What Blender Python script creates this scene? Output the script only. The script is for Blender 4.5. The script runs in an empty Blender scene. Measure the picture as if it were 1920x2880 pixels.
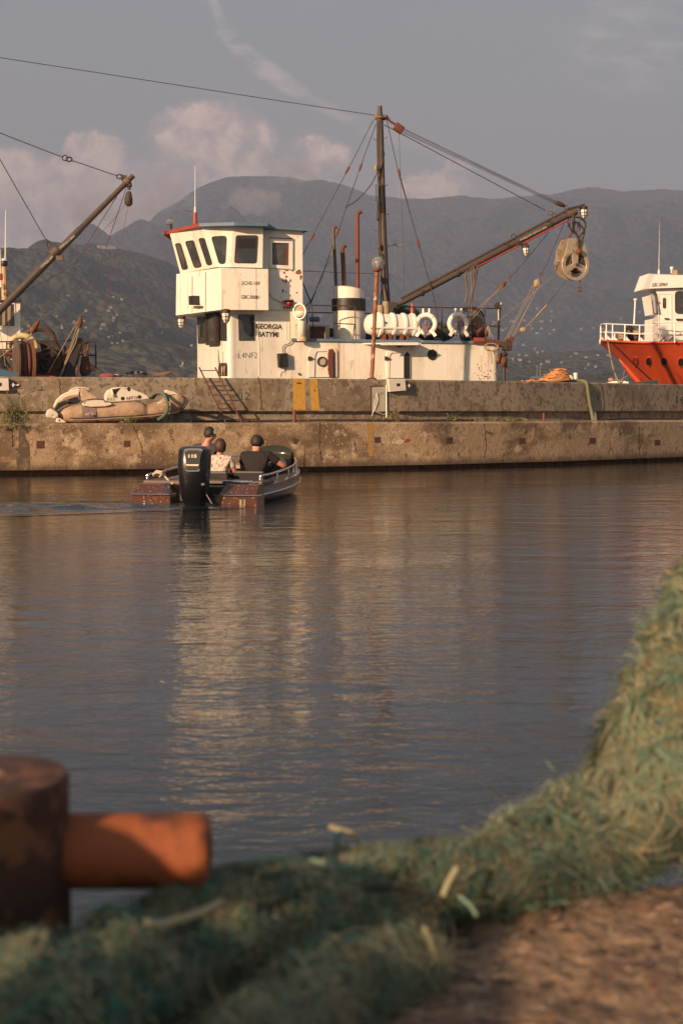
import bpy, bmesh, math, random
import numpy as np
from mathutils import Vector, Matrix, noise as mnoise
R = math.radians
random.seed(7)
C = bpy.context.scene.collection
sc = bpy.context.scene
# ---------------------------------------------------------------- camera
F, EYE, HOR = 4000.0, 1.6, 1152.0
PITCH = math.atan((1440 - HOR) / F)
cam = bpy.data.cameras.new('camera'); co = bpy.data.objects.new('camera', cam); C.objects.link(co)
cam.sensor_fit = 'VERTICAL'; cam.sensor_height = 36.0; cam.lens = 50.0
cam.clip_start = 0.05; cam.clip_end = 30000
co.location = (0, 0, EYE); co.rotation_euler = (math.pi/2 - PITCH, 0, 0)
cam.dof.use_dof = True; cam.dof.focus_distance = 36.0; cam.dof.aperture_fstop = 3.5
sc.camera = co
sc.view_settings.view_transform = 'Standard'; sc.view_settings.look = 'None'
sc.view_settings.exposure = 0.55; sc.view_settings.gamma = 1.0
sc.cycles.max_bounces = 5; sc.cycles.diffuse_bounces = 2; sc.cycles.glossy_bounces = 3
sc.cycles.transmission_bounces = 4; sc.cycles.volume_bounces = 0; sc.cycles.transparent_max_bounces = 12
sc.cycles.use_denoising = True
sc.cycles.sample_clamp_indirect = 4.0
cP, sP = math.cos(PITCH), math.sin(PITCH)
CAM = Vector((0, 0, EYE))
def ray(px, py):
    rx = (px - 960) / F; ry = (1440 - py) / F
    return Vector((rx, cP + ry*sP, -sP + ry*cP))
def P(px, py, Y):                    # the point a photograph pixel shows at distance Y
    d = ray(px, py); return CAM + d * (Y / d.y)
def PX(px, Y): return P(px, 1152, Y).x
def zoomed(x0, y0, s): return lambda x, y: (x0 + x/s, y0 + y/s)
ZA = zoomed(400, 560, 3.136); ZB = zoomed(800, 700, 2.376); ZC = zoomed(0, 350, 3.055); ZD = zoomed(1000, 280, 2.24)
ZE = zoomed(1600, 700, 4.9); ZF = zoomed(100, 1050, 2.529); ZG = zoomed(360, 1180, 3.015); ZH = zoomed(0, 900, 2.8)
ZI = zoomed(800, 280, 4.3556); ZJ = zoomed(1500, 560, 7.84); ZK = zoomed(0, 920, 5.6); ZL = zoomed(1340, 780, 7.127)
ZM = zoomed(1500, 1000, 5.227); ZN = zoomed(560, 1040, 2.306); ZO = zoomed(1240, 1040, 2.306); ZW = zoomed(0, 0, 0.81667)
class Plane:
    def __init__(s, p, n):
        s.p = Vector(p); s.n = Vector(n).normalized()
        if (CAM - s.p).dot(s.n) < 0: s.n = -s.n
    def hit(s, px, py):
        d = ray(px, py); t = (s.p - CAM).dot(s.n) / d.dot(s.n); return CAM + d*t
    def off(s, d): return Plane(s.p + s.n*d, s.n)
def plane3(a, b, c): return Plane(a, (b-a).cross(c-a))
def vplane(x0, y0, deg): return Plane((x0, y0, 0), (math.sin(R(deg)), -math.cos(R(deg)), 0))
# ---------------------------------------------------------------- sun and sky
SUN_EL, SUN_AZ = 17.5, 40.0          # light travels towards +X,+Y: from behind the camera on the left
sd = Vector((math.sin(R(SUN_AZ))*math.cos(R(SUN_EL)), math.cos(R(SUN_AZ))*math.cos(R(SUN_EL)), -math.sin(R(SUN_EL))))
sl = bpy.data.lights.new('sun', 'SUN'); so = bpy.data.objects.new('sun', sl); C.objects.link(so)
sl.energy = 5.0; sl.angle = R(0.6); sl.color = (1.0, 0.66, 0.40)
so.rotation_euler = sd.to_track_quat('-Z', 'Y').to_euler(); so.location = (-20, -20, 30)
class NT:                            # small node-tree writer
    def __init__(s, t): s.t = t; s.n = t.nodes; s.l = t.links
    def set(s, inp, v):
        if hasattr(v, 'is_linked') or hasattr(v, 'links'): s.l.new(v, inp)
        elif isinstance(v, (tuple, list)) and len(v) == 3 and inp.type == 'RGBA': inp.default_value = (*v, 1)
        else: inp.default_value = v
    def m(s, op, a, b=0.0, c=None, clamp=False):
        n = s.n.new('ShaderNodeMath'); n.operation = op; n.use_clamp = clamp
        s.set(n.inputs[0], a); s.set(n.inputs[1], b)
        if c is not None: s.set(n.inputs[2], c)
        return n.outputs[0]
    def mix(s, f, a, b, mode='MIX'):
        n = s.n.new('ShaderNodeMix'); n.data_type = 'RGBA'; n.blend_type = mode
        s.set(n.inputs[0], f); s.set(n.inputs[6], a); s.set(n.inputs[7], b); return n.outputs[2]
    def rng(s, v, a, b, c=0.0, d=1.0, smooth=True):
        n = s.n.new('ShaderNodeMapRange'); n.interpolation_type = 'SMOOTHSTEP' if smooth else 'LINEAR'
        s.set(n.inputs[0], v)
        for i, k in enumerate((a, b, c, d)): n.inputs[i+1].default_value = k
        return n.outputs[0]
    def noise(s, vec, scale, detail=4, rough=.55, dist=0.0):
        n = s.n.new('ShaderNodeTexNoise'); s.l.new(vec, n.inputs['Vector'])
        n.inputs['Scale'].default_value = scale; n.inputs['Detail'].default_value = detail
        n.inputs['Roughness'].default_value = rough; n.inputs['Distortion'].default_value = dist; return n.outputs[0]
    def coord(s, kind='Object', scale=(1,1,1), rot=(0,0,0), loc=(0,0,0)):
        n = s.n.new('ShaderNodeTexCoord'); o = n.outputs[kind]
        if scale != (1,1,1) or rot != (0,0,0) or loc != (0,0,0):
            k = s.n.new('ShaderNodeMapping'); s.l.new(o, k.inputs[0])
            k.inputs['Scale'].default_value = scale; k.inputs['Rotation'].default_value = rot; k.inputs['Location'].default_value = loc
            o = k.outputs[0]
        return o
    def sep(s, v):
        n = s.n.new('ShaderNodeSeparateXYZ'); s.l.new(v, n.inputs[0]); return n.outputs
    def comb(s, x, y, z):
        n = s.n.new('ShaderNodeCombineXYZ'); s.set(n.inputs[0], x); s.set(n.inputs[1], y); s.set(n.inputs[2], z); return n.outputs[0]
def sky_uw(px, py):
    d = ray(px, py); return d.x/d.y, d.z/d.y
def build_world():
    w = bpy.data.worlds.new('World'); sc.world = w; w.use_nodes = True
    t = NT(w.node_tree); t.n.clear()
    out = t.n.new('ShaderNodeOutputWorld'); bg = t.n.new('ShaderNodeBackground'); t.l.new(bg.outputs[0], out.inputs[0])
    sky = t.n.new('ShaderNodeTexSky'); sky.sky_type = 'NISHITA'; sky.sun_disc = False
    sky.sun_elevation = R(SUN_EL); sky.sun_rotation = math.atan2(-sd.x, -sd.y)
    sky.air_density = 1.6; sky.dust_density = 4.0; sky.ozone_density = 1.5
    bg.inputs[1].default_value = 0.1
    g = t.coord('Generated'); X, Y, Z = t.sep(g)
    Ya = t.m('MAXIMUM', t.m('ABSOLUTE', Y), .05)
    U = t.m('DIVIDE', X, Ya); W = t.m('DIVIDE', Z, Ya)
    # thin evening veil: mauve grey, warmer towards the horizon (colours x10: background strength is 0.1)
    veil = t.mix(t.rng(W, -.02, .34), (3.25, 2.9, 2.75), (1.85, 2.03, 2.24))
    col = t.mix(.80, sky.outputs[0], veil)
    uv = t.comb(U, W, 0.0)
    wob = t.noise(uv, 9.0, 6, .6)
    fine = t.noise(uv, 26.0, 7, .62)
    n = t.m('ADD', t.m('MULTIPLY', wob, .6), t.m('MULTIPLY', fine, .4))
    dens = None
    def acc(a, b): return b if a is None else t.m('MAXIMUM', a, b)
    for (px, py, rx, ry, k) in ((20,640,420,200,1.2),(275,470,110,110,.8),(600,430,200,150,.95),(430,590,320,150,1.2),(300,560,200,100,1.1),
                                (850,470,150,90,.6),(1240,540,130,70,.8),(1290,500,60,60,.55)):
        u, v = sky_uw(px, py); du = t.m('DIVIDE', t.m('SUBTRACT', U, u), rx/F); dv = t.m('DIVIDE', t.m('SUBTRACT', W, v), ry/F)
        r2 = t.m('ADD', t.m('MULTIPLY', du, du), t.m('MULTIPLY', dv, dv))
        b = t.m('MULTIPLY', t.m('SUBTRACT', 1.35, r2, clamp=True), k); dens = acc(dens, b)
    fin2 = t.noise(uv, 70.0, 6, .65)
    n = t.m('ADD', t.m('ADD', t.m('MULTIPLY', wob, .5), t.m('MULTIPLY', fine, .35)), t.m('MULTIPLY', fin2, .15))
    cum = t.rng(t.m('ADD', t.m('MINIMUM', dens, .85), t.m('MULTIPLY', t.m('SUBTRACT', n, .5), 5.0)), .22, .72)
    cum = t.m('MULTIPLY', cum, t.rng(dens, .0, .35))
    # cirrus streak and faint veils
    segs = [((600,0),(640,110),18,.5),((630,90),(740,200),28,.75),((730,180),(850,270),30,.75),((850,270),(1030,360),20,.5),((1030,360),(1250,440),26,.3)]
    cir = None
    for (a, b, wd, k) in segs:
        ua, va = sky_uw(*a); ub, vb = sky_uw(*b); dx, dy = ub-ua, vb-va; L = math.hypot(dx, dy)
        ex, ey = dx/L, dy/L
        ru = t.m('SUBTRACT', U, ua); rv = t.m('SUBTRACT', W, va)
        al = t.m('ADD', t.m('MULTIPLY', ru, ex), t.m('MULTIPLY', rv, ey))
        ac = t.m('SUBTRACT', t.m('MULTIPLY', rv, ex), t.m('MULTIPLY', ru, ey))
        al2 = t.m('SUBTRACT', al, t.m('MINIMUM', t.m('MAXIMUM', al, 0.0), L))
        dd = t.m('ADD', t.m('MULTIPLY', al2, al2), t.m('MULTIPLY', ac, ac))
        b_ = t.m('MULTIPLY', t.m('SUBTRACT', 1.0, t.m('DIVIDE', dd, (wd*1.05/F)**2), clamp=True), k); cir = acc(cir, b_)
    cn = t.noise(t.comb(t.m('ADD', U, t.m('MULTIPLY', W, .8)), t.m('MULTIPLY', W, 3.0), 0.3), 26.0, 7, .65)
    cirf = t.m('MULTIPLY', cir, t.rng(cn, .36, .60))
    vn = t.noise(t.comb(t.m('MULTIPLY', U, .6), t.m('MULTIPLY', W, 2.6), 1.7), 7.0, 5, .6)
    vb = t.m('MULTIPLY', t.rng(vn, .48, .75), t.rng(W, .34, .10, 0, .45))
    u, v = sky_uw(1800, 130); du = t.m('DIVIDE', t.m('SUBTRACT', U, u), .07); dv = t.m('DIVIDE', t.m('SUBTRACT', W, v), .04)
    wisp = t.m('MULTIPLY', t.m('SUBTRACT', 1.0, t.m('ADD', t.m('MULTIPLY', du, du), t.m('MULTIPLY', dv, dv)), clamp=True), t.rng(cn, .35, .75, 0, .5))
    col = t.mix(vb, col, (4.1, 3.35, 3.2))
    col = t.mix(t.m('MAXIMUM', t.m('MULTIPLY', cirf, .75), wisp), col, (6.2, 4.9, 4.4))
    cc = t.mix(t.rng(t.m('ADD', t.m('MULTIPLY', fine, .6), t.m('MULTIPLY', fin2, .4)), .40, .62), (4.4, 3.4, 3.15), (9.0, 6.1, 4.8))
    col = t.mix(t.m('MULTIPLY', t.rng(dens, .1, 1.1), .38), col, (5.4, 4.0, 3.6))
    col = t.mix(t.m('MULTIPLY', cum, .85), col, cc)
    t.l.new(col, bg.inputs[0])
build_world()
# ---------------------------------------------------------------- materials
def mat(name, col, rough=.6, metal=0.0, layers=(), bump=(), spec=.5, coat=0.0, rl=None, trans=0.0, coord='Object', grad=None):
    m = bpy.data.materials.new(name); m.use_nodes = True; t = NT(m.node_tree)
    b = t.n['Principled BSDF']; c = None
    for L in layers:
        c2, scale, lo, hi = L[:4]; st = L[4] if len(L) > 4 else (1,1,1); det = L[5] if len(L) > 5 else 5
        k = L[6] if len(L) > 6 else 1.0
        f = t.rng(t.noise(t.coord(coord, st, loc=(scale*.37, 1.7, scale*.11)), scale, det, .6), lo, hi, 0, k)
        c = t.mix(f, c if c is not None else col, c2)
    if grad:                        # (axis, lo, hi, colour, strength)
        for (ax, lo, hi, c2, k) in grad:
            z = t.sep(t.coord(coord))[ax]
            nz = t.noise(t.coord(coord), 3.0, 5)
            z = t.m('ADD', z, t.m('MULTIPLY', t.m('SUBTRACT', nz, .5), abs(hi-lo)*.9))
            c = t.mix(t.rng(z, lo, hi, 0, k), c if c is not None else col, c2)
    if c is None: b.inputs['Base Color'].default_value = (*col, 1)
    else: t.l.new(c, b.inputs['Base Color'])
    b.inputs['Roughness'].default_value = rough; b.inputs['Metallic'].default_value = metal
    b.inputs['Specular IOR Level'].default_value = spec; b.inputs['Coat Weight'].default_value = coat
    b.inputs['Transmission Weight'].default_value = trans
    if rl: t.l.new(t.rng(t.noise(t.coord(coord), rl[0], 4), .3, .7, rl[1], rl[2]), b.inputs['Roughness'])
    prev = None
    for B in bump:
        scale, dist = B[:2]; st = B[2] if len(B) > 2 else (1,1,1)
        n = t.n.new('ShaderNodeBump'); n.inputs['Strength'].default_value = 1.0; n.inputs['Distance'].default_value = dist
        t.l.new(t.noise(t.coord(coord, st), scale, 5, .6), n.inputs['Height'])
        if prev: t.l.new(prev, n.inputs['Normal'])
        prev = n.outputs[0]
    if prev: t.l.new(prev, b.inputs['Normal'])
    return m
RUST = (.16,.055,.022); DK = (.02,.016,.014)
MT = {}
MT['white'] = mat('ship_white_paint', (.80,.76,.67), .45, layers=[((.66,.58,.46), 1.0, .50,.66, (1,1,.35), 5, .8), ((.50,.33,.17), 3.2, .60,.72, (2.2,2.2,.09), 6, .75), ((.42,.36,.29), 5, .60,.68, (1,1,.5), 8, .5), ((.50,.38,.25), 30, .66,.74, (1,1,1), 3, .8)], bump=[(2.2,.012),(40,.0008)])
MT['white2'] = mat('clean_white_paint', (.78,.75,.70), .4, layers=[((.66,.60,.52), 1.5, .5,.8, (1,1,.4))])
MT['rustpatch'] = mat('bare_rusty_steel', (.20,.055,.03), .8, layers=[((.33,.12,.05), 14, .45,.65)])
MT['blue'] = mat('faded_blue_paint', (.10,.17,.26), .55, layers=[((.24,.27,.30), 4, .5,.75), (RUST, 9, .66,.76)])
MT['red'] = mat('faded_red_paint', (.33,.055,.035), .55, layers=[((.20,.06,.04), 5, .45,.7)])
MT['black'] = mat('black_paint', (.018,.016,.015), .5, layers=[((.06,.035,.025), 8, .55,.75)])
MT['iron'] = mat('dark_rusty_iron', (.035,.026,.022), .7, layers=[((.14,.055,.03), 9, .48,.7)], bump=[(30,.002)])
MT['rust'] = mat('orange_brown_rust', (.11,.045,.025), .8, layers=[((.09,.035,.02), 6, .45,.7), ((.27,.12,.05), 14, .55,.75)], bump=[(25,.003)])
MT['redrust'] = mat('red_oxide_pipe', (.15,.042,.022), .7, layers=[((.13,.045,.025), 3, .45,.7, (1,1,.4))])
MT['brownpipe'] = mat('brown_painted_steel', (.10,.07,.05), .6, layers=[((.16,.10,.065), 5, .5,.72), ((.05,.035,.027), 2.4, .5,.7)])
MT['glass'] = mat('window_glass', (.035,.04,.042), .06, spec=.7, layers=[((.10,.085,.065), 1.4, .45,.7)])
MT['rubber'] = mat('black_rubber_seal', (.025,.018,.014), .7, layers=[((.08,.05,.03), 12, .5,.7)])
MT['wire'] = mat('steel_wire', (.045,.03,.025), .6)
MT['rope'] = mat('pale_hemp_rope', (.32,.24,.15), .9, bump=[(60,.004)])
MT['globe'] = mat('frosted_globe_glass', (.42,.42,.40), .12, spec=.7, trans=.7)
MT['lampglass'] = mat('milky_lamp_glass', (.75,.70,.60), .25)
MT['yellow'] = mat('yellow_paint', (.50,.27,.035), .7, layers=[((.33,.21,.07), 9, .5,.66), ((.30,.24,.17), 40, .62,.68)])
MT['green_ink'] = mat('dark_green_paint', (.035,.06,.035), .8)
MT['ink'] = mat('black_letter_paint', (.02,.02,.02), .7)
MT['wink'] = mat('white_letter_paint', (.62,.57,.5), .7)
MT['crack'] = mat('dark_crack', (.03,.023,.018), .95)
# ---------------------------------------------------------------- mesh builders
class MB:
    def __init__(s): s.v = []; s.f = []
    def add(s, vs, fs):
        o = len(s.v); s.v += [tuple(v) for v in vs]; s.f += [tuple(i+o for i in f) for f in fs]; return s
    def prism(s, front, vec):                         # polygon extruded by vec
        n = len(front); vec = Vector(vec)
        b = [Vector(p)+vec for p in front]
        return s.add(list(front)+b, [tuple(range(n)), tuple(range(2*n-1, n-1, -1))] + [(i, i+n, (i+1)%n+n, (i+1)%n) for i in range(n)])
    def slab(s, pts, pl, front=.004, back=.02):       # pixel outline on a plane, given thickness
        q = pl.off(front); return s.prism([q.hit(*p) for p in pts], -q.n*(front+back))
    def ring(s, outer, inner, pl, front=.02, back=.02):
        q = pl.off(front); n = len(outer); d = -q.n*(front+back)
        a = [q.hit(*p) for p in outer]; b = [q.hit(*p) for p in inner]
        v = a + b + [x+d for x in a] + [x+d for x in b]; f = []
        for i in range(n):
            j = (i+1) % n
            f += [(i, j, n+j, n+i), (2*n+i, 3*n+i, 3*n+j, 2*n+j), (i, 2*n+i, 2*n+j, j), (n+i, n+j, 3*n+j, 3*n+i)]
        return s.add(v, f)
    def tube(s, path, r, n=6, closed=False, caps=True):
        path = [Vector(p) for p in path]; m = len(path)
        rs = r if isinstance(r, (list, tuple)) else [r]*m
        rings = []; up = None
        for i in range(m):
            a = path[(i-1) % m] if (closed or i > 0) else path[i]; b = path[(i+1) % m] if (closed or i < m-1) else path[i]
            t = (b-a)
            if t.length < 1e-9: t = Vector((0,0,1))
            t.normalize()
            if up is None: up = Vector((0,0,1)) if abs(t.z) < .9 else Vector((1,0,0))
            x = up.cross(t)
            if x.length < 1e-6: x = Vector((1,0,0)).cross(t)
            x.normalize(); y = t.cross(x); up = y if False else up - t*up.dot(t)
            if up.length < 1e-6: up = y
            up.normalize()
            rings.append([path[i] + (x*math.cos(k*2*math.pi/n) + y*math.sin(k*2*math.pi/n))*rs[i] for k in range(n)])
        v = [p for rg in rings for p in rg]; f = []
        for i in range(m if closed else m-1):
            j = (i+1) % m
            f += [(i*n+k, i*n+(k+1)%n, j*n+(k+1)%n, j*n+k) for k in range(n)]
        if caps and not closed: f += [tuple(range(n-1, -1, -1)), tuple((m-1)*n+k for k in range(n))]
        return s.add(v, f)
    def box(s, c, sx, sy, sz, ax=None):
        ax = ax or (Vector((1,0,0)), Vector((0,1,0)), Vector((0,0,1))); c = Vector(c)
        v = [c + ax[0]*(i*sx/2) + ax[1]*(j*sy/2) + ax[2]*(k*sz/2) for i in (-1,1) for j in (-1,1) for k in (-1,1)]
        return s.add(v, [(0,1,3,2),(4,6,7,5),(0,4,5,1),(2,3,7,6),(0,2,6,4),(1,5,7,3)])
    def lathe(s, c, prof, n=20, ax=(0,0,1), sq=1.0):  # prof: (radius, height along ax)
        ax = Vector(ax).normalized(); x = Vector((1,0,0)) if abs(ax.x) < .8 else Vector((0,1,0))
        y = ax.cross(x).normalized(); x = y.cross(ax); c = Vector(c); m = len(prof)
        v = [c + ax*h + (x*math.cos(k*2*math.pi/n) + y*math.sin(k*2*math.pi/n)*sq)*r for r, h in prof for k in range(n)]
        f = [(i*n+k, i*n+(k+1)%n, (i+1)*n+(k+1)%n, (i+1)*n+k) for i in range(m-1) for k in range(n)]
        f += [tuple(range(n-1,-1,-1)), tuple((m-1)*n+k for k in range(n))]
        return s.add(v, f)
    def ball(s, c, r, n=12, sc_=(1,1,1)):
        pr = [(math.sin(i*math.pi/n)*r + 1e-5, -math.cos(i*math.pi/n)*r) for i in range(n+1)]
        o = len(s.v); s.lathe((0,0,0), pr, n+4)
        for i in range(o, len(s.v)):
            v = s.v[i]; s.v[i] = (c[0]+v[0]*sc_[0], c[1]+v[1]*sc_[1], c[2]+v[2]*sc_[2])
        return s
    def torus(s, c, Rr, r, ax=(0,1,0), n=24, k=8, sx=1.0, a0=0.0, a1=2*math.pi):
        ax = Vector(ax).normalized(); x = Vector((0,0,1)).cross(ax)
        if x.length < .01: x = Vector((1,0,0))
        x.normalize(); y = ax.cross(x); full = abs(a1-a0-2*math.pi) < 1e-6
        pts = [Vector(c) + x*math.cos(a0+(a1-a0)*i/n)*Rr*sx + y*math.sin(a0+(a1-a0)*i/n)*Rr for i in range(n if full else n+1)]
        return s.tube(pts, r, k, closed=full)
    def loft(s, rings, cap=True):
        n = len(rings[0]); v = [p for r_ in rings for p in r_]
        f = [(i*n+k, i*n+(k+1)%n, (i+1)*n+(k+1)%n, (i+1)*n+k) for i in range(len(rings)-1) for k in range(n)]
        if cap: f += [tuple(range(n-1,-1,-1)), tuple((len(rings)-1)*n+k for k in range(n))]
        return s.add(v, f)
    def build(s, name, m, parent=None, smooth=False, label=None, bevel=0.0):
        off = ROOT(parent) if parent else Vector((0,0,0))
        me = bpy.data.meshes.new(name)
        me.from_pydata([(v[0]-off.x, v[1]-off.y, v[2]-off.z) for v in s.v], [], s.f); me.update()
        bm = bmesh.new(); bm.from_mesh(me); bmesh.ops.recalc_face_normals(bm, faces=bm.faces); bm.to_mesh(me); bm.free()
        if smooth: me.shade_smooth() if smooth is True else me.shade_auto_smooth() if hasattr(me,'shade_auto_smooth') else None
        if smooth == 'a':
            me.shade_smooth(); me.set_sharp_from_angle(angle=R(40))
        o = bpy.data.objects.new(name, me); C.objects.link(o)
        me.materials.append(MT[m] if isinstance(m, str) else m)
        if parent: o.parent = parent
        if label: o['label'] = label
        if bevel:
            b = o.modifiers.new('bevel', 'BEVEL'); b.width = bevel; b.segments = 2; b.limit_method = 'ANGLE'; b.angle_limit = R(40)
        return o
def ROOT(o):
    v = Vector((0,0,0))
    while o is not None: v += Vector(o.location); o = o.parent
    return v
def tag(o, label, cat, group=None, kind=None):
    if label: o['label'] = label
    if cat: o['category'] = cat
    if group: o['group'] = group
    if kind: o['kind'] = kind
    return o
def thing(name, label, cat, loc, group=None):
    o = bpy.data.objects.new(name, None); C.objects.link(o); o.location = loc; o.empty_display_size = .2
    return tag(o, label, cat, group)
def rrect(x0, y0, x1, y1, r, k=4):
    out = []
    for cx, cy, a in ((x1-r,y0+r,-90),(x1-r,y1-r,0),(x0+r,y1-r,90),(x0+r,y0+r,180)):
        out += [(cx+r*math.cos(R(a+90*i/k)), cy+r*math.sin(R(a+90*i/k))) for i in range(k+1)]
    return out
def rpoly(pts, r, k=3):
    out = []; n = len(pts)
    for i in range(n):
        p = Vector(pts[i]); a = Vector(pts[i-1])-p; b = Vector(pts[(i+1)%n])-p
        q = min(r, a.length*.45, b.length*.45); A = p+a.normalized()*q; B = p+b.normalized()*q
        for j in range(k+1):
            t = j/k; out.append(tuple(A*(1-t)**2 + p*2*t*(1-t) + B*t*t))
    return out
def zp(Z, pts): return [Z(*p) for p in pts]
def grow(pts, d):
    cx = sum(p[0] for p in pts)/len(pts); cy = sum(p[1] for p in pts)/len(pts); out = []
    for p in pts:
        v = Vector((p[0]-cx, p[1]-cy)); L = v.length; v = v*((L+d)/L); out.append((cx+v.x, cy+v.y))
    return out
def ell(cx, cy, rx, ry, n=20): return [(cx+rx*math.cos(2*math.pi*i/n), cy+ry*math.sin(2*math.pi*i/n)) for i in range(n)]
def text_on(s, tl, tr, bl, pl, name, m, parent, bold=.012, front=.004, label=None, shear=0):
    cu = bpy.data.curves.new('t', 'FONT'); cu.body = s; cu.offset = bold; cu.resolution_u = 3; cu.shear = shear
    o = bpy.data.objects.new('t', cu); C.objects.link(o); bpy.context.view_layer.update()
    me = bpy.data.meshes.new_from_object(o.evaluated_get(bpy.context.evaluated_depsgraph_get()))
    vs = [v.co.copy() for v in me.vertices]; fs = [tuple(p.vertices) for p in me.polygons]
    bpy.data.objects.remove(o); bpy.data.meshes.remove(me); bpy.data.curves.remove(cu)
    x0 = min(v.x for v in vs); x1 = max(v.x for v in vs); y0 = min(v.y for v in vs); y1 = max(v.y for v in vs)
    q = pl.off(front); out = []
    for v in vs:
        a = (v.x-x0)/(x1-x0); b = (y1-v.y)/(y1-y0)
        out.append(q.hit(tl[0]+a*(tr[0]-tl[0])+b*(bl[0]-tl[0]), tl[1]+a*(tr[1]-tl[1])+b*(bl[1]-tl[1])))
    return MB().add(out, fs).build(name, m, parent, label=label)
def catenary(a, b, sag, n=10):
    a, b = Vector(a), Vector(b); return [a.lerp(b, i/n) - Vector((0,0,sag*4*(i/n)*(1-i/n))) for i in range(n+1)]
def bez(pts, n=6):                    # Catmull-Rom through points
    pts = [Vector(p) for p in pts]; out = []
    for i in range(len(pts)-1):
        p0 = pts[max(i-1,0)]; p1 = pts[i]; p2 = pts[i+1]; p3 = pts[min(i+2,len(pts)-1)]
        for j in range(n):
            t = j/n; out.append(.5*((2*p1)+(p2-p0)*t+(2*p0-5*p1+4*p2-p3)*t*t+(3*p1-p0-3*p2+p3)*t**3))
    out.append(pts[-1]); return out
# ================================================================ setting: water, hills, haze
def interp(xs, ys, x):
    return np.interp(x, xs, ys)
def fbm(x, y, f0, oct_, seed=0.0):
    out = np.zeros_like(x); a = 1.0; f = f0; tot = 0
    for k in range(oct_):
        for (ax, ay, ph) in ((1.0,.31,.7),(-.42,.93,2.1),(.71,-.78,4.0)):
            out += a*np.sin(f*(ax*x+ay*y)+ph*(k+1)+seed + 1.7*np.sin(f*.63*(ay*x-ax*y)+seed*1.3+k))/3
        tot += a; a *= .52; f *= 2.07
    return out/tot
NEAR = dict(Yr=2600., Y0=760., pts=[(-900,600),(-300,590),(0,702),(75,698),(150,690),(220,686),(280,684),(330,698),(400,712),(470,735),(540,775),(640,840),(740,865),(880,920),(1000,965),(1120,990),(1250,1000),(1400,1000),(1560,990),(1700,985),(1920,980),(2300,960),(3000,940)])
FAR = dict(Yr=7000., Y0=2900., pts=[(-1500,640),(-600,690),(0,720),(150,715),(290,700),(350,668),(410,628),(470,590),(530,545),(580,518),(640,500),(700,495),(780,492),(860,506),(910,506),(970,520),(1040,547),(1080,552),(1180,558),(1290,549),(1380,558),(1445,553),(1500,548),(1570,542),(1620,527),(1670,524),(1750,536),(1830,531),(1920,535),(2200,560),(3000,640)])
for H in (NEAR, FAR):
    q = [P(a, b, H['Yr']) for a, b in H['pts']]; H['x'] = [v.x for v in q]; H['z'] = [v.z for v in q]
def hill_z(x, y, H):
    x = np.asarray(x, float); y = np.asarray(y, float); Yr, Y0 = H['Yr'], H['Y0']
    s = Yr/2600.
    xr = x + 90*s*np.sin(y/(310*s)+1.0)*np.clip((Yr-y)/(Yr-Y0), 0, 1)
    zr = interp(H['x'], H['z'], xr)
    t = (y-Y0)/(Yr-Y0)
    g = np.where(t < 0, 0, np.where(t <= 1, np.clip(t, 0, 1)**1.22*.985 + .015, np.clip(1-(t-1)*1.6, 0, 1)))
    w = np.clip(t, 0, 1)*np.clip(1-t, 0, 1)*4
    sp = fbm(x, y*.55, .0075/s, 4, 1.0 if s > 1.5 else 3.0)
    z = zr*g*(1 + .30*w*sp) + w*zr*.15*fbm(x, y, .028/s, 3, 5.)
    fine = fbm(x, y, .14/s, 3, 2.)*(1.8 if s < 1.5 else 7.0)
    return z + fine*np.clip(t*8, 0, 1) + np.where(t < 0, 1.1, 0)
def terrain(name, H, x0, x1, nx, y0, y1, ny, m):
    xs = np.linspace(x0, x1, nx); ys = np.linspace(y0, y1, ny); X, Y = np.meshgrid(xs, ys)
    Z = hill_z(X, Y, H); v = np.stack([X, Y, Z], -1).reshape(-1, 3)
    i = np.arange(ny-1)[:, None]*nx + np.arange(nx-1)[None, :]
    f = np.stack([i, i+1, i+nx+1, i+nx], -1).reshape(-1, 4)
    me = bpy.data.meshes.new(name); me.from_pydata(v.tolist(), [], f.tolist()); me.shade_smooth()
    o = bpy.data.objects.new(name, me); C.objects.link(o); me.materials.append(m); o['kind'] = 'structure'; return o
def forest(name, s, dark, light, dry):
    m = bpy.data.materials.new(name); m.use_nodes = True; t = NT(m.node_tree); b = t.n['Principled BSDF']
    oc = t.coord()
    big = t.noise(oc, .006/s, 6, .6); mid = t.noise(oc, .05/s, 5, .6)
    c = t.mix(t.rng(mid, .42, .58), dark, light)
    c = t.mix(t.rng(big, .52, .64, 0, .8), c, dry)
    vo = t.n.new('ShaderNodeTexVoronoi'); t.l.new(oc, vo.inputs['Vector']); vo.inputs['Scale'].default_value = .085/s
    c = t.mix(t.rng(vo.outputs['Distance'], .2, .8, 0, .55), c, dark)
    bp = t.n.new('ShaderNodeBump'); bp.inputs['Distance'].default_value = 11*s; bp.inputs['Strength'].default_value = 1
    h = t.m('SUBTRACT', t.m('MULTIPLY', t.noise(oc, .035/s, 5, .65), 1.6), vo.outputs['Distance'])
    t.l.new(h, bp.inputs['Height']); t.l.new(bp.outputs[0], b.inputs['Normal'])
    t.l.new(c, b.inputs['Base Color']); b.inputs['Roughness'].default_value = 1; b.inputs['Specular IOR Level'].default_value = .1
    return m
terrain('hill', NEAR, -1500, 1500, 420, 740, 3100, 330, forest('hill_forest', 1.0, (.046,.054,.036), (.074,.084,.052), (.10,.092,.062)))
terrain('mountain', FAR, -4600, 4600, 420, 2850, 8600, 240, forest('mountain_forest', 2.6, (.028,.040,.024), (.055,.070,.036), (.075,.075,.045)))
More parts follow.
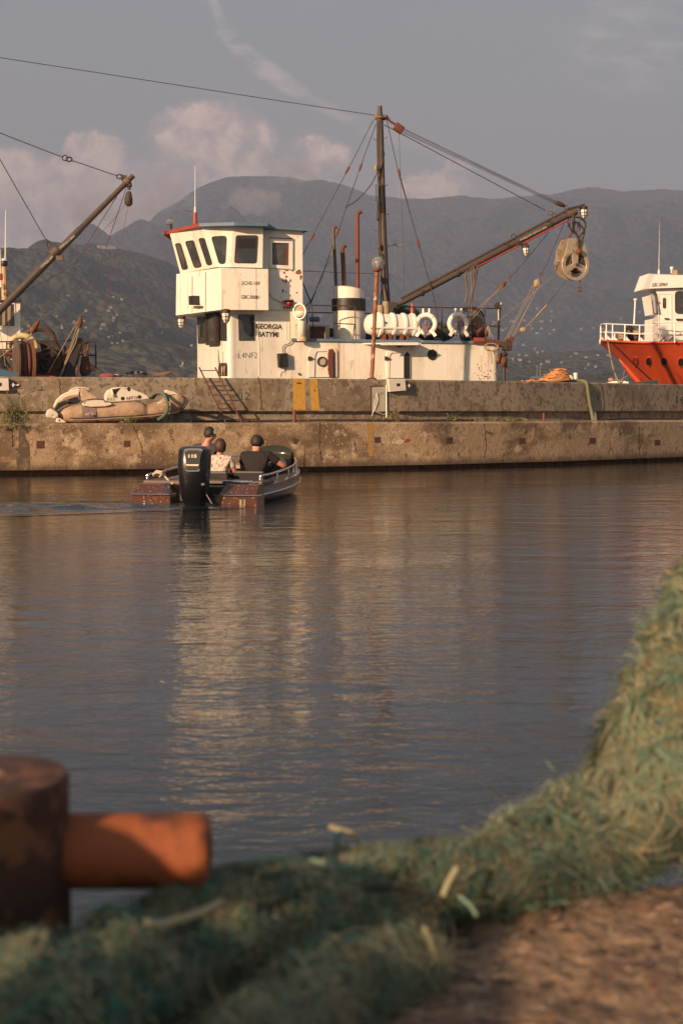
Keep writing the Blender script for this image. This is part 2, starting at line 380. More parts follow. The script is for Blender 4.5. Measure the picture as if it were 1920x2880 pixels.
# water
def water_material():
    m = bpy.data.materials.new('harbour_water'); m.use_nodes = True; t = NT(m.node_tree); b = t.n['Principled BSDF']
    b.inputs['Base Color'].default_value = (.016,.020,.022,1); b.inputs['Roughness'].default_value = .025
    b.inputs['IOR'].default_value = 1.5; b.inputs['Specular IOR Level'].default_value = .5
    oc = t.coord(); X, Y, Z = t.sep(oc)
    a1 = t.noise(t.coord(scale=(.75,1.5,1), rot=(0,0,R(-12))), 1.15, 2, .5, .3)
    a2 = t.noise(t.coord(scale=(.8,1.5,1), rot=(0,0,R(9))), 4.6, 3, .55, .4)
    a3 = t.noise(t.coord(scale=(.8,1.6,1), rot=(0,0,R(-4))), 13.0, 3, .55, .5)
    calm = t.rng(t.noise(t.coord(scale=(.35,1,1)), .28, 3), .36, .62, .45, 1.0)
    h = t.m('ADD', t.m('ADD', t.m('MULTIPLY', a1, WV[0]), t.m('MULTIPLY', a2, t.m('MULTIPLY', calm, WV[1]))), t.m('MULTIPLY', a3, t.m('MULTIPLY', calm, WV[2])))
    # wake: churned band curving away to the left behind the boat
    wc = t.m('ADD', 23.7, t.m('MULTIPLY', t.m('ADD', X, 2.3), .16))
    wd = t.m('ADD', .6, t.m('MULTIPLY', t.m('ABSOLUTE', t.m('ADD', X, 2.3)), .30))
    rr = t.m('DIVIDE', t.m('SUBTRACT', Y, wc), wd)
    mask = t.m('MULTIPLY', t.rng(t.m('ABSOLUTE', rr), 1.25, .6), t.rng(X, -1.3, -2.3))
    wk = t.noise(t.coord(scale=(.6,1.3,1), rot=(0,0,R(8))), 3.2, 5, .62, .8)
    h = t.m('ADD', h, t.m('MULTIPLY', t.m('MULTIPLY', wk, .05), mask))
    bp = t.n.new('ShaderNodeBump'); bp.inputs['Distance'].default_value = 1.0; bp.inputs['Strength'].default_value = 1
    t.l.new(h, bp.inputs['Height']); t.l.new(bp.outputs[0], b.inputs['Normal']); return m
WV = (.019, .0135, .0030)
WM = water_material()
def sheet(name, pts, z, m):
    me = bpy.data.meshes.new(name); me.from_pydata([(x, y, z) for x, y in pts], [], [tuple(range(len(pts)))]); o = bpy.data.objects.new(name, me)
    C.objects.link(o); me.materials.append(m); o['kind'] = 'structure'; return o
sheet('water', [(-6000,-300),(6000,-300),(6000,780),(-6000,780)], 0.0, WM)
def wake():
    xs = np.arange(-9.5, -1.3, .045); ys = np.arange(19.6, 25.6, .055); X, Y = np.meshgrid(xs, ys)
    d = np.clip(-(X+1.6), 0, None); cy = 23.75 - .22*d; w = .55+.30*d
    u = (Y-cy)/w; m = np.clip(1.15-np.abs(u), 0, 1); m = m*m*(3-2*m)*np.clip(d/.5, 0, 1)*np.clip((X+9.5)/1.2, 0, 1)
    e = np.minimum.reduce([(X-xs[0])/.4, (xs[-1]-X)/.3, (Y-ys[0])/.5, (ys[-1]-Y)/.4]); m = m*np.clip(e, 0, 1)
    wv = np.sin(Y*9.5+X*2.4+1.6*fbm(X, Y, 1.1, 3, 1.))*.5 + np.sin(Y*6.0-X*3.2+1.5*fbm(X, Y, .9, 3, 4.))*.35 + fbm(X, Y*1.3, 4.5, 4, 2.)*.75
    Z = .004 + m*(.015 + .034*wv); Z = np.maximum(Z, .003)
    v = np.stack([X, Y, Z], -1).reshape(-1, 3); nx = len(xs); i = np.arange(len(ys)-1)[:, None]*nx + np.arange(nx-1)[None, :]
    f = np.stack([i, i+1, i+nx+1, i+nx], -1).reshape(-1, 4); keep = (m.reshape(-1)[f].max(1) > .002); me = bpy.data.meshes.new('wake_water'); me.from_pydata(v.tolist(), [], f[keep].tolist()); me.shade_smooth()
    o = bpy.data.objects.new('wake_water', me); C.objects.link(o); me.materials.append(WM); o['kind'] = 'structure'
wake()
land = MB().box((0, 5000, -1.5), 14000, 8900, 4.0).build('shore_ground', mat('shore_ground', (.09,.085,.06), .9, layers=[((.05,.06,.03), .03, .45,.6)]))
land['kind'] = 'structure'; land.location = (0,0,0)
# haze
hz = MB().box((0, 4300, 660), 15000, 9600, 1330).build('haze', 'white')
hz['kind'] = 'stuff'; hm = bpy.data.materials.new('haze'); hm.use_nodes = True; t = NT(hm.node_tree); t.n.clear()
ov = t.n.new('ShaderNodeOutputMaterial'); pv = t.n.new('ShaderNodeVolumePrincipled'); t.l.new(pv.outputs[0], ov.inputs['Volume'])
pv.inputs['Color'].default_value = (.50,.61,.90,1); pv.inputs['Density'].default_value = .00018; pv.inputs['Anisotropy'].default_value = 0.0
hz.data.materials.clear(); hz.data.materials.append(hm)

# ================================================================ breakwater
QX = [(-420,33.9),(0,34.6),(280,35.2),(560,35.9),(850,36.8),(1040,37.5),(1240,38.4),(1410,39.6),(1580,40.9),(1750,42.6),(1920,44.6),(2180,48.2),(2500,53.5)]
front = [(PX(a, Y), Y) for a, Y in QX]
def back(d):                          # polyline shifted away from the camera
    out = []
    for i, (x, y) in enumerate(front):
        a = Vector(front[max(i-1,0)]); b = Vector(front[min(i+1,len(front)-1)]); t_ = (b-a).normalized(); out.append((x - t_.y*d, y + t_.x*d))
    return out
def sweep(mb, lines, step=.12):       # lines: (depth offset, z) profile swept along the breakwater
    segs = []
    L = 0
    pl = [back(d) for d, z in lines]; n = len(lines); rows = []
    for i in range(len(front)-1):
        k = max(1, int((Vector(front[i+1])-Vector(front[i])).length/ step))
        for j in range(k + (1 if i == len(front)-2 else 0)):
            t_ = j/k; rows.append([(pl[q][i][0]*(1-t_)+pl[q][i+1][0]*t_, pl[q][i][1]*(1-t_)+pl[q][i+1][1]*t_, lines[q][1]) for q in range(n)])
    o = len(mb.v); mb.v += [p for r_ in rows for p in r_]; m = len(rows)
    mb.f += [(o+i*n+k, o+i*n+(k+1)%n, o+(i+1)*n+(k+1)%n, o+(i+1)*n+k) for i in range(m-1) for k in range(n)]
    mb.f += [tuple(o+k for k in range(n)), tuple(o+(m-1)*n+k for k in range(n))]
    return mb
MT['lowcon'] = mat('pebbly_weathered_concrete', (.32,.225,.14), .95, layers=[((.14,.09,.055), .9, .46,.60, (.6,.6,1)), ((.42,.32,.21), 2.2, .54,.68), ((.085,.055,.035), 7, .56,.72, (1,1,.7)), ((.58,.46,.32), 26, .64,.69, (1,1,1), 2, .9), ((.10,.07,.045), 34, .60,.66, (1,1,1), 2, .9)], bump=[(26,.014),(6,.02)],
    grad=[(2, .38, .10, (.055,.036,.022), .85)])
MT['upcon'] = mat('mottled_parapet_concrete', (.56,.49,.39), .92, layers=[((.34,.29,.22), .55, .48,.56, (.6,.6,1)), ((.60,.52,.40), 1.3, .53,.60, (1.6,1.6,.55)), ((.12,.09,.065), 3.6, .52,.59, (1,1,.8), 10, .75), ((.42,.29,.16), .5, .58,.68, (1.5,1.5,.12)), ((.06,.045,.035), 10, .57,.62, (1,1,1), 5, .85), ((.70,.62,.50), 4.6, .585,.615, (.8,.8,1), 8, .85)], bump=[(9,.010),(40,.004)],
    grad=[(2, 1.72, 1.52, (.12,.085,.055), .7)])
MT['ledge'] = mat('dusty_ledge_concrete', (.17,.12,.08), .95, layers=[((.08,.06,.04), 2.5, .45,.7), ((.30,.23,.16), 8, .6,.8)], bump=[(20,.01)])
quay = thing('lower_quay_wall', 'long low brown pebbly concrete quay wall rising from the water behind the motorboat', 'quay wall', (-1, 37, 0))
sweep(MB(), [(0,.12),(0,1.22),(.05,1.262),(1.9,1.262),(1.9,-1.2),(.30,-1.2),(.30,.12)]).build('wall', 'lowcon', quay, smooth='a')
# (the far side of the pier carries on under the parapet)
sweep(MB(), [(1.9,-1.2),(1.9,1.24),(5.6,1.24),(5.6,-1.2)]).build('pier_core', 'lowcon', quay)
par = thing('parapet_wall', 'pale mottled concrete parapet with yellow stripes running along the top of the quay', 'parapet wall', (-1, 39, 1.26))
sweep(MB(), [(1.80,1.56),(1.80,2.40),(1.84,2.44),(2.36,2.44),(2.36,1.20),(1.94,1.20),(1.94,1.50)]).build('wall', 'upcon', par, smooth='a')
def face_at(px, d):
    i = next((k for k in range(len(QX)-1) if QX[k][0] <= px < QX[k+1][0]), len(QX)-2)
    b = back(d); a, c = Vector((*b[i],0)), Vector((*b[i+1],0)); dr = (c-a).normalized(); return Plane(a, (dr.y, -dr.x, 0))
def seg_of(d, px): # true segment containing the pixel for shifted face
    b = back(d)
    for i in range(len(b)-1):
        pa = 960 + F*b[i][0]/b[i][1]; pb = 960 + F*b[i+1][0]/b[i+1][1]
        if pa <= px < pb:
            a, c = Vector((*b[i],0)), Vector((*b[i+1],0)); dr = (c-a).normalized(); return Plane(a, (dr.y, -dr.x, 0))
    return face_at(px, d)
LOW = lambda px: seg_of(0, px)
UP = lambda px: seg_of(1.80, px)
def mark(pts, plf, name, m, parent, th=.004, label=None):
    cx = sum(p[0] for p in pts)/len(pts); mb = MB(); mb.slab(pts, plf(cx), th, .0); return mb.build(name, m, parent, label=label)
# yellow stripes
for pts in ([(608,62),(686,58),(691,262),(612,258)], [(716,62),(766,57),(780,262),(730,262)]):
    mark(zp(ZN, pts), UP, 'yellow_stripe', 'yellow', par)
mark(zp(ZN, [(1086,345),(1124,345),(1130,470),(1126,560),(1104,562),(1098,520)]), LOW, 'yellow_stripe', mat('worn_yellow_paint', (.36,.20,.04), .9, layers=[((.25,.18,.11), 12, .45,.6)]), quay, .004)
def blot(x, y, rx, ry, n=12, seed=1):
    rnd = random.Random(seed); return [(x+rx*math.cos(6.283*i/n)*rnd.uniform(.65,1.1), y+ry*math.sin(6.283*i/n)*rnd.uniform(.65,1.1)) for i in range(n)]
mark([ZN(*p) for p in blot(1290,465,44,24,14,3)], LOW, 'paint_splash', mat('cream_splash', (.5,.42,.28), .9, layers=[((.3,.24,.16), 14, .45,.6)]), quay)
mark([ZN(*p) for p in blot(1350,460,22,13,10,4)], LOW, 'paint_splash', mat('red_splash', (.22,.05,.03), .9), quay)
mark([ZN(*p) for p in blot(1292,418,26,16,10,6)], LOW, 'paint_splash', mat('tan_splash', (.36,.26,.14), .9), quay)
# rusty square plates
MT['plate'] = mat('rusty_square_plate', (.085,.035,.024), .9, layers=[((.05,.025,.02), 20, .45,.6)])
for k, (Z, x, y, s) in enumerate(((ZH,321,981,32),(ZH,1002,975,26),(ZN,1156,455,20),(ZO,53,458,21),(ZO,524,462,20),(ZO,980,460,20),(ZO,1400,472,18))):
    mark([Z(x-s,y-s*.9), Z(x+s,y-s), Z(x+s,y+s*.9), Z(x-s,y+s)], LOW, 'rusty_plate', 'plate', quay, .006)
mark(zp(ZN, [(606,441),(650,452),(634,486),(610,480)]), LOW, 'rusty_plate', 'plate', quay, .006)
# cracks
def crack(pts, w, plf, parent, seed=0):
    rnd = random.Random(seed); L = []; Rr = []
    pp = bez([Vector((a, b, 0)) for a, b in pts], 5)
    for i, p in enumerate(pp):
        j = rnd.uniform(-1.6, 1.6) if 0 < i < len(pp)-1 else 0; ww = w*rnd.uniform(.4, 1.5)
        L.append((p.x+j-ww, p.y)); Rr.append((p.x+j+ww, p.y))
    cx = sum(p[0] for p in pts)/len(pts); pl = plf(cx); q = pl.off(.003); q2 = pl.off(-.01)
    mb = MB(); n = len(L); v = [q.hit(*p) for p in L] + [q.hit(*p) for p in Rr]
    mb.add(v, [(i, i+1, n+i+1, n+i) for i in range(n-1)]); mb.build('crack', 'crack', parent)
crack(zp(ZN, [(378,46),(393,80),(398,130),(402,180),(408,220),(400,262)]), 1.2, UP, par, 1)
crack(zp(ZH, [(458,462),(472,480),(474,520),(477,560),(480,590)]), 1.2, UP, par, 2)
crack(zp(ZO, [(1018,88),(1040,110),(1048,150),(1052,200),(1052,290)]), .8, UP, par, 3)
crack(zp(ZN, [(1548,64),(1556,100),(1562,150)]), .8, UP, par, 4)
crack(zp(ZN, [(780,345),(783,400),(781,470),(786,540),(794,610)]), 1.0, LOW, quay, 5)
crack(zp(ZO, [(276,350),(284,400),(288,450),(290,520),(272,572)]), .9, LOW, quay, 6)
crack(zp(ZO, [(1283,368),(1285,440),(1286,500),(1288,572)]), .9, LOW, quay, 7)
crack(zp(ZH, [(1048,830),(1072,880),(1090,940),(1110,985),(1128,1055)]), 1.3, LOW, quay, 8)
crack(zp(ZH, [(1092,835),(1074,882)]), 1.0, LOW, quay, 9)
crack(zp(ZH, [(92,840),(100,900),(104,960),(98,1010)]), 1.5, LOW, quay, 10)
# stain of damp under the weeds, on the lower wall
mark([ZH(*p) for p in [(150,850),(190,850),(205,930),(235,980),(240,1080),(236,1180),(135,1180),(132,1080),(150,980)]], LOW, 'damp_stain', mat('damp_stain', (.085,.06,.04), .9, layers=[((.16,.115,.07), 8, .5,.62)]), quay, .003)
# painted numbers
text_on('12', ZN(274,146), ZN(328,146), ZN(274,196), UP(680), 'painted_number', 'green_ink', par, bold=-.004)
text_on('10', ZO(1522,168), ZO(1590,172), ZO(1522,222), UP(1900), 'painted_number', 'green_ink', par, bold=.0)
# black scrawls on the yellow stripes and the wall
for (Z, x, y, w) in ((ZN,650,88,34),(ZN,750,135,10),(ZH,330,552,60)):
    mb = MB()
    for i in range(7):
        a = x - w/2 + w*i/7; pl = UP(Z(x,y)[0]); rnd = random.Random(i)
        mb.slab([Z(a,y-4+rnd.uniform(-3,3)), Z(a+w/11,y-5), Z(a+w/12,y+4), Z(a-1,y+3)], pl, .006, -.001)
    mb.build('scrawl', 'ink', par)
# rusty shadowed strip below the overhang at the left end
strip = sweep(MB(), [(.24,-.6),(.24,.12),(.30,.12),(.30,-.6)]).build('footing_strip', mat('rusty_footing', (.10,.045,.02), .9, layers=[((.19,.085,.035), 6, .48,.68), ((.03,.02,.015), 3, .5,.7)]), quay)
# iron stubs standing on the ledge
def ledge_pt(px, d, z=1.262):
    b = back(d)
    for i in range(len(b)-1):
        pa = 960+F*b[i][0]/b[i][1]; pb = 960+F*b[i+1][0]/b[i+1][1]
        if pa <= px < pb:
            t_ = (px-pa)/(pb-pa); y = 1/((1-t_)/b[i][1] + t_/b[i+1][1]); return Vector((PX(px, y), y, z))
def stub(px, d, h, r, lab, arm=0):
    p = ledge_pt(px, d); o = thing('iron_post', lab, 'post', p, None)
    MB().lathe(p, [(r*1.1,0),(r,.03),(r,h-.02),(r*.8,h)], 12).build('post_body', 'redrust', o, smooth='a')
    if arm: MB().box(p+Vector((arm*.5,0,h-.02)), abs(arm)*1.3, .06, .03).build('cap_plate', 'rust', o)
stub(ZN(617,260)[0], .35, .33, .045, 'short rusty iron post with a top plate below the yellow stripes', .15)
stub(ZO(665,300)[0], .35, .24, .035, 'short pale-topped rusty iron post on the ledge right of the ship')
def strand(pts, r, m, name, lab, cat, n=6, parent=None, smooth=True, k=6):
    mb = MB().tube(bez(pts, k), r, n)
    if parent: return mb.build(name, m, parent, smooth=smooth)
    mb2 = mb; o = thing_mesh(mb2, name, m, Vector(pts[0]), smooth); return tag(o, lab, cat)
def thing_mesh(mb, name, m, loc, smooth=False):
    loc = Vector(loc); mb.v = [(v[0]-loc.x, v[1]-loc.y, v[2]-loc.z) for v in mb.v]
    o = mb.build(name, m, None, smooth=smooth); o.location = loc; return o
pp = [ledge_pt(x, d, 1.262+z) for x, d, z in ((540,1.72,.03),(660,1.7,.03),(800,1.66,.04),(900,1.5,.05),(1000,1.4,.05),(1080,1.45,.04),(1180,1.6,.03),(1240,1.65,.03),(1330,1.65,.03))]
strand(pp, .035, 'iron', 'hose', 'long dark hose lying at the foot of the parapet wall', 'hose')
strand([ledge_pt(x, d, 1.262+z) for x, d, z in ((1690,1.2,.02),(1730,1.5,.05),(1790,1.55,.06),(1840,1.3,.04),(1910,1.2,.02))], .02, 'black', 'hose', 'thin black hose on the ledge below the painted number 10', 'hose')
# recess panel with hanging cables and a white conduit, right of the lamp post
pl = UP(1055); mb = MB()
o = MB().slab(zp(ZN, [(1116,110),(1204,108),(1206,270),(1118,272)]), pl, .003, 0).build('plaster_panel', mat('grey_plaster', (.38,.36,.29), .9, layers=[((.22,.20,.15), 6, .5,.7)]), par)
MB().slab(zp(ZN, [(1110,104),(1206,102),(1206,108),(1116,110),(1118,272),(1112,272)]), pl, .012, 0).build('panel_frame', 'iron', par)
cond = thing('conduit_pipe', 'white vertical conduit pipe on the parapet beside the grey box', 'pipe', pl.off(.03).hit(*ZN(1213,310)))
MB().tube([pl.off(.03).hit(*ZN(1214,312)), pl.off(.03).hit(*ZN(1212,100)), pl.off(.03).hit(*ZN(1228,98))], .018, 8).build('pipe_body', 'white2', cond, smooth='a')
for k, pts in enumerate(([(1150,150),(1140,200),(1128,262),(1118,300)],[(1150,160),(1152,200),(1140,262),(1190,288),(1206,284)],[(1152,150),(1158,190),(1146,240),(1120,290)])):
    MB().tube(bez([pl.off(.025).hit(*ZN(*p)) for p in pts], 5), .007, 5).build('cable', 'white2', cond)
# electric boxes on the parapet
def ebox(Z, pts, window, pl, lab, lever):
    c = pl.hit(*Z(*pts[3])); o = thing('electrical_box', lab, 'electrical box', c)
    m_ = mat('grey_box_paint', (.60,.55,.49), .5, layers=[((.45,.40,.34), 4, .5,.8)])
    MB().slab(zp(Z, pts), pl, .16, .0).build('box_body', m_, o, bevel=.008)
    q = pl.off(.16); MB().slab(zp(Z, window), q, .004, -.001).build('meter_window', 'black', o)
    a, b = Z(*lever); MB().tube([pl.off(.08).hit(a-3,b), pl.off(.08).hit(a+9,b)], .012, 8).build('cable_gland', 'white2', o)
    MB().tube([pl.off(.08).hit(a+4,b-5), pl.off(.08).hit(a+4,b+5)], .02, 8).build('cable_gland', 'white2', o)
ebox(ZN, [(1228,62),(1334,60),(1342,134),(1236,143)], [(1280,88),(1302,88),(1302,106),(1280,108)], UP(1110), 'light grey electrical box on the parapet below the ship doors', (1350,103))
ebox(ZH, [(-60,462),(70,458),(74,556),(-60,556)], [(-6,494),(16,494),(16,522),(-6,522)], UP(10), 'light grey electrical box cut by the left edge of the photo', (96,512))
MB().tube([UP(30).off(.03).hit(*ZH(105,513)), UP(30).off(.03).hit(*ZH(150,513))], .02, 6).build('cable_stub', 'white2', par)
# iron ladder leaning on the parapet
def ladder():
    pl = UP(600); top = 2.62
    a = ledge_pt(ZF(1350,325)[0], 1.43); lad = thing('ladder', 'rusty iron ladder leaning on the parapet in front of the wheelhouse', 'ladder', a)
    n = pl.n
    t1 = pl.off(.07).hit(*ZA(503,1483)); t2 = pl.off(.07).hit(*ZA(643,1483))
    b1 = ledge_pt(ZF(1352,325)[0], 1.40); b2 = ledge_pt(ZF(1466,325)[0], 1.40)
    t1b = t1; t2b = t2
    MB().tube([b1, t1b], .021, 6).build('rail', 'rust', lad); MB().tube([b2, t2b], .021, 6).build('rail', 'rust', lad)
    for k in (.055,.25,.335,.50,.66,.735,.94):
        MB().tube([b1.lerp(t1b, k), b2.lerp(t2b, k)], .013, 5).build('rung', 'rust', lad)
ladder()

# thin mist lying against the mountain
def mist(px, py, rx, ry, Y, dens, seed):
    c = P(px, py, Y); o = MB().ball((0,0,0), 1.0, 12).build('mountain_mist', 'white'); o['kind'] = 'stuff'; o.location = c; o.scale = (rx*Y/F, 220, ry*Y/F)
    m = bpy.data.materials.new('mist'); m.use_nodes = True; t = NT(m.node_tree); t.n.clear(); out = t.n.new('ShaderNodeOutputMaterial'); v = t.n.new('ShaderNodeVolumePrincipled')
    t.l.new(v.outputs[0], out.inputs['Volume']); v.inputs['Color'].default_value = (.97,.95,.95,1)
    oc = t.coord(); X, Yc, Z = t.sep(oc); r2 = t.m('ADD', t.m('ADD', t.m('MULTIPLY',X,X), t.m('MULTIPLY',Z,Z)), t.m('MULTIPLY',Yc,Yc))
    n_ = t.noise(t.coord(scale=(1.6,1.0,1.1), loc=(seed,0,0)), 1.7, 5, .62)
    d = t.m('MULTIPLY', t.rng(t.m('SUBTRACT', t.m('ADD', t.m('SUBTRACT', 1.0, r2), t.m('MULTIPLY', t.m('SUBTRACT', n_, .5), 3.2)), .25), 0, .9), dens)
    t.l.new(d, v.inputs['Density']); o.data.materials.clear(); o.data.materials.append(m)
mist(715, 572, 105, 62, 5900, .0045, 1.0); mist(830, 478, 110, 50, 6600, .005, 3.0); mist(470, 560, 120, 110, 6300, .005, 5.0); mist(300, 600, 190, 110, 6500, .005, 8.0)
sc.cycles.volume_step_rate = 2.0
# ================================================================ the white fishing ship behind the parapet
SIDE = vplane(PX(600, 41.0), 41.0, 17)
UU = Vector((math.cos(R(17)), math.sin(R(17)), 0)); VV = Vector((-math.sin(R(17)), math.cos(R(17)), 0)); ZZ = Vector((0,0,1))
def on(Z, x, y, d=0.0, pl=SIDE): return pl.off(d).hit(*Z(x, y))
base = SIDE.hit(1000, 1060); base.z = 0
ship = thing('fishing_ship', 'white rust-streaked fishing ship with angled wheelhouse and black derrick mast behind the parapet', 'fishing ship', base)
def B(name, m, mb, smooth=False, parent=ship, label=None, bevel=0): return mb.build(name, m, parent, smooth=smooth, label=label, bevel=bevel)
# hull (mostly hidden): lofted stations along the ship
a0 = SIDE.off(.45).hit(540, 1100); L0 = Vector((a0.x, a0.y, 0))
rings = []
for u, hw, zt, zb in ((-2.4,.15,2.3,.9),(-1.8,1.0,2.25,0),(-.6,2.0,2.2,-.6),(1.5,2.6,2.2,-.8),(5,2.75,2.15,-.8),(9,2.7,2.15,-.7),(10.6,2.3,2.15,-.3)):
    c = L0 + UU*u + VV*2.75
    rings.append([c + VV*(s*hw*k) + ZZ*z for s, k, z in ((-1,1,zt),(-1,.96,.7),(-1,.6,zb*.7),(-1,.05,zb),(1,.05,zb),(1,.6,zb*.7),(1,.96,.7),(1,1,zt))])
B('hull', mat('hull_blue_paint', (.06,.12,.17), .5, layers=[(RUST, 3, .55,.75)]), MB().loft(rings), 'a')
DZ = on(ZB, 600, 612).z      # deck-house roof height
# lower house: rounded forward corner, plan polygon
zlow = 1.6; ztop1 = SIDE.hit(700, 871).z
near = [SIDE.hit(851,1000), SIDE.hit(668,1000)]
c0 = SIDE.hit(668,1000); cf = P(*ZA(735,1000), 41.25); far = P(*ZA(484,1000), 44.0)
corner = [c0.lerp(cf, .0)*(1-t)**2 + Vector((PX(640,40.95),40.95,0))*2*t*(1-t) + cf*t*t for t in [k/6 for k in range(7)]]
plan = [near[0]] + corner + [far, far + VV*2.0 + UU*1.2, near[0] + VV*4.4]
B('lower_house', 'white', MB().prism([Vector((p.x, p.y, zlow)) for p in plan], (0,0,ztop1-.01-zlow)), 'a')
FRONT = Plane(cf, (far-cf).cross(ZZ))
# aft deck house
q0, q1 = SIDE.hit(822, 1000), SIDE.hit(ZB(1440,700)[0], 1000)
def rc(a, b, c, k=5): return [a*(1-t)**2 + b*2*t*(1-t) + c*t*t for t in [i/k for i in range(k+1)]]
aft = [q0] + rc(q1-UU*.25, q1, q1+VV*.3) + [q1+VV*4.0, q0+VV*4.4]
B('deck_house', 'white', MB().prism([Vector((p.x,p.y,zlow)) for p in aft], (0,0,DZ-.05-zlow)), 'a')
# blue deck edge, thin overhanging strip, curved up to the lower house
e0, e1 = SIDE.off(.07).hit(*ZA(1320,1250)), SIDE.off(.07).hit(*ZB(1440,632))
B('deck_edge', 'blue', MB().prism([Vector((p.x,p.y,DZ-.05)) for p in (e0, e1, e1+VV*4.2, e0+VV*4.5)], (0,0,.075)))
# dark aft end post edge
B('corner_pipe', 'black', MB().tube([on(ZB,1452,640,.0)+UU*.05, on(ZB,1455,880,.0)+UU*.05], .045, 8))
# ---- wheelhouse bulwark (lower band) and window band
zb_ = SIDE.off(.5).hit(*ZA(900,977)).z
def at(Z, x, y, Y): return P(*Z(x, y), Y)
BUL = SIDE.off(.5)
b_far_t, b_far_b = at(ZA,302,662,43.4), at(ZA,298,1025,43.4)
b_nr_t, b_nr_b = BUL.hit(*ZA(695,605)), BUL.hit(*ZA(697,975))
b_e_t, b_e_b = BUL.hit(*ZA(1110,606)), BUL.hit(*ZA(1113,978))
bk = VV*3.6
ringB = [b_e_b, b_nr_b, b_far_b, b_far_b+VV*2.2+UU*1.0, b_e_b+bk]; ringT = [b_e_t, b_nr_t, b_far_t, b_far_t+VV*2.2+UU*1.0, b_e_t+bk]
zm = b_nr_t.z
for r_ in (ringT,): r_[:] = [Vector((p.x,p.y,zm if i != 2 and i != 3 else b_far_t.z)) for i, p in enumerate(r_)]
B('bulwark', 'white', MB().loft([ringB, ringT]))
BF = plane3(b_nr_t, b_nr_b, b_far_b)
for x in (440, 558):
    B('panel_seam', 'wire', MB().slab([ZA(x-1.4,640+40*(x<500)), ZA(x+1.4,640+40*(x<500)), ZA(x+2,1000), ZA(x-1,1000)], BF, .006, -.002))
B('panel_seam', 'wire', MB().slab([ZA(1004,612),ZA(1006,612),ZA(1008,972),ZA(1005,972)], BUL, .005, -.002))
# window band: faces F1 (front), F2 (corner), F3 (side); leaning out at the top
t0, t1, t2, t3 = at(ZA,243,298,43.7), at(ZA,537,238,40.9), SIDE.off(.42).hit(*ZA(802,232)), SIDE.off(.42).hit(*ZA(1066,238))
m0, m1, m2, m3 = at(ZA,337,657,43.3), at(ZA,650,600,40.75), SIDE.off(.40).hit(*ZA(782,600)), SIDE.off(.40).hit(*ZA(1060,606))
F1, F2 = plane3(m1, m0, t1), plane3(m1, m2, t1)
t0 = F1.hit(*ZA(243,298)); t2 = F2.hit(*ZA(802,232)); F3 = plane3(m2, m3, t2); t3 = F3.hit(*ZA(1066,238))
t0b, m0b = t0+VV*2.0+UU*.9, m0+VV*2.0+UU*.9
ringb = [m3, m2, m1, m0, m0b, m3+VV*3.6]; ringt = [t3, t2, t1, t0, t0b, t3+VV*3.6]
B('wheelhouse', 'white', MB().loft([ringb, ringt]))
# aft part of wheelhouse, flush with the side
w0, w1 = SIDE.hit(*ZA(1050,800)), SIDE.hit(*ZA(1414,800))
zt = SIDE.hit(*ZA(1300,262)).z
wp = [w0, w1, w1+VV*3.6, w0+VV*3.6]
B('wheelhouse_aft', 'white', MB().prism([Vector((p.x,p.y,ztop1-.004)) for p in wp], (0,0,zt-ztop1)))
B('side_ledge', 'white', MB().slab(zp(ZA,[(1113,962),(1330,966),(1330,974),(1113,972)]), SIDE, .05, 0))
# roof: red forward edge, blue side
def roofband(name, m, pts, th=.0):    # polygon list of (top3d) with edge heights
    B(name, m, MB().loft(pts))
r0t, r0b = at(ZA,184,285,43.9), at(ZA,186,316,43.9)
r1t, r1b = at(ZA,502,213,40.7), at(ZA,502,241,40.7)
r2t, r2b = SIDE.off(.62).hit(*ZA(810,203)), SIDE.off(.62).hit(*ZA(810,232))
r3t, r3b = SIDE.off(.62).hit(*ZA(1108,211)), SIDE.off(.62).hit(*ZA(1108,238))
r4t, r4b = SIDE.off(.2).hit(*ZA(1150,240)), SIDE.off(.2).hit(*ZA(1150,262))
r5t, r5b = SIDE.off(.2).hit(*ZA(1466,256)), SIDE.off(.2).hit(*ZA(1466,281))
tops = [r1t,r2t,r3t,r4t,r5t]; bots = [r1b,r2b,r3b,r4b,r5b]
B('roof', 'blue', MB().loft([bots+[r5b+VV*4.2, r1b+VV*4.2], tops+[r5t+VV*4.2, r1t+VV*4.2]]))
B('roof_front', 'red', MB().loft([[r0b, r1b, r1b+VV*3.9, r0b+VV*2.2+UU*.8], [r0t, r1t, r1t+VV*3.9, r0t+VV*2.2+UU*.8]]), label='red painted forward roof edge')
# windows
def window(pts, pl, r=4, fr=2.2, sill=None, name='window'):
    g = rpoly(pts, r); outer = grow(g, fr)
    o = B(name, 'rubber', MB().ring(outer, g, pl, .022, .0))
    B('pane', 'glass', MB().slab(grow(g, .3), pl, .008, .0), parent=o); return o
window(zp(ZA,[(290,397),(335,393),(400,608),(352,620)]), F1, 6)
window(zp(ZA,[(380,378),(448,368),(519,590),(458,602)]), F1, 6)
window(zp(ZA,[(496,352),(545,348),(613,570),(570,580)]), F1, 6)
window(zp(ZA,[(610,335),(740,328),(728,562),(678,566)]), F2, 9)
w = window(zp(ZA,[(832,325),(1014,325),(1000,558),(818,556)]), F3, 6, 2.5)
B('blind', 'black', MB().slab(zp(ZA,[(845,345),(1003,345),(998,435),(842,435)]), F3, .012, -.008), parent=w)
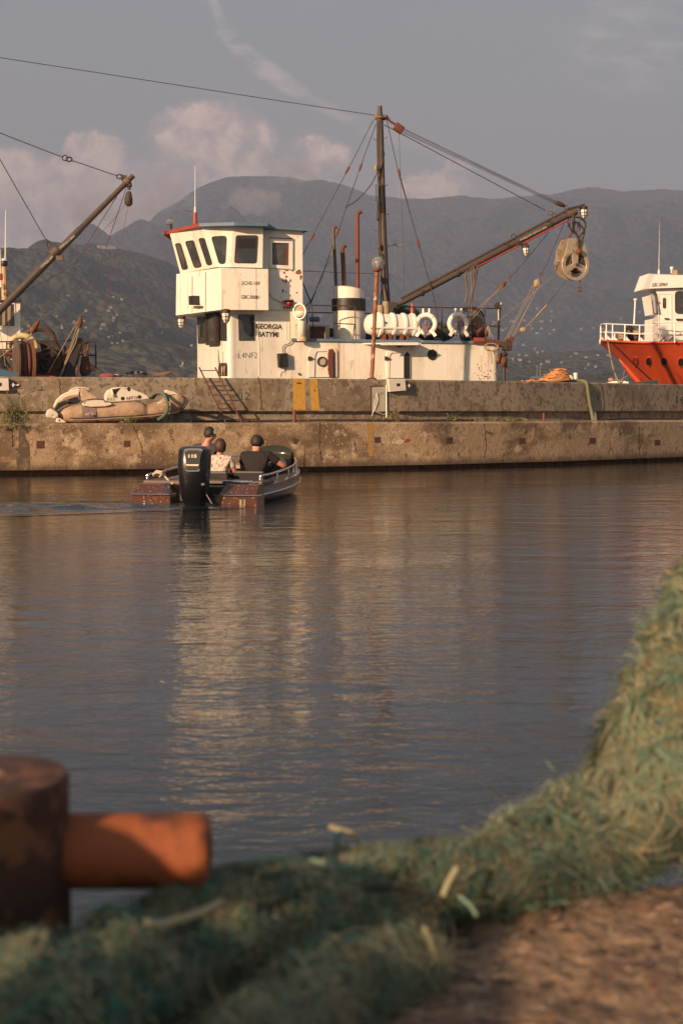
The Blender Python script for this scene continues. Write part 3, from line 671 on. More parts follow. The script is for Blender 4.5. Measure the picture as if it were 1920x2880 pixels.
# white framed window of the aft part
fo = zp(ZA,[(1128,345),(1328,352),(1328,622),(1128,604)]); fi = zp(ZA,[(1146,382),(1296,388),(1292,586),(1146,578)])
o = B('window', 'white2', MB().ring(fo, fi, SIDE, .05, 0)); B('pane', 'glass', MB().slab(fi, SIDE, .01, 0), parent=o)
B('mullion', 'redrust', MB().slab(zp(ZA,[(1268,388),(1292,388),(1290,586),(1268,585)]), SIDE, .02, -.01), parent=o)
B('drip_edge', 'black', MB().slab(zp(ZA,[(1122,338),(1330,346),(1330,352),(1122,344)]), SIDE, .06, 0), parent=o)
# lower windows
window(zp(ZA,[(488,1050),(548,1045),(550,1268),(493,1270)]), FRONT, 1.5, 1.6)
LW = FRONT.off(.10)
o = B('window', 'rubber', MB().ring(grow(rpoly(zp(ZA,[(558,1018),(645,1012),(648,1272),(562,1276)]),3),4.2), rpoly(zp(ZA,[(566,1045),(628,1040),(632,1250),(570,1252)]),3), LW, .04, .05), label='open window in a thick black rounded frame')
B('pane', 'glass', MB().slab(zp(ZA,[(566,1045),(628,1040),(632,1250),(570,1252)]), LW, .0, .02), parent=o)
window(zp(ZA,[(678,1030),(738,1026),(740,1246),(680,1244)]), FRONT, 1.5, 1.6)
o = window(zp(ZA,[(852,1022),(986,1024),(988,1240),(857,1242)]), SIDE, 2, 2.2)
B('curtain', 'rubber', MB().slab(zp(ZA,[(945,1030),(980,1032),(982,1236),(950,1215),(965,1150)]), SIDE, .012, -.006), parent=o)
# weld seams and outline of a welded-up door
def seam(Z, pts, r=.006, m='white', pl=SIDE): B('weld_seam', m, MB().tube([on(Z,*p,.004,pl) for p in pts], r, 4, caps=False))
seam(ZA, [(1022,1240),(1022,1090),(1035,1050),(1070,1028),(1190,1030),(1240,1050),(1268,1085),(1272,1240)], .009)
seam(ZA, [(1028,1250),(1034,1560)], .012); seam(ZA, [(1298,975),(1298,1240)], .008)
seam(ZB, [(465,640),(463,850)]); seam(ZB, [(1080,650),(1078,870)]); seam(ZB, [(1320,640),(1318,870)], .006)
# peeling paint patches
mb = MB(); rnd = random.Random(5)
for x, y, rx, ry in ((1275,630,18,6),(1252,648,14,11),(1378,645,30,26),(1400,690,12,24),(1270,684,13,12),(1242,720,9,14),(1268,722,12,24),(1307,718,9,15),(1306,768,6,10),(1240,808,11,14),(1268,818,6,10),(1365,826,11,8),(1305,850,7,9),(1216,632,6,6),(1326,634,9,5)):
    mb.slab([ZA(*p) for p in blot(x, y, rx, ry, 11, int(x+y))], SIDE, .0035, -.0005)
B('peeled_paint', 'rustpatch', mb)
mb = MB()
for k in range(46):
    x = rnd.choice([rnd.gauss(1310,16), rnd.gauss(1355,18), rnd.uniform(1270,1440)]); y = 875 - abs(rnd.gauss(0, 55))
    mb.slab([ZB(*p) for p in blot(x, y, rnd.uniform(1.5,5), rnd.uniform(2,7), 7, k)], SIDE, .0035, -.0005)
for (x,y) in ((560,820),(560,888),(810,668),(870,668),(1022,672),(1080,672),(560,700),(1012,800)):
    mb.slab([ZA(*p) for p in blot(x, y, 3, 5, 7, 3)], BUL if x > 700 else BF, .0055, -.0045)
B('rust_spots', 'rustpatch', mb)
for (Z,x,y,L,w_) in ((ZB,1312,712,150,3.5),(ZB,1352,640,70,2),(ZA,882,1250,60,4),(ZA,1262,1490,60,14),(ZA,700,1250,110,4),(ZA,910,1440,110,4),(ZA,1357,1100,160,6),(ZB,600,640,0,0),(ZA,830,1250,90,3),(ZB,1205,720,120,3)):
    if L: B('rust_streak', MT.setdefault('streak', mat('rust_streak', (.50,.30,.13), .7, layers=[((.70,.58,.42), 12, .4,.6)])), MB().slab([Z(x-w_,y),Z(x+w_,y),Z(x+w_*.5,y+L*.7),Z(x,y+L),Z(x-w_*.6,y+L*.6)], SIDE, .003, -.0005))
# lettering
text_on('SCHS-189', ZA(878,724), ZA(1037,727), ZA(878,757), BUL, 'lettering', 'ink', ship, bold=.014)
text_on('GBC-00081', ZA(873,846), ZA(1035,850), ZA(873,879), BUL, 'lettering', 'ink', ship, bold=.014)
text_on('GEORGIA', ZA(1001,1098), ZA(1236,1104), ZA(1001,1144), SIDE, 'lettering', 'ink', ship, bold=.035)
text_on('BATYMI', ZA(1022,1168), ZA(1203,1172), ZA(1022,1214), SIDE, 'lettering', 'ink', ship, bold=.035)
text_on('L4NF2', ZA(850,1356), ZA(1014,1352), ZA(850,1404), SIDE, 'lettering', 'ink', ship, bold=-.012)
# deck-house doors and portholes
for (o_, i_) in (([(160,856),(160,690),(180,664),(330,660),(350,680),(352,856)], [(200,856),(203,715),(215,686),(285,684),(296,700),(296,856)]),):
    B('door', 'white', MB().ring(zp(ZB,o_), zp(ZB,i_), SIDE, .05, 0), bevel=.01)
d = B('door_leaf', 'white', MB().slab(zp(ZB,[(203,856),(205,715),(217,688),(284,686),(292,700),(292,856)]), SIDE, .02, 0))
B('porthole_rim', 'iron', MB().ring([ZB(*p) for p in ell(252,753,33,34,18)], [ZB(*p) for p in ell(252,753,24,25,18)], SIDE, .06, 0), parent=d)
B('porthole_pane', MT.setdefault('dusty', mat('dusty_pane', (.42,.38,.28), .3)), MB().slab([ZB(*p) for p in ell(252,753,25,26,18)], SIDE, .035, 0), parent=d)
B('door_edge', MT['redrust'], MB().slab(zp(ZB,[(295,672),(320,668),(332,690),(334,856),(300,856),(291,800),(297,760),(292,715)]), SIDE, .075, 0))
B('door_gap', 'black', MB().slab(zp(ZB,[(322,700),(334,690),(336,856),(326,856)]), SIDE, .08, 0))
B('door', 'white', MB().ring(zp(ZB,[(684,862),(684,700),(700,676),(812,674),(838,700),(838,862)]), zp(ZB,[(700,862),(702,715),(716,694),(796,692),(806,706),(806,862)]), SIDE, .05, 0), bevel=.01)
B('door_leaf', 'white2', MB().slab(zp(ZB,[(704,862),(706,724),(722,700),(798,698),(798,862)]), SIDE, .035, 0))
B('door_opening', 'black', MB().slab(zp(ZB,[(797,720),(815,684),(836,705),(836,864),(797,864)]), SIDE, .055, 0))
for x, y in ((172,732),(684,732)):
    B('hinge', 'iron', MB().slab(zp(ZB,[(x-12,y-14),(x+2,y-14),(x+4,y-8),(x+16,y-6),(x+16,y+4),(x+2,y+8),(x-12,y+14)]), SIDE, .10, -.04))
B('porthole', 'rubber', MB().ring([ZB(*p) for p in ell(986,707,31,36,20)], [ZB(*p) for p in ell(988,707,25,30,20)], SIDE, .03, 0))
B('porthole_dark', 'black', MB().slab([ZB(*p) for p in ell(988,707,26,31,20)], SIDE, .008, 0))
for x, y in ((99,836),): B('fitting', 'iron', MB().slab([ZB(*p) for p in ell(x,y,5,8,8)], SIDE, .05, 0))
# canopy plate sticking out over the doors
cy = [SIDE.hit(*ZB(495,652)), SIDE.hit(*ZB(890,628))]
zc = DZ - .12
pA, pB = SIDE.hit(*ZB(560,660)), SIDE.hit(*ZB(880,660))
o = B('canopy', 'white', MB().prism([Vector((p.x,p.y,zc)) for p in (SIDE.hit(*ZB(520,660)), SIDE.hit(*ZB(896,660)), SIDE.hit(*ZB(870,660))-VV*.55, SIDE.hit(*ZB(650,660))-VV*.55)], (0,0,.03)))
B('canopy_lip', 'white', MB().slab(zp(ZB,[(650,625),(896,625),(896,643),(640,643)]), SIDE.off(.55), .01, .01), parent=o)
B('bulkhead_lamp', 'iron', MB().ball(SIDE.off(.3).hit(*ZB(765,645)), .1, 8, (1.1,.7,.6)), True)
# small fittings on the white walls
def pbox(Z, pts, pl, d, m, name, lab=None): return B(name, m, MB().slab(zp(Z,pts), pl, d, 0), bevel=.008, label=lab)
o = pbox(ZA, [(1198,1362),(1282,1358),(1290,1478),(1206,1482)], SIDE, .16, 'black', 'junction_box')
for i in range(4): B('terminal', 'iron', MB().slab(zp(ZA,[(1202,1376+i*24),(1222,1376+i*24),(1222,1392+i*24),(1202,1392+i*24)]), SIDE.off(.16), .03, 0), parent=o)
B('cable', 'iron', MB().tube(bez([on(ZA,*p,.05) for p in ((1244,1360),(1240,1310),(1262,1285),(1302,1272),(1320,1246))],5), .012, 5))
B('cable', 'white2', MB().tube(bez([on(ZA,*p,.05) for p in ((1246,1482),(1244,1510),(1212,1525),(1204,1560))],5), .008, 5))
B('cable', 'iron', MB().tube(bez([on(ZA,*p,.03) for p in ((1085,798),(1115,830),(1160,880),(1265,925))],5), .008, 5))
o = pbox(ZA, [(408,854),(456,850),(460,932),(410,934)], BF, .18, 'black', 'lamp_housing'); B('bracket', 'white2', MB().slab(zp(ZA,[(398,934),(484,936),(484,942),(398,940)]), BF, .22, 0), parent=o)
B('cable', 'iron', MB().tube(bez([on(ZA,*p,.04,BF) for p in ((458,890),(492,908),(510,945),(488,970))],5), .009, 5))
# red navigation light
o = B('navigation_light', 'iron', MB().slab(zp(ZA,[(1262,888),(1338,886),(1336,898),(1264,898)]), SIDE, .3, 0).slab(zp(ZA,[(1266,942),(1334,942),(1334,956),(1266,956)]), SIDE, .3, 0).slab(zp(ZA,[(1320,896),(1336,896),(1334,944),(1320,944)]), SIDE, .26, 0))
B('red_lens', mat('red_lens', (.35,.01,.015), .15, spec=.7), MB().lathe(on(ZA,1296,942,.16), [(.07,0),(.085,.08),(.07,.15)], 12), True, parent=o)
# cage lamps hanging under the bulwark
def cage_lamp(p, s=1.0, parent=ship, tilt=0):
    p = Vector(p); ax = Vector((math.sin(R(tilt)),0,-math.cos(R(tilt))))
    o = MB().lathe(p, [(.10*s,0),(.125*s,.02*s),(.125*s,.09*s),(.11*s,.10*s)], 12, ax).build('cage_lamp', 'iron', parent, smooth='a')
    MB().lathe(p+ax*.10*s, [(.10*s,0),(.105*s,.1*s),(.09*s,.2*s),(.05*s,.26*s),(.01*s,.28*s)], 14, ax).build('lamp_bulb', 'lampglass', o, smooth=True)
    mb = MB(); x = ax.orthogonal().normalized(); y = ax.cross(x)
    for k in range(6):
        d = x*math.cos(k*math.pi/3+.3)+y*math.sin(k*math.pi/3+.3)
        mb.tube([p+ax*.09*s+d*.125*s, p+ax*.22*s+d*.12*s, p+ax*.33*s+d*.08*s, p+ax*.40*s], .007*s, 4)
    mb.torus(p+ax*.2*s, .122*s, .007*s, ax, 14, 4); mb.torus(p+ax*.29*s, .105*s, .007*s, ax, 14, 4)
    mb.build('wire_cage', 'iron', o); return o
cage_lamp(at(ZA,345,1028,42.9), 1.0, tilt=0)
cage_lamp(at(ZA,735,972,40.55), 1.05, tilt=2)
B('lamp_arm', 'iron', MB().tube([at(ZA,735,972,40.55), at(ZA,720,962,40.9), at(ZA,700,958,41.3)], .02, 6))
# roof posts, antenna
B('roof_post', 'red', MB().tube([at(ZA,257,282,43.5), at(ZA,255,168,43.5)], .035, 6))
B('roof_post', 'red', MB().tube([at(ZA,467,222,41.2), at(ZA,467,118,41.2)], .055, 8))
B('antenna', 'white2', MB().tube([at(ZA,467,118,41.2), at(ZA,467,66,41.2), at(ZA,467,64,41.2), P(549,466,41.2)], [.03,.025,.012,.006], 6))
B('antenna_wire', 'wire', MB().tube([at(ZA,375,97,41.4), at(ZA,456,115,41.3)], .006, 4))
o = B('searchlight', 'white2', MB().lathe(at(ZA,240,200,43.4), [(.03,-.12),(.075,-.06),(.085,.06),(.03,.12)], 10, (-.8,0,-.4)), True)
# cowl ventilator
cw = SIDE.off(.25)
o = B('ventilator', 'white', MB().tube([cw.hit(*ZA(1406,1238)), cw.hit(*ZA(1405,1060)), cw.hit(*ZA(1400,1010)), cw.hit(*ZA(1388,990))-Vector((0,.10,0))], [.125,.12,.15,.20], 16), True)
mouth = Plane(cw.hit(*ZA(1384,990))-Vector((0,.12,0)), (-.35,-.93,.1))
B('cowl_rim', 'white', MB().ring([ZA(*p) for p in ell(1384,990,58,72,22)], [ZA(*p) for p in ell(1385,990,49,63,22)], mouth, .02, .08), parent=o, smooth='a')
B('cowl_inside', mat('dusty_cowl', (.33,.27,.2), .8), MB().slab([ZA(*p) for p in ell(1385,990,50,64,22)], mouth, -.03, .06), parent=o)
B('base_ring', 'streak', MB().lathe(cw.hit(*ZA(1407,1245)), [(.14,-.02),(.14,.09)], 16), parent=o)
B('grab_handle', 'white2', MB().tube([cw.hit(*ZA(1444,1100)),cw.hit(*ZA(1460,1102)),cw.hit(*ZA(1460,1140)),cw.hit(*ZA(1444,1142))], .012, 5), parent=o)
# funnel
FP = SIDE.off(-1.1)
fc = FP.hit(*ZB(428,612)); fr = (FP.hit(*ZB(528,560))-FP.hit(*ZB(330,560))).length/2
zt1 = FP.hit(*ZB(350,256)).z; zt2 = FP.hit(*ZB(522,290)).z; zk1 = FP.hit(*ZB(428,337)).z; zk2 = FP.hit(*ZB(428,415)).z
n = 28; rb = []; 
for zf in (0, 1):
    rb.append([Vector((fc.x,fc.y,0)) + UU*fr*math.cos(6.2832*k/n) + VV*fr*math.sin(6.2832*k/n) + ZZ*(DZ-.1 if zf == 0 else (zt1+(zt2-zt1)*(.5+.5*math.cos(6.2832*k/n))**1.6)) for k in range(n)])
top2 = [p.lerp(Vector((fc.x,fc.y,p.z)), .10)+ZZ*.03 for p in rb[1]]
fun = B('funnel', 'white', MB().loft([rb[0], rb[1], top2]), 'a')
B('funnel_band', 'black', MB().lathe((fc.x,fc.y,0), [(fr+.002,zk2-.01),(fr*1.09,zk2),(fr*1.09,zk1),(fr+.002,zk1+.01)], 28), 'a', parent=fun)
# exhaust pipes
def pipe(pts, r, pl, name='exhaust_pipe', m='redrust'): return B(name, m, MB().tube(bez([pl.hit(*ZI(*p)) for p in pts], 4), r, 10), 'a')
pipe([(632,2300),(618,2000),(604,1760),(597,1620),(602,1575),(636,1556)], .05, FP, m='brownpipe')
pipe([(730,2320),(722,2100),(712,1900),(704,1838),(718,1800),(745,1782)], .07, FP, m='rust')
B('exhaust_pipe', 'redrust', MB().tube([FP.hit(*ZI(*p)) for p in ((895,2380),(893,1900),(890,1400),(900,1390),(942,1372))], .062, 12), 'a', label='tallest exhaust pipe, with a short elbow at its top')
# mast
MP = SIDE.off(-2.1)
mp = [MP.hit(*ZI(*p)) for p in ((1168,78),(1166,180),(1168,240),(1180,700),(1190,1200),(1212,1800),(1232,2265))] + [MP.hit(*ZB(700,620))]
mm = mat('mast_paint', (.065,.048,.036), .6, layers=[((.10,.072,.05), 5, .5,.75), ((.07,.05,.035), 2, .55,.75)])
mast = B('mast', mm, MB().tube(mp, [.062,.085,.10,.105,.11,.115,.12,.12], 14), 'a')
B('soot_band', mat('soot', (.016,.013,.012), .8, layers=[((.07,.05,.037), 2.2, .55,.7, (1,1,1))]), MB().tube([mp[3].lerp(mp[4], .72), mp[4], mp[4].lerp(mp[5], .33)], [.1115,.1135,.1155], 14), 'a', parent=mast)
B('soot_band', MT.setdefault('soot2', mat('thin_soot', (.055,.04,.03), .8, layers=[((.13,.095,.07), 6, .5,.6)])), MB().tube([mp[3].lerp(mp[4], .52), mp[3].lerp(mp[4], .73)], [.109,.1116], 14), 'a', parent=mast)
mb = MB()
for (x,y,sx) in ((1228,470,1),(1118,495,-1),(1232,1055,1),(1130,1240,-1),(1252,1408,1),(1135,1610,-1),(1262,1800,1),(1268,2160,1)):
    a = MP.hit(*ZI(x-8*sx,y)); mb.tube([a, a+UU*.08*sx, a+UU*.09*sx+ZZ*.05], .009, 5)
B('climbing_hook', 'iron', mb, parent=mast)
B('mast_collar', mat('brassy_shackles', (.30,.20,.09), .5, .5, layers=[((.09,.05,.03), 12, .45,.6)]), MB().torus(MP.hit(*ZI(1168,225)), .13, .04, (0,0,1), 16, 6).box(MP.hit(*ZI(1125,215)), .1,.12,.14).box(MP.hit(*ZI(1222,218)), .09,.12,.16), parent=mast)
B('mast_cable', 'iron', MB().tube([MP.off(.13).hit(*ZI(*p)) for p in ((1135,240),(1132,500),(1142,900),(1150,1240),(1158,1900))], .016, 5))
B('mast_cable', 'iron', MB().tube(bez([MP.off(.15).hit(*ZI(*p)) for p in ((1120,1040),(1124,1180),(1140,1300),(1132,1440),(1140,1490),(1150,1400),(1155,1240))], 4), .014, 5))
B('mast_cable', 'iron', MB().tube(bez([MP.off(.14).hit(*ZI(*p)) for p in ((1226,650),(1210,740),(1178,830),(1160,920),(1150,1060))], 4), .014, 5))
B('mast_block', 'rust', MB().ball(MP.off(.15).hit(*ZI(1158,1800)), .075, 8, (.7,.6,1.5)))
B('chain', 'iron', MB().tube([MP.off(.2).hit(*ZI(*p)) for p in ((1160,1860),(1180,2000),(1185,2265))] + [MP.off(.4).hit(*ZB(645,380))], .022, 5))
B('rusty_lamp', 'rope', MB().lathe(MP.off(.2).hit(*ZI(1117,835)), [(.03,-.1),(.05,-.05),(.05,.06),(.02,.1)], 8))
# mast stays with red turnbuckles
def wire(pts, r=.012, m='wire', pl=MP, Z=ZI, name='stay'):
    return B(name, m, MB().tube([pl.hit(*Z(*p)) for p in pts], r, 5))
def buckle(Z, x, y, dx, dy, pl=MP, m='redrust', L=.26, w_=.038, name='turnbuckle'):
    a = pl.hit(*Z(x,y)); b = pl.hit(*Z(x+dx,y+dy)); d = (b-a).normalized()
    o = B(name, m, MB().tube([a-d*L*.5, a-d*L*.42, a-d*L*.22, a+d*L*.22, a+d*L*.42, a+d*L*.5], [.015,.03,w_,w_,.03,.015], 8), 'a'); return o
P1 = SIDE.off(-1.2)
wire([(1092,250),(1050,320),(835,745),(770,862),(735,930),(410,1540),(340,1680),(305,1740),(222,1905)])
wire([(1120,300),(965,720),(930,830),(905,890),(760,1310),(665,1600),(640,1640),(600,1760),(495,2060),(400,2290)], pl=MP)
B('stay', 'wire', MB().tube([MP.hit(*ZI(400,2290)), MP.off(.6).hit(*ZB(205,290)), MP.off(1.2).hit(*ZB(160,410))], .013, 5))
B('stay', 'rope', MB().tube([MP.hit(*ZI(600,1760)), MP.hit(*ZI(560,1980)), MP.hit(*ZI(495,2060)), MP.hit(*ZI(430,2265))], .010, 5))
B('slack_cable', 'wire', MB().tube(bez([MP.hit(*ZI(*p)) for p in ((1140,880),(1060,1040),(940,1180),(850,1260),(765,1305),(745,1330))], 5), .016, 5))
wire([(1245,230),(1365,770),(1385,850),(1400,930),(1425,970),(1568,1510)])
wire([(265,455),(355,760),(385,870),(405,940),(500,1277)], Z=lambda x,y: ZD(x,y), pl=MP)
B('stay', 'wire', MB().tube([MP.hit(*ZB(905,0)), MP.off(.5).hit(*ZB(1000,340)), MP.off(.8).hit(*ZB(1040,540))], .016, 5))
buckle(ZI, 768,866,-30,50); buckle(ZI, 928,830,-15,45); buckle(ZI, 1400,893,18,60); buckle(ZI, 340,1680,-25,45); buckle(ZI, 645,1625,-15,40); buckle(ZD, 392,905,12,45)
wire([(1400,400),(1418,900),(1448,1600),(1466,2265)], .005)
B('stay', 'wire', MB().tube([MP.hit(*ZI(1466,2265)), MP.hit(*ZB(803,380))], .005, 4))
# long wire running from the masthead out of the frame to the left
B('stay', 'wire', MB().tube([MP.hit(*ZI(1105,193)), MP.hit(*ZI(0,25)), MP.hit(0,162), MP.hit(-900,38)], .011, 5))
B('stay', 'wire', MB().tube([P(*ZI(222,2100), 42.0), P(*ZI(1105,2135), 43)], .008, 4))
B('stay', 'black', MB().tube([SIDE.off(-.3).hit(*ZA(1414,735)), SIDE.off(-.8).hit(*ZA(1480,900)), SIDE.off(-1.).hit(*ZB(178,360))], .02, 5))
# topping-lift tackle from masthead to boom end
B('shackle_chain', 'redrust', MB().tube([MP.hit(*ZI(*p)) for p in ((1240,200),(1290,265),(1340,295),(1370,320))], [.05,.035,.035,.03], 6))
B('tackle_block', 'redrust', MB().box(MP.hit(*ZI(1398,352)), .30,.14,.24, (Vector((.82,.2,-.53)), VV, Vector((.5,.15,.85)))).tube([MP.hit(*ZI(1400,352))-VV*.09, MP.hit(*ZI(1400,352))+VV*.09], .11, 10), bevel=.01)
for a, b, dv in (((1435,345),(1255,640),0),((1440,350),(1258,644),.08),((1448,388),(1262,650),0),((1450,395),(1264,655),.08)):
    p0_, p1_ = MP.hit(*ZI(*a))+VV*dv, MP.hit(*ZD(*b))+VV*dv; B('tackle_wire', 'wire', MB().tube([p0_, p1_], .0075, 4))
B('tackle_block', 'iron', MB().tube([MP.hit(*ZD(*p)) for p in ((1252,642),(1268,652),(1300,664),(1316,672))], [.04,.075,.075,.03], 8), 'a')
wire([(1220,310),(1395,400)], .013); B('stay', 'wire', MB().tube([MP.hit(*ZI(1395,400)), MP.hit(*ZD(1195,700))], .014, 5))
B('chain', 'rust', MB().torus(MP.hit(*ZD(1222,716)), .06, .012, (0,1,0), 12, 5, 1.4).torus(MP.hit(*ZD(1250,730)), .07, .014, (0,1,0), 12, 5, 1.2).torus(MP.hit(*ZD(1325,680)), .06, .016, (0,1,0), 10, 5))
# boom
b0, b1 = MP.off(.25).hit(*ZB(742,382)), MP.off(.25).hit(*ZD(1378,705))
bd = (b1-b0).normalized(); BP = Plane(b0, MP.n)
boom = B('boom', mm, MB().tube([b0, b0.lerp(b1,.06), b0.lerp(b1,.5), b1], [.06,.085,.095,.10], 14), 'a')
up = Vector((0,0,1)); up = (up - bd*up.dot(bd)).normalized()
B('boom_pipe', mm, MB().tube([b0.lerp(b1,.04)+up*.135, b0.lerp(b1,.97)+up*.155], .04, 8), parent=boom)
B('boom_cap', 'brownpipe', MB().tube([b1-bd*.3, b1+bd*.03, b1+bd*.06], [.13,.13,.085], 14), 'a', parent=boom)
B('hydraulic_hose', mat('red_hose', (.33,.05,.035), .6), MB().tube(bez([BP.off(.12).hit(*ZD(*p)) for p in ((765,1052),(900,985),(1060,905),(1200,830),(1320,768),(1345,756))], 4), .026, 6), parent=boom)
B('hydraulic_hose', mm, MB().tube(bez([BP.off(.06).hit(*ZD(*p)) for p in ((735,1072),(860,1005),(1060,898),(1230,806))], 4), .03, 6), parent=boom)
for pts in (((690,1277),(702,1200),(690,1100),(715,1078),(765,1055)), ((725,1277),(730,1200),(728,1090),(745,1070))):
    B('hydraulic_hose', 'brownpipe', MB().tube(bez([BP.off(.12).hit(*ZD(*p)) for p in pts]+[MP.off(1.0).hit(*ZB(1225+20*(pts[0][0]>700),420))], 4), .032, 6), parent=boom)
text_on('ГР.ПОД. 0.9Т. ИСП.16.11.2016', ZD(1031,882), ZD(1198,796), ZD(1036,894), BP.off(.13), 'lettering', 'wink', boom, bold=.02, front=.02)
for k in (.14,.34,.62,.86): B('boom_clamp', 'iron', MB().tube([b0.lerp(b1,k)-bd*.04, b0.lerp(b1,k)+bd*.04], .122, 12), parent=boom)
B('lamp_arm', 'iron', MB().slab(zp(ZD,[(1340,682),(1442,655),(1446,662),(1400,686),(1345,696)]), BP, .1, .1))
cage_lamp(BP.hit(*ZD(1432,672)), 1.05, boom, 4)
B('lamp_arm', 'iron', MB().slab(zp(ZD,[(1015,900),(1080,905),(1082,915),(1016,915)]), BP, .16, .05)); cage_lamp(BP.off(.1).hit(*ZD(1066,916)), .95, boom, 6)
B('lamp_arm', 'iron', MB().slab(zp(ZD,[(905,912),(1000,886),(1002,898),(912,920)]), BP, -.1, .18).torus(BP.hit(*ZD(993,866)), .09, .016, (0,1,0), 12, 5))
# guy tackles from the boom down to the stern
def seq(pts, r, m, pl=BP, Z=ZD, name='guy_wire'): return B(name, m, MB().tube([pl.hit(*Z(*p)) for p in pts], r, 5))
seq([(1215,835),(1020,1070),(985,1105)], .011, 'wire'); seq([(1310,780),(1195,1050),(1165,1100)], .011, 'wire')
B('chain', 'rust', MB().torus(BP.hit(*ZD(968,1120)), .05, .016, (0,1,0), 12, 5).torus(BP.hit(*ZD(1168,1102)), .05, .016, (0,1,0), 12, 5))
o = B('guy_block', 'rust', MB().tube([BP.hit(*ZL(*p)) for p in ((585,90),(545,130),(480,190),(440,240))], [.02,.075,.075,.02], 8), 'a')
o = B('guy_block', 'rope', MB().tube([BP.hit(*ZL(*p)) for p in ((1235,30),(1215,80),(1185,160),(1170,200))], [.03,.11,.09,.03], 8), 'a')
EP = SIDE.off(.2)
def rp(pts, r=.008, m='rope', pl=None, name='guy_rope'): return B(name, m, MB().tube([(pl or EP).hit(*ZL(*p)) for p in pts], r, 5))
for pts in ([(540,150),(240,420),(0,650),(-180,830)],[(545,190),(235,440),(120,600),(0,730),(-120,860)],[(1145,130),(975,450),(560,1270)],[(1150,200),(1110,320),(960,560),(620,1230)],[(1260,120),(1060,520),(690,1210)],[(1270,120),(1110,420),(720,1220)]): rp(pts)
rp([(1500,0),(1215,250),(970,450),(470,840),(300,960)], .007); rp([(1568,345),(1395,570)], .01, 'wire'); rp([(1395,570),(1190,790),(900,1070)], .013, 'rope'); rp([(870,1100),(750,1220),(680,1290)], .007, 'wire')
B('rope_knot', 'rope', MB().ball(EP.hit(*ZL(925,1050)), .085, 8, (1.2,.6,.9)).tube([EP.hit(*ZL(1400,560)), EP.hit(*ZL(1300,660)), EP.hit(*ZL(1190,790))], [.03,.022,.03], 5))
seq([(1326,1140),(1215,1277)], .007, 'wire')
# stern beam with fairlead wheel, rope coil and buoys
SB = SIDE.off(.12)
B('stern_beam', 'rust', MB().slab(zp(ZL,[(-60,1205),(160,1212),(520,1290),(600,1310),(600,1390),(520,1385),(380,1345),(180,1330),(-60,1322)]), SB, .0, .35))
B('beam_patch', 'red', MB().slab(zp(ZL,[(-60,1204),(160,1210),(160,1285),(-60,1290)]), SB, .02, -.01))
B('fairlead', 'iron', MB().slab([ZL(*p) for p in rrect(582,1285,712,1470,28)], SB, .15, .15), bevel=.02)
B('roller', 'rust', MB().tube([SB.hit(*ZL(650,1240))-VV*.2, SB.hit(*ZL(650,1240))+VV*.15], .075, 10))
B('hanging_buoy', 'rust', MB().tube([SB.hit(*ZL(*p)) for p in ((600,1540),(500,1560),(450,1620),(425,1740))], [.06,.075,.09,.05], 10).tube([SB.off(.1).hit(*ZL(*p)) for p in ((560,1600),(540,1680),(515,1780))], [.08,.11,.05], 10), True)
B('frayed_line', 'red', MB().tube([SB.hit(*ZL(*p)) for p in ((600,1640),(590,1760),(610,1880))], [.015,.04,.02], 5))
# railings
def railing(name, lines, posts, pl, Z, r=.018, m='iron'):
    mb = MB()
    for L in lines: mb.tube([pl.hit(*Z(*p)) for p in L], r, 6)
    for L in posts: mb.tube([pl.hit(*Z(*p)) for p in L], r*1.05, 6)
    return B(name, m, mb)
RP = SIDE.off(.02)
railing('railing', [[(845,388),(1050,392),(1450,399)],[(1230,513),(1440,518)],[(1000,600),(1060,602)]], [[(1050,395),(1048,615)],[(1250,396),(1250,618)],[(1334,400),(1340,520)],[(1437,402),(1428,612)],[(1339,518),(1343,600)]], RP, ZB, .022)
B('rail_post', 'white', MB().tube([RP.off(.03).hit(*ZL(427,640)), RP.off(.03).hit(*ZL(427,860))], .03, 6)); B('rail_post', 'iron', MB().tube([RP.off(.03).hit(*ZL(417,640)), RP.off(.03).hit(*ZL(415,1250))], .024, 6))
railing('railing', [[(180,376),(320,380),(470,382)],[(330,498),(470,504)]], [[(184,378),(192,608)],[(470,382),(475,610)],[(468,505),(456,610)]], RP.off(-.15), ZB)
railing('railing', [[(140,388),(175,350),(205,290)],[(150,424),(330,428)],[(535,430),(600,432)],[(560,576),(640,576)]], [[(150,426),(150,608)]], RP.off(-2.6), ZB)
o = B('floodlight', 'iron', MB().slab(zp(ZL,[(375,545),(430,500),(500,500),(505,530),(490,600),(400,610)]), RP, .06, .08), bevel=.01)
B('flood_glass', 'lampglass', MB().slab(zp(ZL,[(470,505),(500,502),(490,545),(468,548)]), RP, .065, -.055), parent=o)
# hatch box and deck gear
o = B('hatch_box', mat('tan_frame', (.42,.33,.2), .7), MB().ring(zp(ZB,[(150,508),(300,508),(300,610),(150,610)]), zp(ZB,[(168,520),(272,520),(268,610),(168,610)]), SIDE.off(-.5), .0, .4)); B('hatch_mesh', 'rust', MB().slab(zp(ZB,[(168,520),(272,520),(268,610),(168,610)]), SIDE.off(-.55), 0, .02), parent=o)
DP = SIDE.off(-1.5)
rnd = random.Random(11)
for k, (x, y, w_, h_, m_) in enumerate(((105,480,60,60,'iron'),(300,560,60,55,'iron'),(600,585,120,35,'rust'),(905,570,60,45,'rust'),(720,395,60,70,'iron'),(1110,560,70,50,'iron'),(1220,575,60,45,'iron'),(200,470,70,28,'blue'))):
    p = DP.hit(*ZB(x,y)); s = p.y/F/2.376*1.0
    B('deck_machinery', m_, MB().box(p, w_*s, .5, h_*s), bevel=.03)
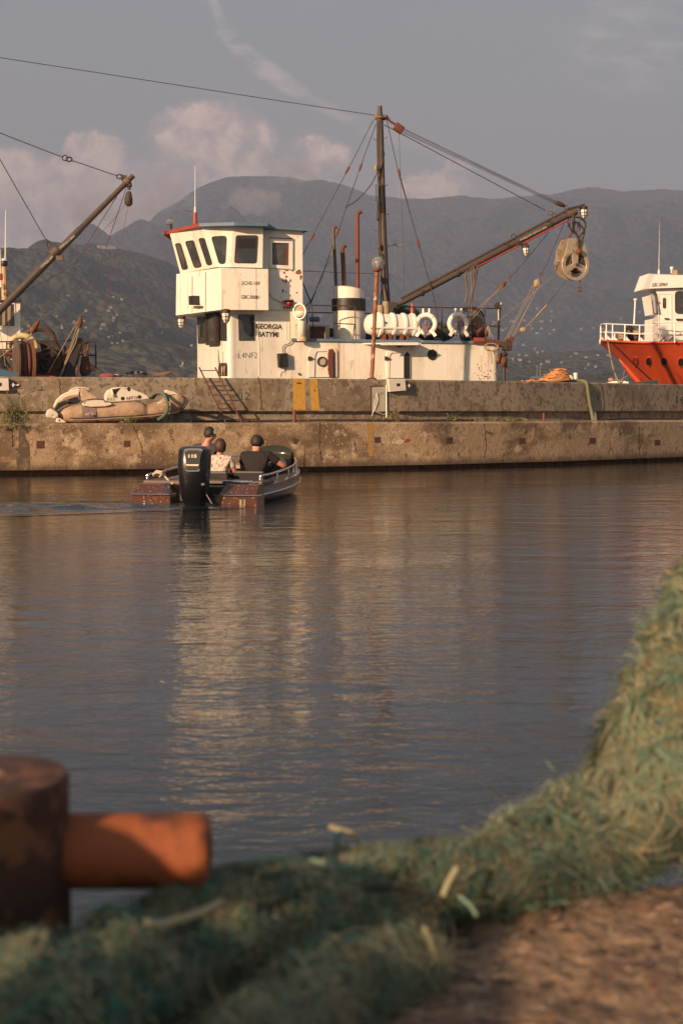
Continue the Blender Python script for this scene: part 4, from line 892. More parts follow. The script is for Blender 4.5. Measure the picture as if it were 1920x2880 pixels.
# winch wheel, gear wheels near the stern
o = B('winch_drum', 'iron', MB().torus(DP.hit(*ZB(1255,490)), .46, .035, (.5,-.86,0), 28, 6).torus(DP.hit(*ZB(1235,490)), .46, .035, (.5,-.86,0), 28, 6))
mb = MB(); c_ = DP.hit(*ZB(1250,490)); ax_ = Vector((.5,-.86,0)); x_ = Vector((.86,.5,0))
for k in range(6): mb.tube([c_, c_+(x_*math.cos(k*1.047)+ZZ*math.sin(k*1.047))*.45], .02, 5)
B('wheel_spokes', 'iron', mb, parent=o); B('drum_core', 'iron', MB().tube([c_-ax_*.2, c_+ax_*.25], .20, 14), parent=o)
B('drum_motor', mat('dark_red_motor', (.10,.02,.018), .5), MB().ball(SIDE.off(-.8).hit(*ZB(1320,560)), .19, 10, (1,1,.95)), True)
B('drum_motor', 'black', MB().lathe(SIDE.off(-1.6).hit(*ZB(1240,560)), [(.0,-.25),(.3,-.25),(.3,.25),(.0,.25)], 16, (1,.3,0)), 'a')
B('green_tarpaulin', mat('green_tarp', (.025,.05,.025), .8, bump=[(6,.05)]), MB().ball(MP.hit(*ZB(800,440)), .48, 10, (1.0,.6,.62)), True)
B('net_heap', mat('dark_net', (.03,.045,.035), .95, layers=[((.11,.06,.035), 6, .5,.62)], bump=[(14,.05)]), MB().ball(SIDE.off(-1.2).hit(*ZB(1010,560)), .42, 10, (1.4,.8,.75)), True)
for (x,y,r_) in ((640,405,.10),(676,380,.10),(678,415,.10)): B('wooden_fender', 'rope', MB().lathe(SIDE.off(-.9).hit(*ZB(x,y)), [(r_*.85,-.13),(r_,-.1),(r_,.1),(r_*.85,.13)], 12), 'a')
B('flare_tube', mat('orange_red_plastic', (.50,.06,.02), .5), MB().lathe(SIDE.off(-.3).hit(*ZB(852,442)), [(.06,0),(.05,.06),(.05,.18),(.03,.30),(.03,.36)], 10), 'a')
B('tv_antenna', 'rope', MB().tube([MP.hit(*ZD(205,918)), MP.hit(*ZD(305,915))], .012, 5).tube([MP.hit(*ZD(240,905)), MP.hit(*ZD(265,930))], .01, 4).tube([MP.hit(*ZD(222,922)), MP.hit(*ZD(262,905))], .01, 4))
B('antenna_cable', 'white2', MB().tube(bez([MP.hit(*ZD(247,925)), MP.hit(*ZD(248,1000)), MP.hit(*ZD(236,1150)), MP.hit(*ZB(724,200)), MP.hit(*ZB(728,430))], 4), .010, 5))
B('cloth_on_rail', 'rope', MB().tube([RP.hit(*ZL(230,980)), RP.hit(*ZL(200,1060)), RP.hit(*ZL(180,1190))], [.04,.015,.015], 6).tube([RP.hit(*ZL(235,990)), RP.hit(*ZL(270,1100)), RP.hit(*ZL(330,1230))], [.04,.018,.012], 6).tube([RP.hit(*ZL(235,990)), RP.hit(*ZL(262,1210))], [.03,.012], 6))
# ---- things lying on or hanging from the ship
def coil(c, pl, n, rx, rz, r, seed, m, depth=.08, hang=0):
    rnd = random.Random(seed); pts = []
    for k in range(n*14):
        a = k*2*math.pi/14; q = rnd.uniform(.85,1.1)
        pts.append(Vector(c) + UU*math.cos(a)*rx*q + ZZ*math.sin(a)*rz*q - VV*(rnd.uniform(0, depth)))
    return MB().tube(pts, r, 4)
c = SB.off(.15).hit(*ZL(280,1400)); o = thing('rope_coil', 'pale rope coil hanging below the rusty stern beam', 'rope', c)
coil(c, SB, 7, .22, .11, .015, 1, 'rope').build('coil', 'rope', o); MB().tube([SB.off(.2).hit(*ZL(290,1480)), SB.off(.2).hit(*ZL(300,1735))], .022, 6).build('rope_end', 'rope', o)
for k in range(6): MB().tube([SB.off(.2).hit(*ZL(375+k*6,1440)), SB.off(.22).hit(*ZL(370+k*9,1560)), SB.off(.2).hit(*ZL(360+k*11,1640+k*9))], .006, 4).build('frayed_end', 'rope', o)
# liferaft canister on its cradle
RF = SIDE.off(-.25); ca, cb = RF.hit(*ZB(560,505)), RF.hit(*ZB(868,512)); ax_ = (cb-ca).normalized(); rr_ = .325
raft = thing('liferaft_canister', 'white ribbed liferaft canister lying on red supports beside the funnel', 'liferaft', RF.hit(*ZB(700,600)))
prof = [(.05,-.12),(.17,-.10),(.27,-.03),(rr_*.93,.06),(rr_,.10)]; Lc = (cb-ca).length
prof += [(rr_, Lc-.12),(rr_*.93,Lc-.05),(.27,Lc+.02),(.15,Lc+.06),(.04,Lc+.07)]
MB().lathe(ca, prof, 24, ax_).build('shell', 'white', raft, smooth='a')
for k in (.22,.50,.74,.94):
    MB().lathe(ca+ax_*Lc*k, [(rr_,-.05),(rr_+.045,-.035),(rr_+.045,.035),(rr_,.05)], 24, ax_).build('rib', 'white2', raft, smooth='a')
MB().box(ca.lerp(cb,.5)-ZZ*.10-VV*.31, Lc+.1, .08, .05, (ax_, VV, ZZ)).build('seam_lip', 'white2', raft)
text_on('Skip', ZB(646,478), ZB(688,484), ZB(646,500), Plane(ca-VV*.335, SIDE.n), 'lettering', 'ink', raft, bold=.02, front=.0, shear=.2)
for k in (.30,.42,.68,.80): MB().box(ca+ax_*Lc*k-ZZ*(rr_+.09), .09, .5, .26, (ax_, VV, ZZ)).build('support', 'redrust', raft, bevel=.01)
MB().box(ca.lerp(cb,.5)-ZZ*(rr_+.19), Lc*.85, .45, .05, (ax_, VV, ZZ)).build('cradle_beam', 'redrust', raft)
# lifebuoys
def lifebuoy(c, lab, group, seed, turn=0, rope=True):
    ax = (SIDE.n + UU*turn).normalized()
    o = thing('lifebuoy', lab, 'lifebuoy', c, group)
    MB().torus(c, .27, .075, ax, 32, 10).build('ring', 'white', o, smooth=True)
    x = ax.cross(ZZ).normalized(); y = x.cross(ax)
    for k in range(4):
        a = R(45+90*k); d = x*math.cos(a)+y*math.sin(a); tt = -x*math.sin(a)+y*math.cos(a)
        MB().torus(c+d*.27, .079, .012, tt, 14, 4).build('strap_band', mat_band, o, smooth=True)
    MB().slab([], SIDE) if False else None
    for s in (-1, 1): MB().box(c + y*.36 + x*.09*s + ax*.03, .055, .05, .20, (x, ax, y)).build('hanging_strap', 'white2', o, bevel=.008)
    for s in (-1, 1): MB().box(c - y*.30 + x*.24*s + ax*.08, .10, .04, .17, ((x*.8+y*.6*s), ax, (y*.8-x*.6*s))).build('hanging_flap', 'white2', o, bevel=.01)
    if rope:
        rnd = random.Random(seed); pts = [c + y*.12]
        for k in range(46): pts.append(c + ax*rnd.uniform(.05,.14) + x*rnd.gauss(0,.055) + y*rnd.uniform(-.42,.12)*(1 if k%2 else .2))
        MB().tube(bez(pts, 3), .008, 4).build('tangled_line', mat_line, o)
    return o
mat_band = mat('beige_band', (.55,.47,.33), .6); mat_line = mat('purple_grey_line', (.27,.21,.25), .9)
lifebuoy(RP.off(.12).hit(*ZB(1157,500)), 'white lifebuoy with a tangled line on the rail nearer the stern', 'lifebuoys on the ship rail', 3, .0)
lifebuoy(RP.off(.10).hit(*ZB(945,502)), 'white lifebuoy with a tangled line on the rail beside the liferaft canister', 'lifebuoys on the ship rail', 4, -.45)
# power block hanging at the end of the boom
HB = BP.off(.12); pc = HB.hit(*ZJ(925,1430))
blk = thing('net_hauling_block', 'big worn metal hauling block hanging from the boom end', 'hauling block', pc)
alu = mat('worn_aluminium', (.52,.42,.30), .42, .55, layers=[((.30,.22,.14), 5, .5,.7)], bump=[(14,.004)])
def circ(cx, cy, rx, ry, a0, a1, n): return [(cx+rx*math.cos(R(a0+(a1-a0)*i/n)), cy+ry*math.sin(R(a0+(a1-a0)*i/n))) for i in range(n+1)]
plate = [(770,860),(945,850),(990,870)] + [(1130,930),(1210,1240)] + circ(925,1450,305,345,-35,205,22) + [(690,1180)]
body_in = circ(950,1450,285,330,0,360,28)[:-1]
HB2 = HB.off(-.42)
bp2 = [(x-30,y-10) for x,y in plate]
MB().slab(zp(ZJ,[(x*1.0-150,y-15) for x,y in [(770,890),(950,880),(1130,960),(1210,1240)]+circ(925,1450,320,345,-35,205,22)+[(640,1180)]]), HB2, .0, .03).build('back_cheek', alu, blk, bevel=.006)
# front cheek with three openings: a ring, hub and three spokes, plus the upper shield
cx_, cy_ = 925, 1440
MB().ring([ZJ(*p) for p in ell(cx_,1450,300,350,40)], [ZJ(*p) for p in ell(cx_+5,1450,228,272,40)], HB, .06, .06).build('rim', alu, blk, smooth='a', bevel=.008)
for ang in (-92, 28, 152):
    a = R(ang); px_, py_ = -math.sin(a), math.cos(a)
    p = lambda r, w: ZJ(cx_+math.cos(a)*r+px_*w, cy_+math.sin(a)*r*1.12+py_*w)
    MB().slab([p(20,-52), p(255,-78), p(255,78), p(20,52)], HB, .05, .03).build('spoke', alu, blk, bevel=.006)
MB().slab([ZJ(*p) for p in ell(cx_,cy_,72,78,16)], HB, .075, .0).build('hub', alu, blk, bevel=.01)
MB().lathe(HB.off(.08).hit(*ZJ(955,1445)), [(.06,0),(.045,.05),(.03,.09)], 10, HB.n).build('hub_bolt', 'iron', blk)
MB().slab(zp(ZJ,[(765,880),(800,855),(960,860),(1115,930),(1205,1250),(1190,1300),(1100,1190),(940,1120),(800,1140),(680,1230),(720,1100)]), HB, .04, .02).build('upper_shield', alu, blk, bevel=.01)
MB().lathe(HB.off(-.40).hit(*ZJ(925,1450)), [(.0,0),(.28,0),(.16,.13),(.16,.25),(.28,.38),(0,.38)], 24, HB.n).build('sheave', 'rubber', blk, smooth='a')
for ang in (60, 150, 210, 300):
    pass
MB().slab(zp(ZJ,[(600,905),(770,860),(770,930),(690,1180),(620,1400),(470,1330)]), HB.off(-.2), .0, .02).build('side_guard', alu, blk)
MB().slab(zp(ZJ,[(480,1330),(620,1345),(620,1385),(470,1375)]), HB.off(-.12), 0, .05).build('cross_bar', alu, blk)
for pts in ([(790,870),(800,790),(850,730),(880,700),(920,730),(955,800),(965,870)],): MB().tube([HB.hit(*ZJ(*p)) for p in pts], .035, 8).build('yoke', 'rust', blk, smooth=True)
MB().lathe(HB.off(.1).hit(*ZJ(985,1160)), [(.10,0),(.10,.08),(.05,.14)], 14, HB.n).build('swivel_motor', 'redrust', blk, smooth='a')
for pts in ([(900,400),(1000,410),(1110,480),(1140,590),(1090,720),(1010,830),(985,1100)],[(880,490),(1000,550),(1110,690),(1080,850),(1030,980),(1000,1130)],[(740,500),(790,620),(850,720),(960,790),(985,950)]):
    MB().tube(bez([HB.off(.08).hit(*ZJ(*p)) for p in pts], 5), .03, 7).build('hydraulic_hose', 'rubber', blk, smooth=True)
MB().tube([HB.hit(*ZJ(872,350)), HB.hit(*ZJ(875,520)), HB.hit(*ZJ(880,720))], [.06,.04,.05], 6).build('shackle_chain', 'iron', blk)
mb = MB(); rnd = random.Random(2)
for k in range(12): x = rnd.uniform(740,1020); mb.tube([HB.off(.05).hit(*ZJ(x,rnd.uniform(440,520))), HB.off(.05).hit(*ZJ(x+rnd.uniform(-25,25),rnd.uniform(580,730)))], .011, 4)
mb.build('frayed_lashing', 'rubber', blk)
MB().tube([HB.hit(*ZJ(1015,1790)), HB.hit(*ZJ(1015,1900))], .02, 6).torus(HB.hit(*ZJ(1010,1990)), .065, .018, HB.n, 14, 6).build('hook', 'rust', blk)
# ================================================================ things on and beside the parapet
from mathutils.bvhtree import BVHTree
# lamp post
lpz = UP(1045).off(-.28)
lb = lpz.hit(*ZB(582,852)); lb.z = 2.44; lt = lpz.hit(*ZB(617,146))
lamp = thing('lamp_post', 'leaning rusty lamp post with a frosted glass globe on top of the parapet', 'lamp post', lb)
MB().tube([lb, lb.lerp(lt,.5), lt], [.058,.055,.058], 12).build('post', mat('peeling_rusty_post', (.27,.11,.05), .8, layers=[((.13,.05,.025), 7, .45,.65), ((.50,.40,.27), 5, .60,.68)]), lamp, smooth='a')
MB().lathe(lb, [(.13,0),(.13,.03),(.07,.05)], 12).build('foot_plate', 'rust', lamp)
MB().lathe(lt, [(.07,-.03),(.115,0),(.12,.05),(.09,.06)], 16).build('globe_collar', 'redrust', lamp, smooth='a')
gl = MB().ball(lpz.hit(*ZB(624,95)), .185, 16); gl.build('globe', 'globe', lamp, smooth=True)
MB().lathe(lpz.hit(*ZB(624,110)), [(.02,-.1),(.04,0),(.03,.08),(.01,.12)], 10).build('bulb', 'lampglass', lamp, smooth=True)
# hose coil hanging over the parapet behind the ladder
hp = UP(630).off(-.3); c = hp.hit(*ZA(712,1540)); o = thing('hose_coil', 'brown hose looped over a rusty bracket behind the top of the ladder', 'hose', c)
for k, (x0, w_) in enumerate(((684,16),(702,20),(722,22),(738,16))):
    MB().tube(bez([hp.off(.03*k).hit(*ZA(*p)) for p in ((x0-w_*.6,1562),(x0-w_*.4,1490),(x0,1448),(x0+w_*.5,1480),(x0+w_*.6,1562))], 5), .022, 6).build('loop', 'rust' if k%2 else 'iron', o, smooth=True)
MB().tube([hp.hit(*ZA(690,1562)), hp.hit(*ZA(678,1430)), hp.hit(*ZA(672,1325))], [.02,.016,.008], 6).build('bracket', 'rust', o)
MB().tube([hp.hit(*ZA(711,1450)), hp.hit(*ZA(710,1348))], .006, 4).build('thin_rod', 'wire', o)
# debris on the parapet left of the wheelhouse
hp = UP(430).off(-.25); c = hp.hit(*ZA(150,1562)); o = thing('timber_plank', 'weathered plank end sticking up on the parapet left of the wheelhouse', 'plank', c)
MB().slab(zp(ZA,[(80,1536),(240,1518),(248,1528),(190,1550),(90,1562)]), hp, .1, .1).build('board', mat('weathered_wood', (.25,.14,.08), .85, layers=[((.12,.07,.04), 5, .45,.65, (.3,.3,4))]), o)
c = hp.hit(*ZH(1120,440)); o = thing('rope_heap', 'dark tangled rope heap beside the plank on the parapet', 'rope', c); rnd = random.Random(4)
pts = [hp.hit(*ZH(940+ (k/50)*250 + rnd.uniform(-25,25), 436 - 24*math.sin(math.pi*min(1,k/50)) + rnd.uniform(-8,8))) - VV*rnd.uniform(-.15,.15) for k in range(50)]
MB().tube(bez(pts,3), .016, 4).build('tangle', 'iron', o); MB().tube(bez(pts[::-2],3), .012, 4).build('tangle', mat('grey_line', (.28,.26,.23), .9), o)
MB().tube([hp.hit(*ZH(890,428)), hp.hit(*ZH(960,434)), hp.hit(*ZH(1040,440))], .012, 4).build('line_end', 'wink', o)
hp2 = UP(290).off(-.3); c = hp2.hit(*ZH(850,446)); o = thing('crumpled_cloth', 'crumpled dark pink cloth lying on the parapet right of the trawler deck', 'cloth', c)
MB().ball(c+Vector((0,0,.02)), .2, 10, (1.1,.5,.38)).build('cloth_fold', mat('pink_cloth', (.25,.06,.07), .9, bump=[(12,.06)]), o, smooth=True)
# ---------------------------------------------------------------- orange rope pile and green hawser on the parapet
hp = UP(1585).off(-.30); c = hp.hit(*ZM(400,385)); c.z = 2.44
o = thing('rope_pile', 'orange brown rope heaped on a hidden bollard on the parapet near the green hawser', 'rope', c)
MT['orange_rope'] = mat('orange_rope', (.50,.24,.09), .95, layers=[((.26,.11,.05), 10, .45,.65)], bump=[(50,.01)])
MB().lathe(c, [(.12,0),(.12,.25),(.16,.28),(.16,.36),(.02,.40)], 14).build('bollard_head', 'redrust', o)
rnd = random.Random(8); pts = []
for k in range(150):
    t_ = k/150; a = k*.62; rr = .36*(1-t_)+.13+rnd.uniform(-.04,.05)
    pts.append(c + Vector((math.cos(a)*rr - .20*(1-t_), math.sin(a)*rr*.55-.0, .03+t_*.36+rnd.uniform(-.02,.03))))
MB().tube(bez(pts,3), .028, 6).build('coils', 'orange_rope', o, smooth=True)
pts = [c + Vector((-.35-.9*k/12, rnd.uniform(-.1,.1), .03+rnd.uniform(0,.10)*(1-k/12))) for k in range(13)]
MB().tube(bez(pts,4), .03, 6).build('rope_tail', 'orange_rope', o, smooth=True)
for k in range(40):
    p = c + Vector((rnd.uniform(-.6,.3), rnd.uniform(-.3,.1), rnd.uniform(.05,.35))); MB().tube([p, p+Vector((rnd.uniform(-.1,.1), -.03, rnd.uniform(-.05,.09)))], .006, 3).build('loose_strand', 'orange_rope', o)
hp = UP(1650)
c = hp.off(-.3).hit(*ZM(350,375)); c.z = 2.47
pts = [c, Vector((hp.off(-.25).hit(*ZM(560,375)).xy.to_3d()+Vector((0,0,2.48)))), Vector((hp.off(-.1).hit(*ZM(700,370)).xy.to_3d()+Vector((0,0,2.49)))), hp.off(.05).hit(*ZM(775,410)), hp.off(.06).hit(*ZO(952,150)), hp.off(.06).hit(*ZO(962,220)), hp.off(.09).hit(*ZO(975,280)), hp.off(.2).hit(*ZO(985,335))]
o = thing('green_hawser', 'thick pale green rope draped over the parapet edge right of the orange rope pile', 'rope', pts[0])
MT['green_rope'] = mat('pale_green_rope', (.16,.17,.10), .95, layers=[((.13,.17,.10), 12, .45,.65)], bump=[(45,.014)])
MB().tube(bez(pts, 8), .055, 8).build('rope_body', 'green_rope', o, smooth=True)
for k in range(18):
    p = pts[-1] + Vector((rnd.uniform(-.06,.08), -.03, rnd.uniform(.0,.35))); MB().tube([p, p+Vector((rnd.uniform(-.03,.09), -.02, -rnd.uniform(.1,.3)))], .010, 3).build('frayed_end', 'green_rope', o)

# ================================================================ collapsed inflatable boat on the ledge
ip = ledge_pt(300, .9); inf = thing('inflatable_boat', 'collapsed beige inflatable boat with a broken white console lying on the quay ledge', 'inflatable boat', ip)
fabric = mat('faded_beige_fabric', (.40,.275,.175), .75, layers=[((.27,.18,.115), 2.2, .45,.7), ((.52,.38,.25), 5, .58,.8)], bump=[(5,.03),(16,.006)])
gel = mat('dirty_white_gelcoat', (.68,.62,.50), .45, layers=[((.44,.37,.27), 3, .5,.72)])
IPn = UP(300).off(1.15)                 # near tube axis plane
def tubeF(stations, m, name, pl, depth_sq=1.0, n=20, wob=.03, seed=0, twist=0):
    rings = []; rnd = random.Random(seed)
    for (x, yt, yb) in stations:
        a, b = pl.hit(*ZF(x, yt)), pl.hit(*ZF(x, yb)); cc = (a+b)/2; h = (a-b).length/2; d = pl.n
        rings.append([cc + ZZ*h*math.sin(6.2832*k/n)*(1+wob*mnoise.noise(Vector((x*.03,k*.9,seed)))*3) + d*h*depth_sq*math.cos(6.2832*k/n)*(1+wob*mnoise.noise(Vector((x*.05,k*.7,seed+4)))*3) for k in range(n)])
    rr = []
    for i in range(len(rings)-1):
        for j in range(4):
            t_ = j/4; t2 = t_; rr.append([rings[i][k].lerp(rings[i+1][k], t2) for k in range(n)])
    rr.append(rings[-1]); return MB().loft(rr).build(name, m, inf, smooth=True)
tb = tubeF([(158,294,300),(172,270,322),(200,245,345),(240,228,354),(300,222,356),(430,215,356),(560,206,352),(660,196,346),(720,194,342),(760,205,338),(790,226,330),(850,205,324),(920,200,312),(960,196,296)], fabric, 'near_tube', IPn, .95, 20, .03, 1)
tubeF([(850,215,300),(900,180,300),(960,150,290),(1010,142,272),(1050,158,248),(1070,180,225),(1078,196,210)], fabric, 'bow_tube', IPn.off(-.12), .75, 20, .05, 2)
tubeF([(230,270,330),(300,262,340),(500,250,338),(700,240,330),(850,240,310)], fabric, 'far_tube', IPn.off(-.95), .9, 14, .04, 3)
# grey patch with brand-like lettering, worn to "AVON" in the photograph
def band(x0, x1, m, pad, name, st):
    rings = []
    for k in range(7):
        x = x0 + (x1-x0)*k/6; yt = np.interp(x, [s[0] for s in st], [s[1] for s in st]); yb = np.interp(x, [s[0] for s in st], [s[2] for s in st])
        a, b = IPn.hit(*ZF(x, yt)), IPn.hit(*ZF(x, yb)); cc = (a+b)/2; h = (a-b).length/2+pad
        rings.append([cc + ZZ*h*math.sin(R(q)) + IPn.n*h*.95*math.cos(R(q)) for q in range(-60, 100, 10)])
    n = len(rings[0]); v = [p for r_ in rings for p in r_]; return MB().add(v, [(i*n+k,i*n+k+1,(i+1)*n+k+1,(i+1)*n+k) for i in range(6) for k in range(n-1)]).build(name, m, inf, smooth=True)
band(326, 424, mat('grey_fabric_patch', (.20,.15,.135), .75, layers=[((.14,.10,.09), 6, .45,.7)], bump=[(6,.01)]), .016, 'grey_patch', [(300,222,356),(430,215,356)])
IT = IPn.off(.40)
text_on('AVON', ZF(356,282), ZF(411,280), ZF(356,299), IPn.off(.33), 'lettering', 'wink', inf, bold=.01, front=.0)
MB().slab([ZF(*p) for p in ell(390,291,8,8,10)], IPn.off(.335), .0, .01).build('red_emblem', mat('emblem_red', (.35,.03,.02), .6), inf)
for y0 in (0, 9):
    pts = [(250,322+y0),(400,320+y0),(560,310+y0),(700,303+y0),(800,296+y0),(900,284+y0),(960,272+y0)]
    MB().tube(bez([IPn.off(.345 - .03*(k>3)).hit(*ZF(*p)) for k, p in enumerate(pts)], 4), .02, 6).build('rubbing_strake', 'iron' if y0 == 0 else mat('pale_strake', (.28,.2,.14), .8), inf, smooth=True)
MB().tube(bez([IPn.off(.12).hit(*ZF(*p)) for p in ((950,290),(1010,276),(1050,250),(1076,205),(1070,180),(1040,160))], 5), .028, 6).build('bow_strake', 'iron', inf, smooth=True)
# white console body and broken hull pieces
CP_ = IPn.off(-.10)
def piece(pts, pl, d, m, name, bv=.02): return MB().slab(zp(ZF, pts), pl, d, d).build(name, m, inf, bevel=bv)
con = piece([(498,204),(502,150),(520,120),(560,100),(600,97),(660,98),(690,112),(760,140),(800,160),(812,182),(700,194),(560,204)], CP_, .22, gel, 'console')
for x in (621,740): 
    MB().slab([ZF(*p) for p in ell(x,179 if x==621 else 168,14,13,14)], CP_.off(.22), .006, 0).build('vent_hole', 'black', inf)
text_on('АРГО', ZF(645,168), ZF(722,160), ZF(647,190), CP_.off(.22), 'lettering', 'ink', inf, bold=.01, front=.006)
text_on('F-13', ZF(512,174), ZF(560,171), ZF(512,196), CP_.off(.22), 'lettering', 'iron', inf, bold=-.01, front=.006)
MB().slab(zp(ZF,[(540,118),(608,102),(600,112),(570,150),(556,152)]), CP_.off(.22), .006, 0).build('cavity', 'black', inf)
MB().slab(zp(ZF,[(648,104),(670,98),(676,122),(660,128)]), CP_.off(.22), .01, 0).build('cavity', 'black', inf)
MB().tube([CP_.off(.24).hit(*ZF(540,110)), CP_.off(.26).hit(*ZF(548,135)), CP_.off(.25).hit(*ZF(560,165))], .03, 8).build('grab_bar', gel, inf, smooth=True)
piece([(334,220),(345,200),(370,192),(440,184),(490,186),(500,205),(545,212),(546,224),(500,236),(400,240),(345,232)], IPn.off(.06), .2, gel, 'seat_moulding', .03)
MB().tube(bez([IPn.off(.28).hit(*ZF(*p)) for p in ((338,212),(350,194),(380,186),(440,183),(488,190),(494,204))], 4), .010, 5).build('trim_line', 'black', inf)
piece([(320,120),(330,104),(372,112),(378,132),(430,160),(452,180),(420,184),(340,200),(322,190)], IPn.off(-.1), .15, mat('cracked_tan_panel', (.42,.31,.21), .7, bump=[(8,.02)]), 'broken_panel', .03)
piece([(322,112),(300,180),(270,172),(230,180),(190,192),(160,215),(138,250),(130,235),(150,190),(190,150),(240,128),(300,106)], IPn.off(-.05), .10, gel, 'torn_hull_shell', .02)
piece([(160,215),(200,200),(240,196),(236,215),(180,240),(150,268),(138,252)], IPn.off(.1), .06, 'black', 'torn_interior', .01)
piece([(240,180),(300,170),(322,200),(300,218),(235,222)], IPn.off(-.02), .10, 'black', 'torn_interior', .01)
piece([(178,204),(200,172),(240,158),(300,150),(304,166),(250,182),(200,200)], IPn.off(.06), .05, fabric, 'torn_fabric', .02)
piece([(76,292),(90,262),(112,250),(160,280),(166,300),(140,322),(80,312)], IPn.off(.1), .14, gel, 'transom_piece', .02)
piece([(150,318),(180,320),(226,346),(200,352),(148,350)], IPn.off(.18), .10, gel, 'transom_piece', .02)
MB().slab([ZF(*p) for p in ell(172,334,6,6,10)], IPn.off(.28), .006, 0).build('bolt_hole', 'black', inf)
piece([(916,150),(930,116),(990,132),(1020,152),(980,150),(940,156)], IPn.off(-.15), .12, gel, 'bow_panel', .01)
piece([(865,206),(900,200),(902,212),(870,218)], IPn.off(.36), .02, gel, 'tear_flap', .01)
MB().tube(bez([IPn.off(-.1).hit(*ZF(*p)) for p in ((240,124),(280,104),(320,100),(372,108),(378,130))], 4), .016, 6).build('shell_rim', gel, inf, smooth=True)
# green rope over the inflatable
g = [IPn.off(-.5).hit(*ZF(820,176)), IPn.off(-.35).hit(*ZF(850,144)), IPn.off(.05).hit(*ZF(905,142)), IPn.off(.35).hit(*ZF(932,190)), IPn.off(.48).hit(*ZF(940,250)), IPn.off(.5).hit(*ZF(915,300)), IPn.off(.52).hit(*ZF(870,332))]
o = thing('green_rope', 'green rope looped over the bow of the collapsed inflatable boat', 'rope', g[0])
MB().tube(bez(g, 8), .042, 8).build('rope_body', mat('dull_green_rope', (.10,.13,.085), .95, layers=[((.09,.13,.09), 16, .45,.65)], bump=[(45,.012)]), o, smooth=True)
MB().tube(bez([x+Vector((.05,.08,-.01)) for x in g[:4]], 6), .03, 8).build('rope_body', 'green_rope', o, smooth=True)

# ================================================================ weeds
MT['leaf'] = mat('weed_leaf', (.045,.058,.018), .8, layers=[((.085,.09,.035), 9, .45,.65)]); MT['dryleaf'] = mat('dry_weed_leaf', (.22,.17,.07), .85)
def weed(c, n, h, spread, lab, seed, name='weed_plant'):
    rnd = random.Random(seed); o = thing(name, lab, 'weed', c); a, b = MB(), MB()
    for k in range(n):
        p = Vector(c) + Vector((rnd.gauss(0,spread*.5), rnd.gauss(0,spread*.25), 0)); hh = h*rnd.uniform(.35,1.0)*(1-min(.75,abs(p.x-c[0])/(spread*2)))
        lean = Vector((rnd.gauss(0,.2), rnd.gauss(0,.15), 1)).normalized(); q = [p, p+lean*hh*.5, p+lean*hh+Vector((rnd.gauss(0,.04),0,-.02))]
        mb = b if rnd.random() < .25 else a; mb.tube(q, [.006,.005,.002], 3)
        for j in range(6):
            t_ = rnd.uniform(.15,1.0); s_ = q[0].lerp(q[2], t_); d = Vector((rnd.uniform(-1,1), rnd.uniform(-.7,.7), rnd.uniform(-.1,.7))).normalized(); L = rnd.uniform(.04,.09); w = Vector((-d.z,0,d.x))*.011
            mb.add([s_, s_+d*L*.5+w, s_+d*L, s_+d*L*.5-w], [(0,1,2,3)])
    a.build('green_stems', 'leaf', o)
    if b.v: b.build('dry_stems', 'dryleaf', o)
weed(ledge_pt(45, .15), 70, 1.0, .36, 'tall green weeds growing on the quay ledge below the left electrical box', 1)
weed(ledge_pt(32, .05)+Vector((0,-.06,-.12)), 34, .3, .4, 'low leafy weeds hanging over the edge below the tall ones at left', 2)
weed(ledge_pt(ZN(1262,1)[0], 1.5), 45, .42, .2, 'dry green weed at the foot of the parapet beside the white conduit', 3)
weed(ledge_pt(ZN(1120,1)[0], 1.45), 25, .2, .15, 'small weed at the foot of the cable panel', 4)
weed(ledge_pt(ZO(62,1)[0], 1.6), 28, .26, .2, 'small weed at the parapet foot just right of the electrical box', 5)
weed(ledge_pt(ZO(430,1)[0], 1.6), 60, .13, .8, 'low mossy weeds spread along the parapet foot left of the pale post', 6)
weed(ledge_pt(ZF(650,1)[0], .2), 16, .22, .18, 'thin dry weed in front of the beige inflatable', 7)
weed(ledge_pt(ZO(296,1)[0], .02)+Vector((0,-.03,-.30)), 9, .07, .05, 'tiny weed growing from the crack in the lower wall', 8)
weed(ledge_pt(ZO(1070,1)[0], 1.6), 20, .12, .3, 'tiny weeds at the parapet foot right of the green hawser', 9)

# ================================================================ rusty trawler at the left edge
LSP = vplane(PX(100,40.0), 40.0, 16); LD = LSP.off(-1.0)
tr = thing('rusty_trawler', 'rusty working trawler with winch drum and leaning brown boom, cut by the left edge', 'trawler', Vector((LSP.hit(100,1060).x, 40.0, 0)))
def T(name, m, mb, smooth=False, parent=tr, label=None, bevel=0): return mb.build(name, m, parent, smooth=smooth, label=label, bevel=bevel)
a = LSP.hit(-700,1000); b = LSP.hit(ZK(1500,1)[0],1000)
T('hull', 'blue', MB().prism([Vector((a.x,a.y,.2)), Vector((a.x,a.y,2.55)), Vector((LSP.hit(*ZK(70,790)).x, LSP.hit(*ZK(70,790)).y, 2.52)), Vector((LSP.hit(*ZK(900,790)).x, LSP.hit(*ZK(900,790)).y, 2.30)), Vector((b.x,b.y,2.2)), Vector((b.x,b.y,.2))], VV*4.2))
T('bulwark_plate', mat('chipped_blue_plate', (.05,.14,.22), .5, layers=[(RUST, 4, .5,.6)]), MB().slab(zp(ZK,[(-60,655),(68,675),(340,718),(340,790),(-60,790)]), LSP, .05, .1))
T('bulwark_plate', 'red', MB().slab(zp(ZK,[(340,718),(860,770),(900,800),(340,800)]), LSP, .05, .1))
